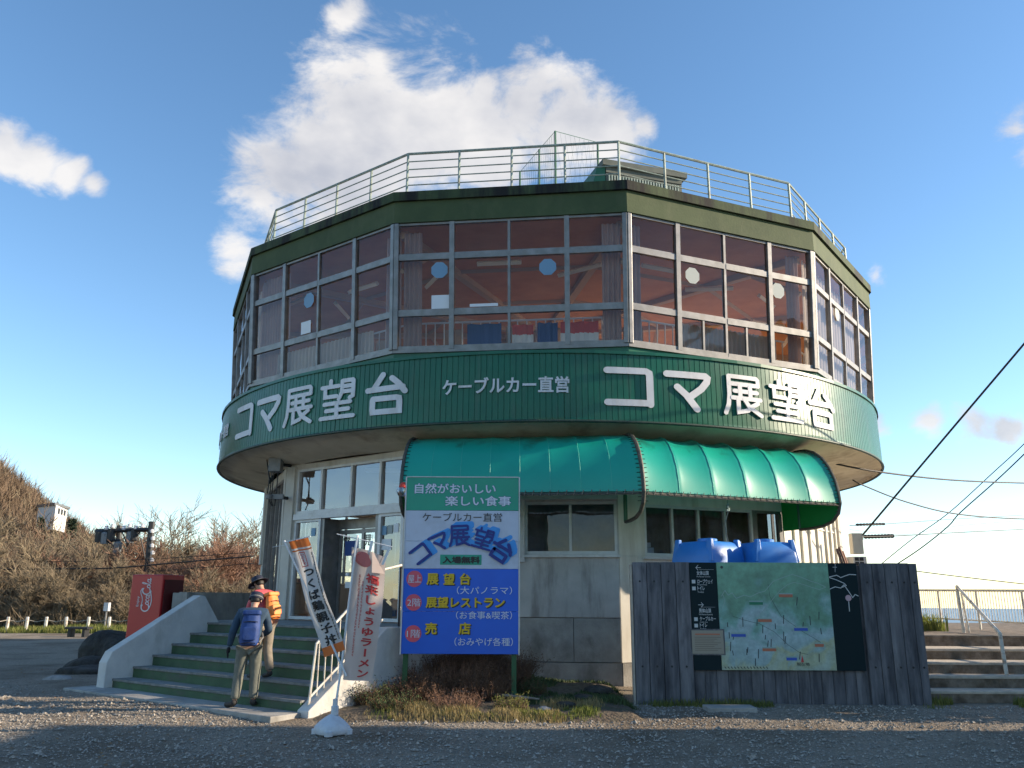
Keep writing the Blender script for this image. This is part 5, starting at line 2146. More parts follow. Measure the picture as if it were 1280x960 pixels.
def b1(u, v, lift=0.0):
    top = TL.lerp(TR_, u)
    bot = BL.lerp(BR, u)
    q = top.lerp(bot, v)
    wv = .035 * math.sin(u * 9.5 + .6) * (1 - .55 * v) + .02 * math.sin(v * 7 + u * 2)
    wv += -.05 * math.exp(-((u - .5) / .10) ** 2) * max(0, 1 - v * 2.6) * -1
    return Vector((q.x + .010 * math.sin(v * 9), q.y + wv - lift, q.z))


V, F_ = cloth_grid(lambda u, v: b1(u, v), 14, 40)
p = MB()
p.add(V, F_)
p.m = [1 if (k // 14) < 3 or (k // 14) > 36 else 0 for k in range(len(F_))]
p.build('cloth', [M['banner_w'], M['orange']], bn, smooth=True)
p = MB()
V, F_ = cloth_grid(lambda u, v: b1(u, .09 + v * .012, .004), 14, 1)
p.add(V, F_)
p.build('orange_line', M['orange'], bn)
p = MB()
banner_text(p, 'つくば鶏親子丼', b1, .24, .76, .25, .93, bold=.035)
p.build('lettering', M['black'], bn)
p = MB()
small_marks(p, b1, .81, .91, .13, .90, 30)
p.build('small_lettering', M['black'], bn)
p = MB()
for (u0, u1, v0, v1) in ((.24, .27, .115, .245), (.53, .56, .115, .245), (.24, .56, .115, .122), (.24, .56, .238, .245)):
    V, F_ = cloth_grid(lambda u, v: b1(u0 + (u1 - u0) * u, v0 + (v1 - v0) * v, .006), 3, 3)
    p.add(V, F_)
small_marks(p, b1, .33, .49, .13, .23, 4)
p.build('red_seal', M['redprint'], bn)
pl_a, pl_b = at(433, 845, Y=YN_ - .03), at(355.5, 676, Y=YN_ + .12)
p = MB()
p.tube([pl_a, pl_b], .013, n=7)
p.build('pole', M['pole'], bn)
p = MB()
p.tube([at(355, 678, Y=YN_ + .12), TR_ + Vector((.03, 0, .01))], .007, n=6)
p.tube([at(358, 681, Y=YN_ + .12), at(340, 684, Y=YN_ + .2)], .003, n=4)
p.build('crossbar', M['pole'], bn)

bn2 = thing('upright_banner', 'cream banner with red lettering hanging from an upright white pole with crossbar', 'banner', at(415, 912, z=.06))
K = dict(tl=at(440, 679, Y=YN_), tr=at(482, 698, Y=YN_), ml=at(436, 760, Y=YN_ + .02), mr=at(477, 768, Y=YN_), bl=at(428, 850, Y=YN_ - .04), br=at(464, 852, Y=YN_ + .02))


def b2(u, v, lift=0.0):
    if v < .46:
        f = v / .46
        l, r_ = K['tl'].lerp(K['ml'], f), K['tr'].lerp(K['mr'], f)
    else:
        f = (v - .46) / .54
        l, r_ = K['ml'].lerp(K['bl'], f), K['mr'].lerp(K['br'], f)
    q = l.lerp(r_, u)
    if v < .16:
        q.z += .10 * (u - .45) * (1 - v / .16) * (1 if u < .55 else .2)
    wv = .03 * math.sin(u * 6.5 + v * 2.5) + .02 * math.sin(v * 8)
    return Vector((q.x, q.y + wv - lift, q.z))


V, F_ = cloth_grid(lambda u, v: b2(u, v), 14, 40)
p = MB()
p.add(V, F_)
p.build('cloth', M['banner_c'], bn2, smooth=True)
p = MB()
# folded-over top corner
q0, q1, q2_ = b2(.62, .0), b2(1.0, .13), b2(.70, .15)
p.add([q0 + Vector((0, -.02, .03)), q1 + Vector((.0, -.02, 0)), q2_ + Vector((-.02, -.05, 0))], [(0, 2, 1)])
p.build('folded_corner', M['banner_c'], bn2)
p = MB()
banner_text(p, '福来しょうゆラーメン', b2, .46, .86, .165, .985, bold=.03)
p.build('lettering', M['redprint'], bn2)
p = MB()
V = [b2(.34 + .26 * math.cos(j * .45), .085 + .052 * math.sin(j * .45), .007) for j in range(14)]
p.add(V, [tuple(range(14))])
V = [b2(.34 + .19 * math.cos(j * .45), .045 + .026 * math.sin(j * .45), .011) for j in range(14)]
p.add(V, [tuple(range(14))])
p.build('bowl_print', M['pinkprint'], bn2)
p = MB()
small_marks(p, b2, .22, .30, .20, .82, 26)
small_marks(p, b2, .34, .41, .24, .60, 15)
p.build('small_lettering', M['pinkprint'], bn2)
top = at(447, 669, Y=YN_)
mid = at(427, 832, Y=YN_)
low = at(418.5, 888, Y=10.46)
p = MB()
p.tube([low, mid, at(437, 745, Y=YN_), top], .014, n=8)
p.build('pole', M['pole'], bn2)
p = MB()
p.tube([at(421, 667.5, Y=YN_), at(490, 683.5, Y=YN_)], .007, n=6)
p.build('crossbar', M['pole'], bn2)
for (a, c) in (((447, 672), (444, 688)), ((465, 676), (462, 690)), ((487, 684), (478, 706))):
    p = MB()
    A_, B2 = at(*a, Y=YN_ - .01), at(*c, Y=YN_ - .01)
    s_ = Vector((.018, 0, 0))
    p.prism([A_ - s_, A_ + s_, B2 + s_, B2 - s_], (0, .004, 0))
    p.build('loop', M['pole'], bn2)
p = MB()
p.lathe(tuple(at(434, 718, Y=YN_)), [(0, -.02), (.022, -.015), (.022, .015), (0, .02)], 8)
p.lathe(tuple(at(426, 835, Y=YN_)), [(0, -.04), (.024, -.035), (.024, .035), (0, .04)], 8)
p.build('joint', M['pole'], bn2)
# water-filled base
bc = at(415, 914, z=.06)
bs_ = thing('banner_base', 'white plastic water filled base holding the banner poles on the gravel', 'banner stand base', (bc.x, bc.y, .04))
p = MB()
prof = [(.0, .235), (.19, .235), (.21, .22), (.235, .17), (.25, .10), (.24, .03), (.22, .0)]
n = 32
V, F_ = [], []
for (r0, z0) in ((.03, .235), (.055, .225), (.10, .20), (.16, .155), (.205, .115), (.235, .085), (.24, .02), (.22, 0)):
    for k in range(n):
        a = 2 * math.pi * k / n
        lob = 1 + .13 * max(0, math.cos(4 * a)) ** 2 * min(1, r0 / .16)
        V.append((bc.x + .8 * r0 * lob * math.cos(a), bc.y + .8 * r0 * lob * math.sin(a), .035 + z0 * .92))
for j in range(7):
    for k in range(n):
        F_.append((j * n + k, (j + 1) * n + k, (j + 1) * n + (k + 1) % n, j * n + (k + 1) % n))
p.add(V, F_)
p.build('body', M['base_w'], bs_, smooth=True)
p = MB()
p.lathe((bc.x + .02, bc.y, .035), [(.045, .20), (.045, .30), (.03, .31), (.03, .38), (0, .38)], 14)
p.build('socket', M['base_w'], bs_)
for k in range(4):
    a = math.pi / 2 * k
    p = MB()
    p.lathe((bc.x + .19 * math.cos(a), bc.y + .19 * math.sin(a), .03), [(.05, 0), (.05, .05), (.04, .06), (0, .06)], 12)
    p.build('foot', M['base_w'], bs_)

# ================================================================== people
def skin_mesh(nodes, edges, sub=2):
    """nodes: list of (pos, rx, ry); grows one smooth skin round the skeleton"""
    me = bpy.data.meshes.new('skin_tmp')
    me.from_pydata([tuple(n[0]) for n in nodes], edges, [])
    o = bpy.data.objects.new('skin_tmp', me)
    COL.objects.link(o)
    md = o.modifiers.new('skin', 'SKIN')
    md.use_smooth_shade = True
    for i, n in enumerate(nodes):
        me.skin_vertices[0].data[i].radius = (n[1], n[2])
        me.skin_vertices[0].data[i].use_root = (i == 0)
    ss = o.modifiers.new('sub', 'SUBSURF')
    ss.levels = sub
    ss.render_levels = sub
    dg = bpy.context.evaluated_depsgraph_get()
    m2 = bpy.data.meshes.new_from_object(o.evaluated_get(dg))
    bpy.data.objects.remove(o)
    bpy.data.meshes.remove(me)
    for p_ in m2.polygons:
        p_.use_smooth = True
    return m2


def person(name, loc, heading, H, pose, cols, label, pack, hat):
    """x right, y forward, z up in body space; heading turns it about z"""
    root = thing(name, label, 'person', loc)
    root.rotation_euler = (0, 0, heading)
    k = H / 1.62

    def put(nm, me, m, parent=root):
        me.name = nm
        me.materials.clear()
        me.materials.append(m)
        o = bpy.data.objects.new(nm, me)
        COL.objects.link(o)
        o.parent = parent
        o.scale = (k, k, k) if parent is root else (1, 1, 1)
        return o
    P = {a: Vector(b_) for a, b_ in pose.items()}
    # body: one continuous skin
    ids = {}
    nodes, edges = [], []

    def nd(key, pos, rx, ry=None):
        ids[key] = len(nodes)
        nodes.append((pos, rx, ry or rx))

    def ed(a, c):
        edges.append((ids[a], ids[c]))
    pel = P['pelvis']
    nd('pel', pel, .115, .095)
    nd('waist', pel.lerp(P['chest'], .45), .105, .085)
    nd('chest', P['chest'], .135, .095)
    nd('neck0', P['neck'], .055)
    nd('neck1', P['neck'].lerp(P['head'], .45), .050)
    nd('head', P['head'], .078, .088)
    nd('crown', P['head'] + (P['head'] - P['neck']).normalized() * .085, .066, .074)
    for a, c in (('pel', 'waist'), ('waist', 'chest'), ('chest', 'neck0'), ('neck0', 'neck1'), ('neck1', 'head'), ('head', 'crown')):
        ed(a, c)
    for s in 'LR':
        nd('sh' + s, P['sh' + s], .055)
        nd('el' + s, P['el' + s], .040)
        nd('wr' + s, P['wr' + s], .028)
        ed('chest', 'sh' + s)
        ed('sh' + s, 'el' + s)
        ed('el' + s, 'wr' + s)
        nd('hip' + s, P['hip' + s], .082)
        nd('kn' + s, P['kn' + s], .055)
        nd('an' + s, P['an' + s], .040)
        ed('pel', 'hip' + s)
        ed('hip' + s, 'kn' + s)
        ed('kn' + s, 'an' + s)
    body = put('body', skin_mesh(nodes, edges), M['skin'])
    # face: nose, ears, eyes
    f = P['face']
    hd = P['head']
    up = (P['head'] - P['neck']).normalized()
    sd = f.cross(up).normalized()
    nm = skin_mesh([(hd + f * .078 + up * .015, .010, .010), (hd + f * .100 - up * .010, .012, .012), (hd + f * .086 - up * .022, .010, .010)], [(0, 1), (1, 2)], 1)
    put('nose', nm, M['skin'])
    for s in (-1, 1):
        put('ear', skin_mesh([(hd + sd * s * .080 + up * .02, .010, .016), (hd + sd * s * .082 - up * .02, .009, .013)], [(0, 1)], 1), M['skin'])
        put('eye', skin_mesh([(hd + f * .080 + sd * s * .030 + up * .012, .006, .006), (hd + f * .080 + sd * s * .042 + up * .012, .006, .006)], [(0, 1)], 1), M['black'])
    put('mouth', skin_mesh([(hd + f * .083 - sd * .02 - up * .042, .004, .004), (hd + f * .083 + sd * .02 - up * .042, .004, .004)], [(0, 1)], 1), M['redprint'])
    hr_ = skin_mesh([(hd - f * .012 + up * .070, .074, .078), (hd - f * .030 + up * .01, .080, .074), (hd - f * .045 - up * .055, .060, .045)], [(0, 1), (1, 2)])
    put('hair', hr_, M['hair'])
    # jacket
    ids.clear()
    nodes, edges = [], []
    nd('a', pel + Vector((0, 0, .0)), .150, .125)
    nd('b', pel.lerp(P['chest'], .5), .148, .122)
    nd('c', P['chest'], .165, .125)
    nd('d', P['neck'], .068)
    for a, c in (('a', 'b'), ('b', 'c'), ('c', 'd')):
        ed(a, c)
    for s in 'LR':
        nd('s' + s, P['sh' + s], .076)
        nd('m' + s, P['sh' + s].lerp(P['el' + s], .5), .066)
        nd('e' + s, P['el' + s], .060)
        nd('w' + s, P['wr' + s], .042)
        for a, c in (('c', 's' + s), ('s' + s, 'm' + s), ('m' + s, 'e' + s), ('e' + s, 'w' + s)):
            ed(a, c)
    put('jacket', skin_mesh(nodes, edges), cols['jacket'])
    # trousers
    ids.clear()
    nodes, edges = [], []
    nd('a', pel + Vector((0, 0, .03)), .140, .118)
    for s in 'LR':
        nd('h' + s, P['hip' + s], .105)
        nd('t' + s, P['hip' + s].lerp(P['kn' + s], .5), .098)
        nd('k' + s, P['kn' + s], .080)
        nd('c' + s, P['kn' + s].lerp(P['an' + s], .55), .074)
        nd('n' + s, P['an' + s] + Vector((0, 0, .015)), .064)
        for a, c in (('a', 'h' + s), ('h' + s, 't' + s), ('t' + s, 'k' + s), ('k' + s, 'c' + s), ('c' + s, 'n' + s)):
            ed(a, c)
    put('trousers', skin_mesh(nodes, edges), cols['trousers'])
    # boots
    for s in 'LR':
        an = P['an' + s]
        fd = P['foot' + s]
        me = skin_mesh([(an + Vector((0, 0, .03)), .055, .055), (an + Vector((0, 0, -.035)), .052, .050), (an + fd * .09 + Vector((0, 0, -.05)), .048, .036), (an + fd * .17 + Vector((0, 0, -.056)), .040, .030)], [(0, 1), (1, 2), (2, 3)])
        put('boot', me, M['boot'])
    # gloved hands: palm, four fingers, thumb
    for s in 'LR':
        wr = P['wr' + s]
        dn = (P['wr' + s] - P['el' + s]).normalized()
        side = dn.cross(Vector((0, 1, 0)))
        side = side.normalized() if side.length > .2 else Vector((1, 0, 0))
        fw = side.cross(dn).normalized()
        nodes = [(wr, .026, .022), (wr + dn * .045, .034, .020), (wr + dn * .085, .034, .018)]
        edges = [(0, 1), (1, 2)]
        for j, (o_, ln) in enumerate(((-.027, .062), (-.009, .074), (.009, .070), (.027, .056))):
            b0 = wr + dn * .092 + fw * o_
            n0 = len(nodes)
            nodes += [(b0, .0095, .0095), (b0 + dn * ln * .5 + side * .006, .0088, .0088), (b0 + dn * ln + side * .020, .0075, .0075)]
            edges += [(2, n0), (n0, n0 + 1), (n0 + 1, n0 + 2)]
        n0 = len(nodes)
        nodes += [(wr + dn * .05 + fw * .042, .011, .011), (wr + dn * .085 + fw * .062, .0095, .0095)]
        edges += [(1, n0), (n0, n0 + 1)]
        put('glove', skin_mesh(nodes, edges), M['glove'])
    # backpack
    fwd = Vector((0, 1, 0))
    c0 = P['chest'].lerp(pel, .42)
    up2 = (P['chest'] - pel).normalized()
    bk = up2.cross(Vector((1, 0, 0))).normalized()      # points forward
    bk = bk if bk.y > 0 else -bk
    import bmesh
    bm = bmesh.new()
    bmesh.ops.create_cube(bm, size=1)
    bmesh.ops.subdivide_edges(bm, edges=bm.edges, cuts=3, use_grid_fill=True)
    for v in bm.verts:
        q = v.co
        w, dpt, h = pack['size']
        tap = 1 - .22 * max(0, q.z) * 2 - .08 * max(0, -q.z) * 2
        r2 = 1 - .30 * (abs(q.x) * 2) ** 4 * (abs(q.y) * 2) ** 2
        wr_ = 1 + .03 * math.sin(q.z * 17 + q.x * 9)
        v.co = c0 - bk * (.125 + dpt * .5) + Vector((1, 0, 0)) * (q.x * w * tap * r2 * wr_) + bk * (q.y * dpt * tap * r2) + up2 * (q.z * h)
    me = bpy.data.meshes.new('backpack')
    bm.to_mesh(me)
    bm.free()
    for p_ in me.polygons:
        p_.use_smooth = True
    bp_ = put('backpack', me, pack['mat'])
    s2 = bp_.modifiers.new('sub', 'SUBSURF')
    s2.levels = s2.render_levels = 1
    for s in (-1, 1):
        pts = [c0 - bk * .13 + up2 * .20 + Vector((s * .07, 0, 0)), P['chest'] + up2 * .10 + Vector((s * .09, 0, 0)) - bk * .03, P['chest'] + bk * .10 + Vector((s * .10, 0, 0)) + up2 * .05,
               P['chest'] + bk * .14 + Vector((s * .12, 0, 0)) - up2 * .10, c0 + Vector((s * .17, 0, 0)) - up2 * .10 - bk * .02, c0 - bk * .13 + Vector((s * .13, 0, 0)) - up2 * .18]
        q = MB()
        q.tube(pts, .016, n=6)
        o_ = q.build('strap', cols['strap'], None)
        o_.parent = bp_
    for (nm_, oz, sw, sd_, sh_, ob) in (('pack_pocket', -.17, .72, .30, .40, .98), ('pack_lid', .46, .92, .95, .16, .50)):
        bm = bmesh.new()
        bmesh.ops.create_cube(bm, size=1)
        bmesh.ops.subdivide_edges(bm, edges=bm.edges, cuts=2, use_grid_fill=True)
        w, dpt, h = pack['size']
        for v in bm.verts:
            q = v.co
            v.co = c0 - bk * (.125 + dpt * ob) + Vector((q.x * w * sw * (1 - .2 * abs(q.z)), 0, 0)) + bk * (q.y * dpt * sd_) + up2 * (h * oz + q.z * h * sh_)
        me = bpy.data.meshes.new(nm_)
        bm.to_mesh(me)
        bm.free()
        for p_ in me.polygons:
            p_.use_smooth = True
        o_ = put(nm_, me, pack['mat'], bp_)
        s2 = o_.modifiers.new('sub', 'SUBSURF')
        s2.levels = s2.render_levels = 2
    q = MB()
    w, dpt, h = pack['size']
    cc = c0 - bk * (.125 + dpt * .97) - up2 * .06
    for a, b_ in ((-.35, .30), (-.35, -.32)):
        q.tube([cc + Vector((-w * .34, 0, 0)) + up2 * (h * b_), cc + Vector((0, 0, 0)) - bk * .012 + up2 * (h * b_ + .01), cc + Vector((w * .34, 0, 0)) + up2 * (h * b_)], .006, n=5)
    o_ = q.build('zip_line', M['black'], None)
    o_.parent = bp_
    # hat
    ht = P['head'] + up * .045
    q = MB()
    V, F_ = [], []
    n = 20
    prof = hat['prof']
    for (r_, z_, fx) in prof:
        for j in range(n):
            a = 2 * math.pi * j / n
            V.append(ht + sd * (r_ * .92 * math.cos(a)) + f * (r_ * math.sin(a) * (1 + fx * max(0, math.sin(a)))) + up * (z_ - .02 * fx * max(0, math.sin(a))))
    for i in range(len(prof) - 1):
        for j in range(n):
            F_.append((i * n + j, i * n + (j + 1) % n, (i + 1) * n + (j + 1) % n, (i + 1) * n + j))
    q.add(V, F_)
    o_ = q.build('hat', cols['hat'], None, smooth=True)
    o_.parent = root
    o_.scale = (k, k, k)
    q = MB()
    V, F_ = [], []
    for z_ in (-.008, .012):
        for j in range(n):
            a = 2 * math.pi * j / n
            V.append(ht + sd * (.103 * math.cos(a)) + f * (.112 * math.sin(a)) + up * z_)
    for j in range(n):
        F_.append((j, (j + 1) % n, n + (j + 1) % n, n + j))
    q.add(V, F_)
    hb = q.build('hat_band', M['strap'], None)
    hb.parent = o_
    return root


LEN = dict()
pose1 = dict(pelvis=(0, 0, .86), chest=(.01, .05, 1.18), neck=(.01, .09, 1.36), head=(.02, .15, 1.46), face=Vector((.15, .85, -.4)).normalized(),
             shL=(-.175, .06, 1.29), shR=(.185, .07, 1.29), elL=(-.25, .02, 1.03), elR=(.245, .12, 1.04), wrL=(-.29, .08, .82), wrR=(.15, .30, .98),
             hipL=(-.085, 0, .80), hipR=(.085, 0, .80), knL=(-.12, .03, .45), knR=(.10, .05, .45), anL=(-.15, -.02, .09), anR=(.10, .04, .09),
             footL=(-.45, .9, 0), footR=(.05, 1, 0))
pose1['footL'] = Vector((-.75, .6, 0)).normalized()
pose1['footR'] = Vector((.1, 1, 0)).normalized()
_py = 882
while ((at(306, _py, z=.135) - TC).dot(NV)) < 10.80:
    _py += .5
person('person', tuple(at(306, _py, z=.135)), R_(12), 1.54, pose1,
       dict(jacket=M['jacket'], trousers=M['trouser'], strap=M['strap'], hat=M['hat']),
       'hiker seen from behind, blue backpack and grey trousers, at the foot of the steps',
       dict(size=(.29, .19, .47), mat=M['pack_b']),
       dict(prof=((.103, -.03, 0), (.105, -.008, 0), (.104, .03, 0), (.096, .075, 0), (.05, .098, 0), (.0, .10, 0))))
pose2 = dict(pelvis=(0, 0, .88), chest=(0, .08, 1.20), neck=(0, .14, 1.37), head=(0, .21, 1.47), face=Vector((.1, .85, -.42)).normalized(),
             shL=(-.17, .09, 1.30), shR=(.17, .09, 1.30), elL=(-.22, .16, 1.06), elR=(.21, .18, 1.06), wrL=(-.10, .36, 1.02), wrR=(.10, .36, 1.06),
             hipL=(-.085, 0, .82), hipR=(.085, 0, .82), knL=(-.09, .10, .47), knR=(.09, .0, .46), anL=(-.09, .04, .09), anR=(.09, -.10, .09))
pose2['footL'] = Vector((0, 1, 0))
pose2['footR'] = Vector((.1, 1, 0)).normalized()
P2_ = SP(10.30, 2.0, .272)
q = at(338, 845, z=.272)
person('person', (-3.61, 12.59, .44), R_(58), 1.46, pose2,
       dict(jacket=M['pink_j'], trousers=M['trouser2'], strap=M['black_rubber'], hat=M['hat']),
       'hiker facing left on the steps, pink jacket, bright orange backpack, dark sun hat',
       dict(size=(.26, .16, .42), mat=M['pack_o']),
       dict(prof=((.175, -.020, .30), (.165, -.026, .3), (.108, .0, 0), (.105, .04, 0), (.092, .088, 0), (.04, .105, 0), (.0, .106, 0))))

# ================================================================== trees
def bare_tree(seed, H=7.0, stems=4, spread=.35, twiggy=1.0, droop=0.0, levels=4):
    rr = random.Random(seed)
    tr, tw = MB(), MB()

    def grow(p, d, L_, r, lvl):
        n = 3 if lvl < 2 else 2
        pts = [p]
        dd = d.copy()
        for k in range(n):
            dd = (dd + Vector((rr.gauss(0, .22), rr.gauss(0, .22), rr.gauss(.04, .14) - droop))).normalized()
            pts.append(pts[-1] + dd * (L_ / n))
        rs = [r * (1 - .45 * j / n) for j in range(n + 1)]
        (tr if lvl < 2 else tw).tube(pts, r, n=5 if lvl < 2 else 3, cap=False, rs=rs)
        if lvl >= levels:
            return
        m = {0: 6, 1: 7, 2: 7, 3: 5}.get(lvl, 3)
        m = int(m * (twiggy if lvl >= 2 else 1) + .5)
        for j in range(m):
            f = .28 + .72 * (j + rr.random()) / m
            f = min(f, .999)
            i = int(f * n)
            q = pts[i].lerp(pts[i + 1], f * n - i)
            ax = Vector((rr.gauss(0, 1), rr.gauss(0, 1), rr.gauss(0, .4))).normalized()
            nd_ = (dd + ax * rr.uniform(.5, .95)).normalized()
            nd_.z = abs(nd_.z) * .8 + .15
            grow(q, nd_.normalized(), L_ * rr.uniform(.42, .66), max(r * .48, .0105), lvl + 1)
    for s in range(stems):
        a = 6.28 * s / stems + rr.random()
        d = Vector((math.cos(a) * spread, math.sin(a) * spread, 1)).normalized()
        grow(Vector((math.cos(a) * .15, math.sin(a) * .15, -.3)), d, H * rr.uniform(.5, .62), .075 * H / 7, 0)
    return tr, tw


protos = []
for k, (H, stems, spread, tg, m) in enumerate(((7.0, 4, .40, 1.25, 'twig'), (6.5, 5, .55, 1.2, 'twig2'), (7.5, 3, .42, 1.3, 'twig2'), (5.5, 6, .6, 1.2, 'twig3'))):
    tr, tw = bare_tree(40 + k, H, stems, spread, tg)
    me1 = tr.build('trunk', M['bark'])
    me2 = tw.build('crown', M[m])
    zm = max(v.co.z for v in me2.data.vertices)
    print('TREE', zm, len(me2.data.polygons))
    protos.append((me1.data, me2.data, zm))
    bpy.data.objects.remove(me1)
    bpy.data.objects.remove(me2)
kinds = ['bare brown tree with many fine upright twigs', 'bare tan bushy tree with pale stems', 'tall slender bare brown tree', 'low bare tree with reddish twigs']
M['paletwig'] = mat('pale_grey_twigs', (.24, .20, .16), .95, col2=(.36, .31, .25), scale=1.0)


def tree_at(px, Y, top_px, k, where, zb=None):
    q = at(px, 760, Y=Y)
    zb = float(ground_h(q.x, Y)) if zb is None else zb
    if Y > 46:
        zb = max(zb, float(hill_h(q.x, Y)))
    zt_ = at(px, top_px, Y=Y).z
    H0 = protos[k][2]
    s = max(.4, (zt_ - zb) / H0 * 1.12)
    t = thing('bare_tree', kinds[k] + ' ' + where, 'tree', (q.x, Y, zb), group='bare winter trees beyond the gravel yard')
    t.rotation_euler = (0, 0, random.uniform(0, 6.28))
    t.scale = (s * 1.05, s * 1.05, s)
    for nm, me in zip(('trunk', 'crown'), protos[k][:2]):
        o = bpy.data.objects.new(nm, me)
        COL.objects.link(o)
        o.parent = t
    return t


spots = [(-30, 42, 655, 1, 'at the left edge behind the post fence'), (12, 41, 690, 1, 'just behind the first fence post'), (45, 43, 680, 0, 'behind the second fence post'),
         (78, 41, 700, 1, 'behind the third fence post'), (100, 46, 668, 0, 'left of the dark utility frame'), (128, 42, 705, 1, 'under the dark utility frame'),
         (150, 52, 642, 2, 'rising above the dark utility frame'), (172, 43, 690, 0, 'right behind the red machine'), (188, 58, 640, 2, 'tallest, above the red machine'),
         (205, 46, 676, 3, 'right of the red machine'), (222, 55, 655, 0, 'between the red machine and the building'), (240, 47, 678, 3, 'over the grey terrace wall'),
         (258, 58, 662, 2, 'upright behind the terrace wall'), (275, 48, 682, 3, 'near the building corner, low'), (292, 56, 680, 0, 'closest to the left corner of the building'),
         (312, 50, 692, 3, 'partly hidden by the building corner'), (-70, 48, 640, 0, 'outside the left edge'), (25, 56, 672, 2, 'behind the fence under the white house'),
         (62, 58, 668, 3, 'below the white house on the slope'), (116, 60, 660, 2, 'behind the left end of the utility frame'), (5, 48, 705, 3, 'lowest at the left edge'),
         (140, 64, 655, 0, 'far behind the utility frame'), (210, 66, 650, 2, 'far behind the red machine'), (170, 40, 722, 1, 'small, behind the red machine'),
         (246, 41, 715, 1, 'small, just over the terrace wall'), (330, 62, 690, 0, 'behind the building corner'), (285, 42, 716, 1, 'small, at the terrace wall end'),
         (60, 39.5, 735, 1, 'smallest, behind the fence'), (20, 39.6, 738, 1, 'smallest, bushy, left fence end'), (100, 39.6, 732, 1, 'smallest, bushy, by the bench')]
for a in spots:
    tree_at(*a)

# dense brushwood of the slope: one mass of twigs
def brush(name, n, region, hf, hmin, hmax, per, m, seed, wid=.035, lean=.45, kind='stuff'):
    r = np.random.default_rng(seed)
    x = r.uniform(region[0], region[1], n)
    y = r.uniform(region[2], region[3], n)
    z = hf(x, y)
    hh = r.uniform(hmin, hmax, n)
    c = np.stack([x, y, z], -1)
    C_ = np.repeat(c, per, 0)
    Hh = np.repeat(hh, per)
    N_ = len(C_)
    off = r.normal(0, .22, (N_, 3)) * Hh[:, None] * .6
    off[:, 2] = 0
    base = C_ + off * .8
    base[:, 2] += r.uniform(-.2, .45, N_) * Hh
    d = r.normal(0, lean, (N_, 3))
    d[:, 2] = 1
    d /= np.linalg.norm(d, axis=1)[:, None]
    ln = Hh * r.uniform(.35, .75, N_)
    tip = base + d * ln[:, None]
    a = r.uniform(0, 3.14, N_)
    s = np.stack([np.cos(a), np.sin(a), 0 * a], -1) * wid * r.uniform(.5, 1.3, N_)[:, None]
    mid = base + d * ln[:, None] * .5 + r.normal(0, .06, (N_, 3)) * ln[:, None]
    V = np.stack([base - s, base + s, mid + s * .7, mid - s * .7, tip], 1).reshape(-1, 3)
    i = np.arange(N_) * 5
    F_ = [tuple(q) for q in np.stack([i, i + 1, i + 2, i + 3], -1).tolist()] + [tuple(q) for q in np.stack([i + 3, i + 2, i + 4], -1).tolist()]
    b_ = MB()
    b_.v, b_.f, b_.m = V.tolist(), F_, [0] * len(F_)
    return b_.build(name, m, kind=kind)


tag(brush('hill_brushwood', 9000, (-150, -25, 62, 190), hill_h, 2.5, 5.4, 30, M['twig'], 5, wid=.07, lean=.65), 'brown leafless woodland covering the slope', 'woodland')
tag(brush('pale_brushwood', 2200, (-150, -25, 60, 190), hill_h, 2.5, 5.0, 24, M['twig2'], 6, wid=.06, lean=.4), 'paler tan leafless trees mixed into the slope', 'woodland')
yard_edge = lambda x, y: ground_h(x, y)
tag(brush('yard_edge_brush', 620, (-30, -7, 37.5, 47), yard_edge, .8, 1.9, 26, M['twig2'], 7, wid=.014, lean=.6), 'tan leafless brush along the back of the gravel yard', 'brush')
tag(brush('slope_brush', 1500, (-48, -8, 44, 66), lambda x, y: np.maximum(ground_h(x, y), hill_h(x, y)), 1.6, 3.0, 30, M['twig'], 8, wid=.024, lean=.6), 'brown leafless brush dropping away behind the yard', 'brush')


def conifer(px, Y, top_px, wid, label, zb=None, xy=None, H=None, name='conifer', seed=1, ncl=620):
    q = at(px, 700, Y=Y) if xy is None else Vector((xy[0], xy[1], 0))
    if zb is None:
        zb = float(max(ground_h(q.x, q.y), hill_h(q.x, q.y) if q.y > 60 else -99))
    H = H or (at(px, top_px, Y=Y).z - zb)
    t = thing(name, label, 'tree', (q.x, q.y, zb))
    p = MB()
    p.tube([(q.x, q.y, zb - .3), (q.x + .05, q.y, zb + H * .5), (q.x, q.y, zb + H)], .1, n=6, rs=[H * .022, H * .014, .01])
    p.build('trunk', M['bark'], t)
    r = np.random.default_rng(seed)
    p = MB()
    V, F_ = [], []
    for k in range(ncl):
        f = r.random() ** .75
        z = zb + H * (.10 + .90 * f)
        rad = wid * (1 - f) ** .8 * (.75 + .3 * math.sin(f * 40)) + .04
        a = r.uniform(0, 6.28)
        rr2 = rad * (.35 + .65 * math.sqrt(r.random()))
        c = np.array([q.x + rr2 * math.cos(a), q.y + rr2 * math.sin(a), z - rr2 * .25])
        for j in range(3):
            d = np.array([math.cos(a), math.sin(a), r.uniform(-.3, .5)]) + r.normal(0, .5, 3)
            d /= np.linalg.norm(d)
            s = np.cross(d, r.normal(0, 1, 3))
            s /= np.linalg.norm(s) + 1e-6
            L_ = H * r.uniform(.03, .06)
            w_ = L_ * .28
            n0 = len(V)
            V += [tuple(c - s * w_), tuple(c + s * w_), tuple(c + d * L_)]
            F_.append((n0, n0 + 1, n0 + 2))
    p.add(V, F_)
    p.build('crown', M['conifer'], t)
    return t


conifer(84, 100, 650, 1.5, 'dark evergreen tree just below the white house on the slope', seed=3, zb=float(hill_h(at(84, 700, Y=100).x, 100)))
conifer(44, 110, 648, 2.0, 'dark low evergreen left of the white house', seed=4)

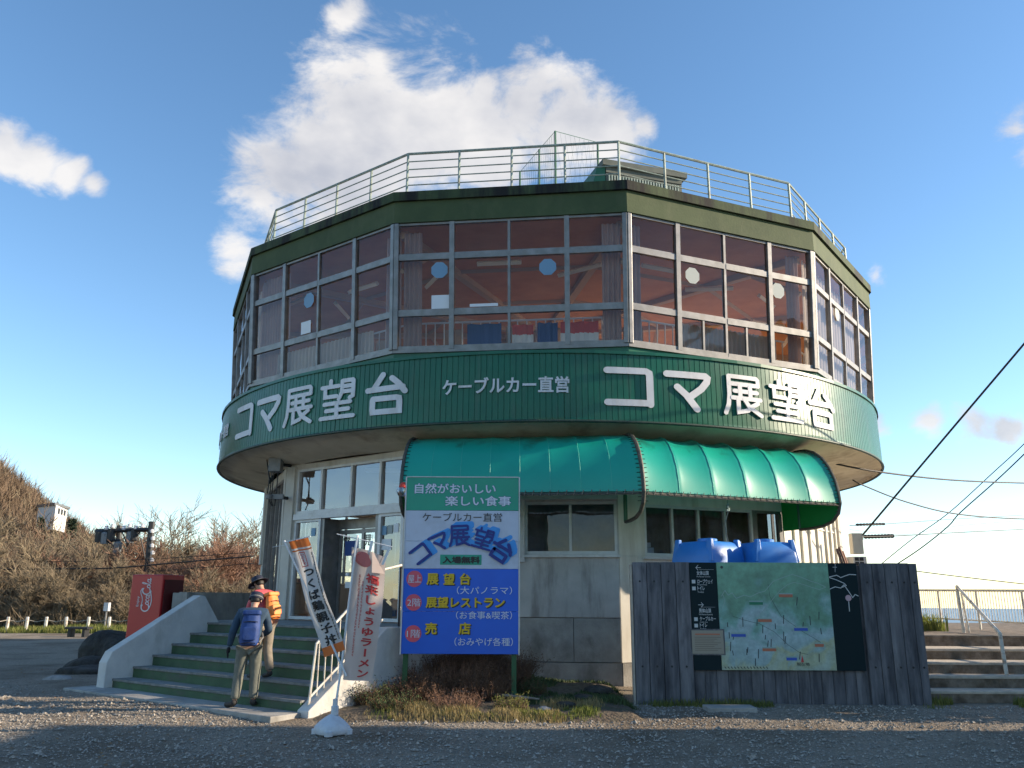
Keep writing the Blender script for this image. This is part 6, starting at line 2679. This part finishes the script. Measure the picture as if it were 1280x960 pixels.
# ---- white house on the slope
q0 = at(47, 655, Y=125)
hb_ = thing('white_house', 'small white flat roofed house high on the brown slope at the left', 'building', (q0.x, 125, q0.z - 1))
zr = at(60, 634, Y=125).z
xa_, xb_, xc_ = at(47, 640, Y=125).x, at(69, 640, Y=122).x, at(84, 640, Y=128).x
p = MB()
p.prism([(xa_, 125, q0.z - 1), (xb_, 122, q0.z - 1), (xc_, 128, q0.z - 1), (xa_ + (xc_ - xb_), 131, q0.z - 1)], (0, 0, zr - q0.z + 1))
fixn(p.build('wall', M['farbuild'], hb_))
p = MB()
p.prism([(xa_ - .3, 125, zr + .01), (xb_, 121.6, zr + .01), (xc_ + .4, 128, zr + .01), (xa_ + (xc_ - xb_), 131.4, zr + .01)], (0, 0, .35))
fixn(p.build('roof', M['alu'], hb_))
for f in (.2, .45, .7):
    for z in (zr - 1.1,):
        a = Vector((xb_ + (xc_ - xb_) * f, 122 + 6 * f, z))
        d = Vector((xc_ - xb_, 6, 0)).normalized()
        p = MB()
        p.obox(a + Vector((d.y, -d.x, 0)) * .01, d * .9, Vector((d.y, -d.x, 0)) * .06, (0, 0, .8))
        p.build('window', M['dark'], hb_)

# ---- dark utility frame with insulators
uf = thing('utility_frame', 'dark utility pole frame with crossbar and white insulators above the bare trees', 'utility pole', at(187, 745, Y=44))
p = MB()
p.tube([at(182, 735, Y=44), at(190, 652, Y=44)], .17, n=8)
p.build('pole', M['dark'], uf)
p = MB()
p.tube([at(146, 735, Y=45), at(149, 657, Y=45)], .14, n=8)
p.build('pole', M['dark'], uf)
p = MB()
p.tube([at(120, 664, Y=44.8), at(189, 662, Y=44.4)], .13, n=6)
p.build('crossbar', M['dark'], uf)
p = MB()
p.tube([at(122, 674, Y=44.6), at(150, 676, Y=44.6)], .10, n=6)
p.build('crossbar', M['dark'], uf)
for k, px in enumerate((133, 141, 155, 162, 170, 178)):
    c = at(px, 660 - (k % 2) * 2, Y=44.5)
    p = MB()
    p.lathe(tuple(c), [(0, -.12), (.09, -.10), (.13, -.02), (.08, .04), (.10, .10), (0, .16)], 8)
    p.build('insulator', M['white'], uf)
for k, (px, py) in enumerate(((124, 670), (131, 672), (139, 668), (163, 671), (168, 668), (147, 684))):
    c = at(px, py, Y=44.6)
    p = MB()
    p.lathe(tuple(c), [(0, -.35), (.2, -.33), (.22, .22), (.12, .3), (0, .32)], 9)
    p.build('transformer', M['greybox'] if k % 2 else M['dark'], uf)
for k in range(5):
    p = MB()
    a = 188
    p.lathe(tuple(at(190 + (k % 2), 664 + k * 9, Y=43.8)), [(0, -.1), (.10, -.08), (.12, .05), (0, .12)], 8)
    p.build('insulator', M['white'], uf)
p = MB()
for (a, c) in (((152, 664), (160, 682)), ((166, 664), (158, 684)), ((176, 664), (166, 676)), ((124, 668), (138, 680)), ((130, 664), (146, 690)), ((182, 700), (176, 672))):
    p.tube([at(*a, Y=44.5), at(*c, Y=44.5)], .035, n=4)
p.build('stay', M['dark'], uf)

# ---- post fence, bench, marker
pf = thing('post_fence', 'row of short white posts joined by thin rope behind the yard', 'fence', at(0, 790, z=.1))
pp_ = []
for px in (-18, 8, 32, 56, 81, 109, 135, 160):
    q = at(px, 790 if px > 0 else 791, z=.10)
    zt_ = at(px, 771, Y=q.y).z
    p = MB()
    p.lathe((q.x, q.y, 0), [(.07, -.1), (.065, zt_ - .02), (.05, zt_), (0, zt_)], 7)
    p.build('post', M['white_rail'], pf)
    pp_.append(Vector((q.x, q.y, zt_ - .12)))
p = MB()
for a, c in zip(pp_, pp_[1:]):
    p.tube([a, a.lerp(c, .5) - Vector((0, 0, .08)), c], .014, n=4)
p.build('rope', M['woodpost'], pf)
bn_ = thing('bench', 'low dark bench standing by the white posts', 'bench', at(97, 792, z=.1))
q = at(84, 787, Y=31.5)
c = at(112, 788, Y=31.5)
p = MB()
p.box(q.x, c.x, 31.3, 31.75, .38, .45)
p.build('seat', M['dark'], bn_)
for x in (q.x + .1, c.x - .2):
    p = MB()
    p.box(x, x + .1, 31.35, 31.7, .08, .379)
    p.build('leg', M['dark'], bn_)
mk = thing('marker_lamp', 'small white box on a thin post behind the posts', 'marker', at(134, 790, z=.1))
q = at(134, 757, Y=36)
p = MB()
p.box(q.x - .10, q.x + .10, 35.9, 36.1, q.z - .22, q.z + .12)
p.build('box', M['white'], mk)
p = MB()
p.tube([(q.x, 36, 0), (q.x, 36, q.z - .22)], .035, n=6)
p.build('post', M['greybox'], mk)

# ================================================================== cables
def cable(pts, r, label, Ys, name='cable', ins=None):
    Q = []
    for (px, py), Y in zip(pts, Ys):
        Q.append(at(px, py, Y=Y))
    # smooth through the given points
    S = []
    n = len(Q)
    for i in range(n - 1):
        p0, p1, p2, p3 = Q[max(i - 1, 0)], Q[i], Q[i + 1], Q[min(i + 2, n - 1)]
        for k in range(6):
            t = k / 6
            S.append(.5 * ((2 * p1) + (p2 - p0) * t + (2 * p0 - 5 * p1 + 4 * p2 - p3) * t * t + (3 * p1 - p0 - 3 * p2 + p3) * t ** 3))
    S.append(Q[-1])
    p = MB()
    p.tube(S, r, n=6)
    o = p.build(name, M['cable'], None, loc=Q[0], smooth=True)
    tag(o, label, 'cable', 'overhead cables')
    if ins:
        a, c = at(*ins[0], Y=ins[2]), at(*ins[1], Y=ins[2])
        m_ = MB()
        m_.tube([a, c], r * 3.0, n=8)
        for k in range(9):
            f = (k + .5) / 9
            m_.tube([a.lerp(c, f - .03), a.lerp(c, f + .03)], r * 3.8, n=8)
        e = m_.build('cable_sleeve', M['cable'], None)
        e.parent = o
        e.location = -Vector(o.location)
    return o


cable([(1073, 675), (1180, 548), (1290, 418), (1400, 285)], .020, 'thick black cable rising steeply right from the white meter box', [18.1, 16.5, 15, 13.5])
cable([(1045, 580), (1100, 590), (1190, 600), (1290, 604), (1420, 606)], .020, 'black cable leaving the soffit almost level to the right', [17.5, 18, 20, 22, 25])
cable([(1066, 600), (1080, 607), (1135, 628), (1200, 643), (1290, 649), (1420, 650)], .016, 'black cable sagging from the soffit rim towards the right edge', [18, 18, 19, 21, 23, 26])
cable([(1062, 657), (1106, 655), (1190, 649), (1290, 643), (1420, 633)], .008, 'thin level wire with a black sleeve, upper of the two', [19, 20, 23, 26, 30], ins=((1070, 656), (1106, 655), 20))
cable([(1075, 671), (1117, 670), (1190, 666), (1290, 661), (1420, 654)], .013, 'thin level wire with a black sleeve, lower of the two', [19, 20, 23, 26, 30], ins=((1080, 671), (1117, 670), 20))
cable([(1098, 708), (1140, 674), (1186, 641), (1240, 592), (1290, 545), (1400, 430)], .012, 'thin wire bending up to the right from behind the board, left of a pair', [24, 24, 23, 22, 20, 18])
cable([(1112, 711), (1150, 686), (1185, 658), (1200, 641), (1245, 601), (1290, 558), (1400, 448)], .016, 'thicker wire bending up to the right from behind the board, right of a pair', [24, 24, 23.5, 23, 22, 20, 18])
cable([(1120, 710), (1146, 714), (1210, 722), (1290, 731), (1400, 742)], .013, 'black wire sloping down to the right above the terrace railing', [22, 22, 22, 22, 22])
cable([(1062, 662), (1130, 668), (1200, 657), (1290, 650)], .005, 'thinnest wire between the sleeved wires', [26, 27, 28, 29])
cable([(-60, 713), (60, 711), (140, 710), (225, 703), (318, 695)], .035, 'dark power line crossing in front of the bare trees, thicker one', [40, 40, 40, 40, 40])
cable([(-60, 702), (60, 702), (170, 700), (318, 690)], .018, 'thin power line above the thicker one by the bare trees', [42, 42, 42, 42])
cable([(-60, 719), (100, 718), (220, 712), (318, 704)], .018, 'thin power line below the thicker one by the bare trees', [42, 42, 42, 42])

# ================================================================== plants and stones in front
def blades(name, n, sampler, hf, h0, h1, m, seed, wid=.004, lean=.35, curl=.25, label=None, cat=None, kind='stuff', parent=None, loc=None):
    r = np.random.default_rng(seed)
    x, y, hs_ = sampler(r, n)
    z = hf(x, y)
    N_ = len(x)
    base = np.stack([x, y, z - .01], -1)
    a = r.uniform(0, 6.28, N_)
    ln = r.uniform(h0, h1, N_) * hs_
    dirx = np.stack([np.cos(a), np.sin(a), 0 * a], -1)
    side = np.stack([-np.sin(a), np.cos(a), 0 * a], -1) * wid * r.uniform(.6, 1.4, N_)[:, None]
    l1 = r.uniform(0, lean, N_)[:, None]
    mid = base + (dirx * l1 * .5 + np.array([0, 0, .6])) * ln[:, None]
    tip = base + (dirx * (l1 + curl * r.random((N_, 1))) + np.array([0, 0, .95])) * ln[:, None]
    V = np.stack([base - side, base + side, mid + side * .8, mid - side * .8, tip], 1).reshape(-1, 3)
    i = np.arange(N_) * 5
    F_ = [tuple(q) for q in np.stack([i, i + 1, i + 2, i + 3], -1).tolist()] + [tuple(q) for q in np.stack([i + 3, i + 2, i + 4], -1).tolist()]
    b_ = MB()
    b_.v, b_.f, b_.m = V.tolist(), F_, [0] * len(F_)
    o = b_.build(name, m, parent, loc=loc, kind=kind)
    return tag(o, label, cat)


def patch(x0, x1, y0, y1, dens=.5, sc_=1.2, seed=0):
    def s(r, n):
        x = r.uniform(x0, x1, n)
        y = r.uniform(y0, y1, n)
        f = noise2(x, y, sc_, seed)
        k = f > np.quantile(f, 1 - dens)
        ex = np.minimum(np.minimum(x - x0, x1 - x), np.minimum(y - y0, y1 - y))
        k &= ex > r.uniform(0, .18, n)
        return x[k], y[k], .6 + .6 * np.clip(f[k], 0, 1)
    return s


# soil bed with grass in front of the wall
def bed_h(x, y):
    x, y = np.asarray(x, float), np.asarray(y, float)
    yy = y + .18 * noise2(x, y, 1.4, 21)
    e = sst(10.85, 11.35, yy) * (1 - sst(14.5, 15.2, y)) * sst(-2.75, -2.2, x) * (1 - sst(1.55, 1.8, x))
    return ground_h(x, y) + e * (.07 + .035 * noise2(x, y, 3, 22) + .14 * np.exp(-((x + .8) / 1.0) ** 2 - ((y - 13.3) / .8) ** 2)) - .03 * (1 - e)


bed = grid_obj('planting_bed', np.linspace(-2.75, 1.8, 90), np.linspace(10.75, 15.1, 86), bed_h, M['soil'])
blades('grass_verge', 8000, patch(-1.8, 1.2, 11.1, 11.9, .45, 2.6, 2), bed_h, .03, .13, M['grass'], 1, wid=.005, label='short mixed green grass along the sunlit front of the planting bed', cat='grass')
blades('dry_grass_verge', 14000, patch(-2.0, 1.3, 10.98, 12.2, .55, 3.1, 5), bed_h, .03, .15, M['grass_dry'], 2, wid=.004, label='dry tan grass mixed along the front of the planting bed', cat='grass')
blades('shaded_grass', 14000, patch(.0, 1.8, 12.0, 14.6, .7, 1.6, 6), bed_h, .03, .12, M['shrubleaf'], 3, wid=.005, label='low dark green growth on the ground between the sign and the board', cat='ground cover')
blades('board_foot_grass', 7000, patch(1.7, 6.4, 12.25, 12.72, .35, 1.8, 7), ground_h, .03, .14, M['grass'], 4, wid=.005, label='sparse grass along the foot of the plank board', cat='grass')
blades('step_foot_grass', 9000, patch(6.1, 9.5, 12.35, 12.97, .55, 1.6, 8), ground_h, .04, .20, M['grass'], 5, wid=.006, label='green grass at the foot of the right hand terrace steps', cat='grass')
blades('yard_edge_grass', 26000, patch(-30, -9, 34.2, 38.5, .75, .5, 9), ground_h, .08, .42, M['grass'], 6, wid=.02, label='strip of green grass round the white posts', cat='grass')
blades('terrace_weeds', 900, patch(8.2, 9.0, 17.4, 18.4, .5, 1.6, 10), lambda x, y: 0 * x + .96, .10, .45, M['grass'], 7, wid=.010, label='green weeds at the left end of the terrace railing', cat='weeds')
blades('terrace_weeds_right', 900, patch(10.8, 14.0, 16.6, 17.6, .25, 1.6, 11), lambda x, y: 0 * x + .96, .06, .28, M['grass_dry'], 8, wid=.008, label='tufts of dry weeds on the terrace below the railing', cat='weeds')


def dry_shrub(x, y, h, w, m, label, seed, n=420, leaf=None):
    t = thing('dry_shrub', label, 'shrub', (x, y, float(bed_h(x, y))), group='shrubs in the bed below the tall sign')
    r = np.random.default_rng(seed)
    zb = float(bed_h(x, y))
    p = MB()
    V, F_ = [], []
    lf = MB()
    for k in range(n):
        a = r.uniform(0, 6.28)
        rad = w * .35 * math.sqrt(r.random())
        b0 = np.array([x + rad * math.cos(a), y + rad * math.sin(a), zb - .03])
        d = np.array([math.cos(a) * r.uniform(.1, .75), math.sin(a) * r.uniform(.1, .75), 1.0]) + r.normal(0, .18, 3)
        d /= np.linalg.norm(d)
        L_ = h * r.uniform(.45, 1.05)
        s = np.cross(d, r.normal(0, 1, 3))
        s = s / np.linalg.norm(s) * .0035
        md_ = b0 + d * L_ * .55 + r.normal(0, .03, 3)
        tp = b0 + d * L_ + r.normal(0, .04, 3)
        n0 = len(V)
        V += [tuple(b0 - s), tuple(b0 + s), tuple(md_ + s * .8), tuple(md_ - s * .8), tuple(tp)]
        F_ += [(n0, n0 + 1, n0 + 2, n0 + 3), (n0 + 3, n0 + 2, n0 + 4)]
        for j in range(5):
            f = r.uniform(.3, 1)
            c = b0 + (tp - b0) * f
            e = r.normal(0, 1, 3)
            e[2] = abs(e[2])
            e = e / np.linalg.norm(e) * L_ * r.uniform(.08, .22)
            n0 = len(V)
            V += [tuple(c - s * .7), tuple(c + s * .7), tuple(c + e)]
            F_.append((n0, n0 + 1, n0 + 2))
            if leaf is not None or r.random() < .5:
                q_ = c + e * r.uniform(.5, 1)
                u = r.normal(0, 1, 3)
                u = u / np.linalg.norm(u) * r.uniform(.008, .018)
                v_ = np.cross(u, r.normal(0, 1, 3))
                v_ = v_ / (np.linalg.norm(v_) + 1e-6) * .007
                m0 = len(lf.v)
                lf.add([tuple(q_ - u), tuple(q_ + v_), tuple(q_ + u), tuple(q_ - v_)], [(0, 1, 2, 3)])
    p.add(V, F_)
    p.build('stems', m, t)
    lf.build('leaves', leaf or M['dryshrub'], t)


shr = [(-1.95, 12.15, .34, .8, 'dryshrub', 'dark leafy low shrub beside the banner pole', 'shrubleaf'), (-1.3, 12.25, .36, .9, 'dryshrub', 'dark twiggy shrub at the front left of the bed', None),
       (-.35, 12.45, .40, .8, 'dryshrub', 'dark twiggy shrub before the right half of the sign', None), (-.95, 13.2, .62, .9, 'dryshrub', 'dense dark shrub behind the middle of the bed', None), (.30, 12.9, .22, .5, 'dryshrub', 'dark low shrub right of the sign post', 'shrubleaf'),
       (-2.15, 12.75, .42, .7, 'twig3', 'low green leafed shrub nearest the step side wall', 'shrubleaf'), (-1.75, 13.35, .62, .8, 'dryshrub', 'dark brown twiggy shrub beneath the left edge of the tall sign', None),
       (-1.25, 12.75, .50, .9, 'twig3', 'reddish brown twiggy shrub left of centre under the sign', None), (-1.1, 13.65, .80, .8, 'dryshrub', 'tallest twiggy shrub rising against the wall below the sign', None),
       (-.65, 12.85, .50, .9, 'twig3', 'reddish brown shrub in the middle of the bed', None), (-.45, 13.75, .85, .7, 'dryshrub', 'upright dark twigs right of the tallest shrub', None),
       (-.1, 13.0, .45, .7, 'dryshrub', 'dark shrub below the right half of the sign', None), (.12, 13.8, .48, .5, 'dryshrub', 'thin upright twigs beside the right sign post', None),
       (-.75, 11.7, .30, .9, 'twig3', 'low rust coloured shrub catching the sunlight at the front', None), (-1.55, 11.6, .22, .8, 'dryshrub', 'low dark shrub at the left front of the bed', 'shrubleaf'),
       (.0, 11.7, .20, .5, 'twig3', 'small leafy green plant at the sunlit front edge', 'grass')]
for k, (x, y, h, w, m, lb, lf_) in enumerate(shr):
    dry_shrub(x, y, h, w, M[m], lb, 60 + k, n=640 if h > .3 else 340, leaf=M[lf_] if lf_ else None)
for k, (x, y, s, lb) in enumerate(((.75, 11.9, .12, 'dark stone at the right front of the bed'), (1.05, 12.5, .13, 'larger dark stone just behind another at the bed edge'), (.45, 11.65, .08, 'small pale stone in the sunlit grass'),
                                   (-.15, 12.45, .12, 'brown stone beside the fallen branch'), (1.30, 13.2, .20, 'flat dark slab lying between the sign and the board'))):
    rock('stone', (x, y, float(bed_h(x, y)) + s * .15), (s * 1.2, s, s * .45), M['stone'] if k == 2 else M['rock'], lb, 70 + k, sub=2)
p = MB()
p.tube([(-.75, 12.35, .30), (-.35, 12.3, .28), (.15, 12.25, .24), (.4, 12.2, .22)], .022, n=6, rs=[.015, .024, .022, .012])
tag(p.build('fallen_branch', M['bark'], None, loc=(-.3, 12.3, .28)), 'pale fallen branch lying across the sunlit edge of the bed', 'branch')
p = MB()
q = at(921, 888, z=.11)
p.box(q.x - .42, q.x + .25, q.y - .12, q.y + .22, .02, .16)
tag(bevel(p.build('kerb_slab', M['plinth'], None, loc=(q.x, q.y, 0)), .01), 'dark concrete slab lying in front of the board', 'slab')

# ---- loose gravel
r = np.random.default_rng(99)
n = 24000
u = r.random(n)
y = 8.2 + (12.9 - 8.2) * u ** .85
x = r.uniform(-1, 1, n) * (y * .70)
n2_ = 16000
y = np.concatenate([y, r.uniform(10.5, 19, n2_)])
x = np.concatenate([x, r.uniform(-14, -2.6, n2_)])
keep = ~((x > -2.4) & (x < 1.5) & (y > 11.05 + .25 * np.abs(x + .4)))
nx_, ny_ = NV.x, NV.y
dn_ = (x - TX) * nx_ + (y - TY) * ny_
keep &= dn_ > 11.15
keep |= (x > -2.4) & (y < 12.6)
keep &= ~((x > -2.4) & (x < 1.5) & (y > 11.05 + .25 * np.abs(x + .4)))
x, y = x[keep], y[keep]
s = np.clip(r.lognormal(-4.5, .45, len(x)), .005, .055)
base8 = np.array([(1, 0, 0), (0, 1, 0), (-1, 0, 0), (0, -1, 0), (0, 0, .7), (0, 0, -.5)], float)
a = r.uniform(0, 6.28, len(x))
V = base8[None] * s[:, None, None] * r.uniform(.6, 1.4, (len(x), 6, 1))
ca, sa = np.cos(a)[:, None], np.sin(a)[:, None]
X = V[:, :, 0] * ca - V[:, :, 1] * sa
Y_ = V[:, :, 0] * sa + V[:, :, 1] * ca
Z_ = V[:, :, 2]
X += x[:, None]
Y_ += y[:, None]
Z_ = Z_ + (ground_h(x, y) + s * .25)[:, None]
V = np.stack([X, Y_, Z_], -1).reshape(-1, 3)
tri = np.array([(0, 1, 4), (1, 2, 4), (2, 3, 4), (3, 0, 4)])
F_ = (np.arange(len(x))[:, None, None] * 6 + tri[None]).reshape(-1, 3)
b_ = MB()
b_.v, b_.f, b_.m = V.tolist(), [tuple(q) for q in F_.tolist()], [0] * len(F_)
gm = mat('pebble_stone', (.13, .118, .10), .9, col2=(.40, .36, .31), scale=34, lo=.38, hi=.62)
tag(b_.build('loose_gravel', gm, kind='stuff'), 'grey crushed stone strewn over the yard', 'gravel')
b_.m = None

r = np.random.default_rng(5)
lm = MB()
for k in range(1500):
    x_, y_ = (r.uniform(-9, 6), r.uniform(8.6, 13.0)) if k % 3 else (r.uniform(-10, -5), r.uniform(12, 18))
    if (x_ > -2.6 and y_ > 11.5) or ((Vector((x_, y_, 0)) - TC).dot(NV) < 11.2 and x_ > -8):
        continue
    s_ = r.uniform(.012, .03)
    a_ = r.uniform(0, 6.28)
    u_ = np.array([math.cos(a_), math.sin(a_), r.uniform(-.3, .3)]) * s_
    v_ = np.array([-math.sin(a_), math.cos(a_), r.uniform(-.3, .5)]) * s_ * .6
    c_ = np.array([x_, y_, float(ground_h(x_, y_)) + .015])
    lm.add([tuple(c_ - u_), tuple(c_ + v_), tuple(c_ + u_), tuple(c_ - v_)], [(0, 1, 2, 3)])
tag(lm.build('leaf_litter', mat('dead_leaves', (.16, .085, .04), .9, col2=(.28, .17, .08), scale=3), kind='stuff'), 'dead brown leaves scattered over the gravel', 'leaves')

# ================================================================== unseen shop, annex and evergreens added beyond the right edge to shade the yard
sh = thing('added_shade_shop', 'two storey block with gable roof added unseen beyond the right edge for shade', 'building', (19, 2.5, 0))
p = MB()
p.box(14, 24, -7, 9.2, -1, 6.6)
p.build('wall', M['shade_shop_wall'], sh)
p = MB()
p.prism([(13.3, -7.6, 6.6), (24.7, -7.6, 6.6), (24.0, -7.6, 7.3), (19, -7.6, 10.3), (14.0, -7.6, 7.3)], (0, 17.1, 0))
fixn(p.build('roof', M['shade_shop_roof'], sh))
p = MB()
p.box(14.3, 18, 9.21, 10.85, -1, 7.0)
p.build('shade_annex_wall', M['shade_shop_wall'], sh)
p = MB()
p.box(14.1, 18.2, 9.51, 11.0, 7.01, 7.25)
p.build('shade_annex_roof', M['shade_shop_roof'], sh)
for k in range(6):
    for z in (1.0, 3.9):
        p = MB()
        y0 = -6 + k * 2.5
        p.box(13.93, 13.99, y0, y0 + 1.6, z, z + 1.3)
        f = p.build('window', M['alu'], sh)
        g = MB()
        g.box(13.90, 13.928, y0 + .08, y0 + 1.52, z + .08, z + 1.22)
        g.build('pane', M['glass_dark'], f)
conifer(0, 0, 0, 1.0, 'dark evergreen added out of view beyond the right edge to shade the yard', xy=(12.6, 12.6), zb=.1, H=6.2, seed=8, ncl=1500)  # evergreens added for the shade they cast across the yard
conifer(0, 0, 0, .75, 'small dark evergreen added out of view to shade the gravel, nearest the terrace steps', xy=(9.9, 11.8), zb=.1, H=3.5, seed=10, ncl=1500)
conifer(0, 0, 0, 1.2, 'second dark evergreen added out of view beyond the right edge to shade the yard', xy=(15.2, 13.0), zb=.1, H=7.2, seed=9, ncl=1500)
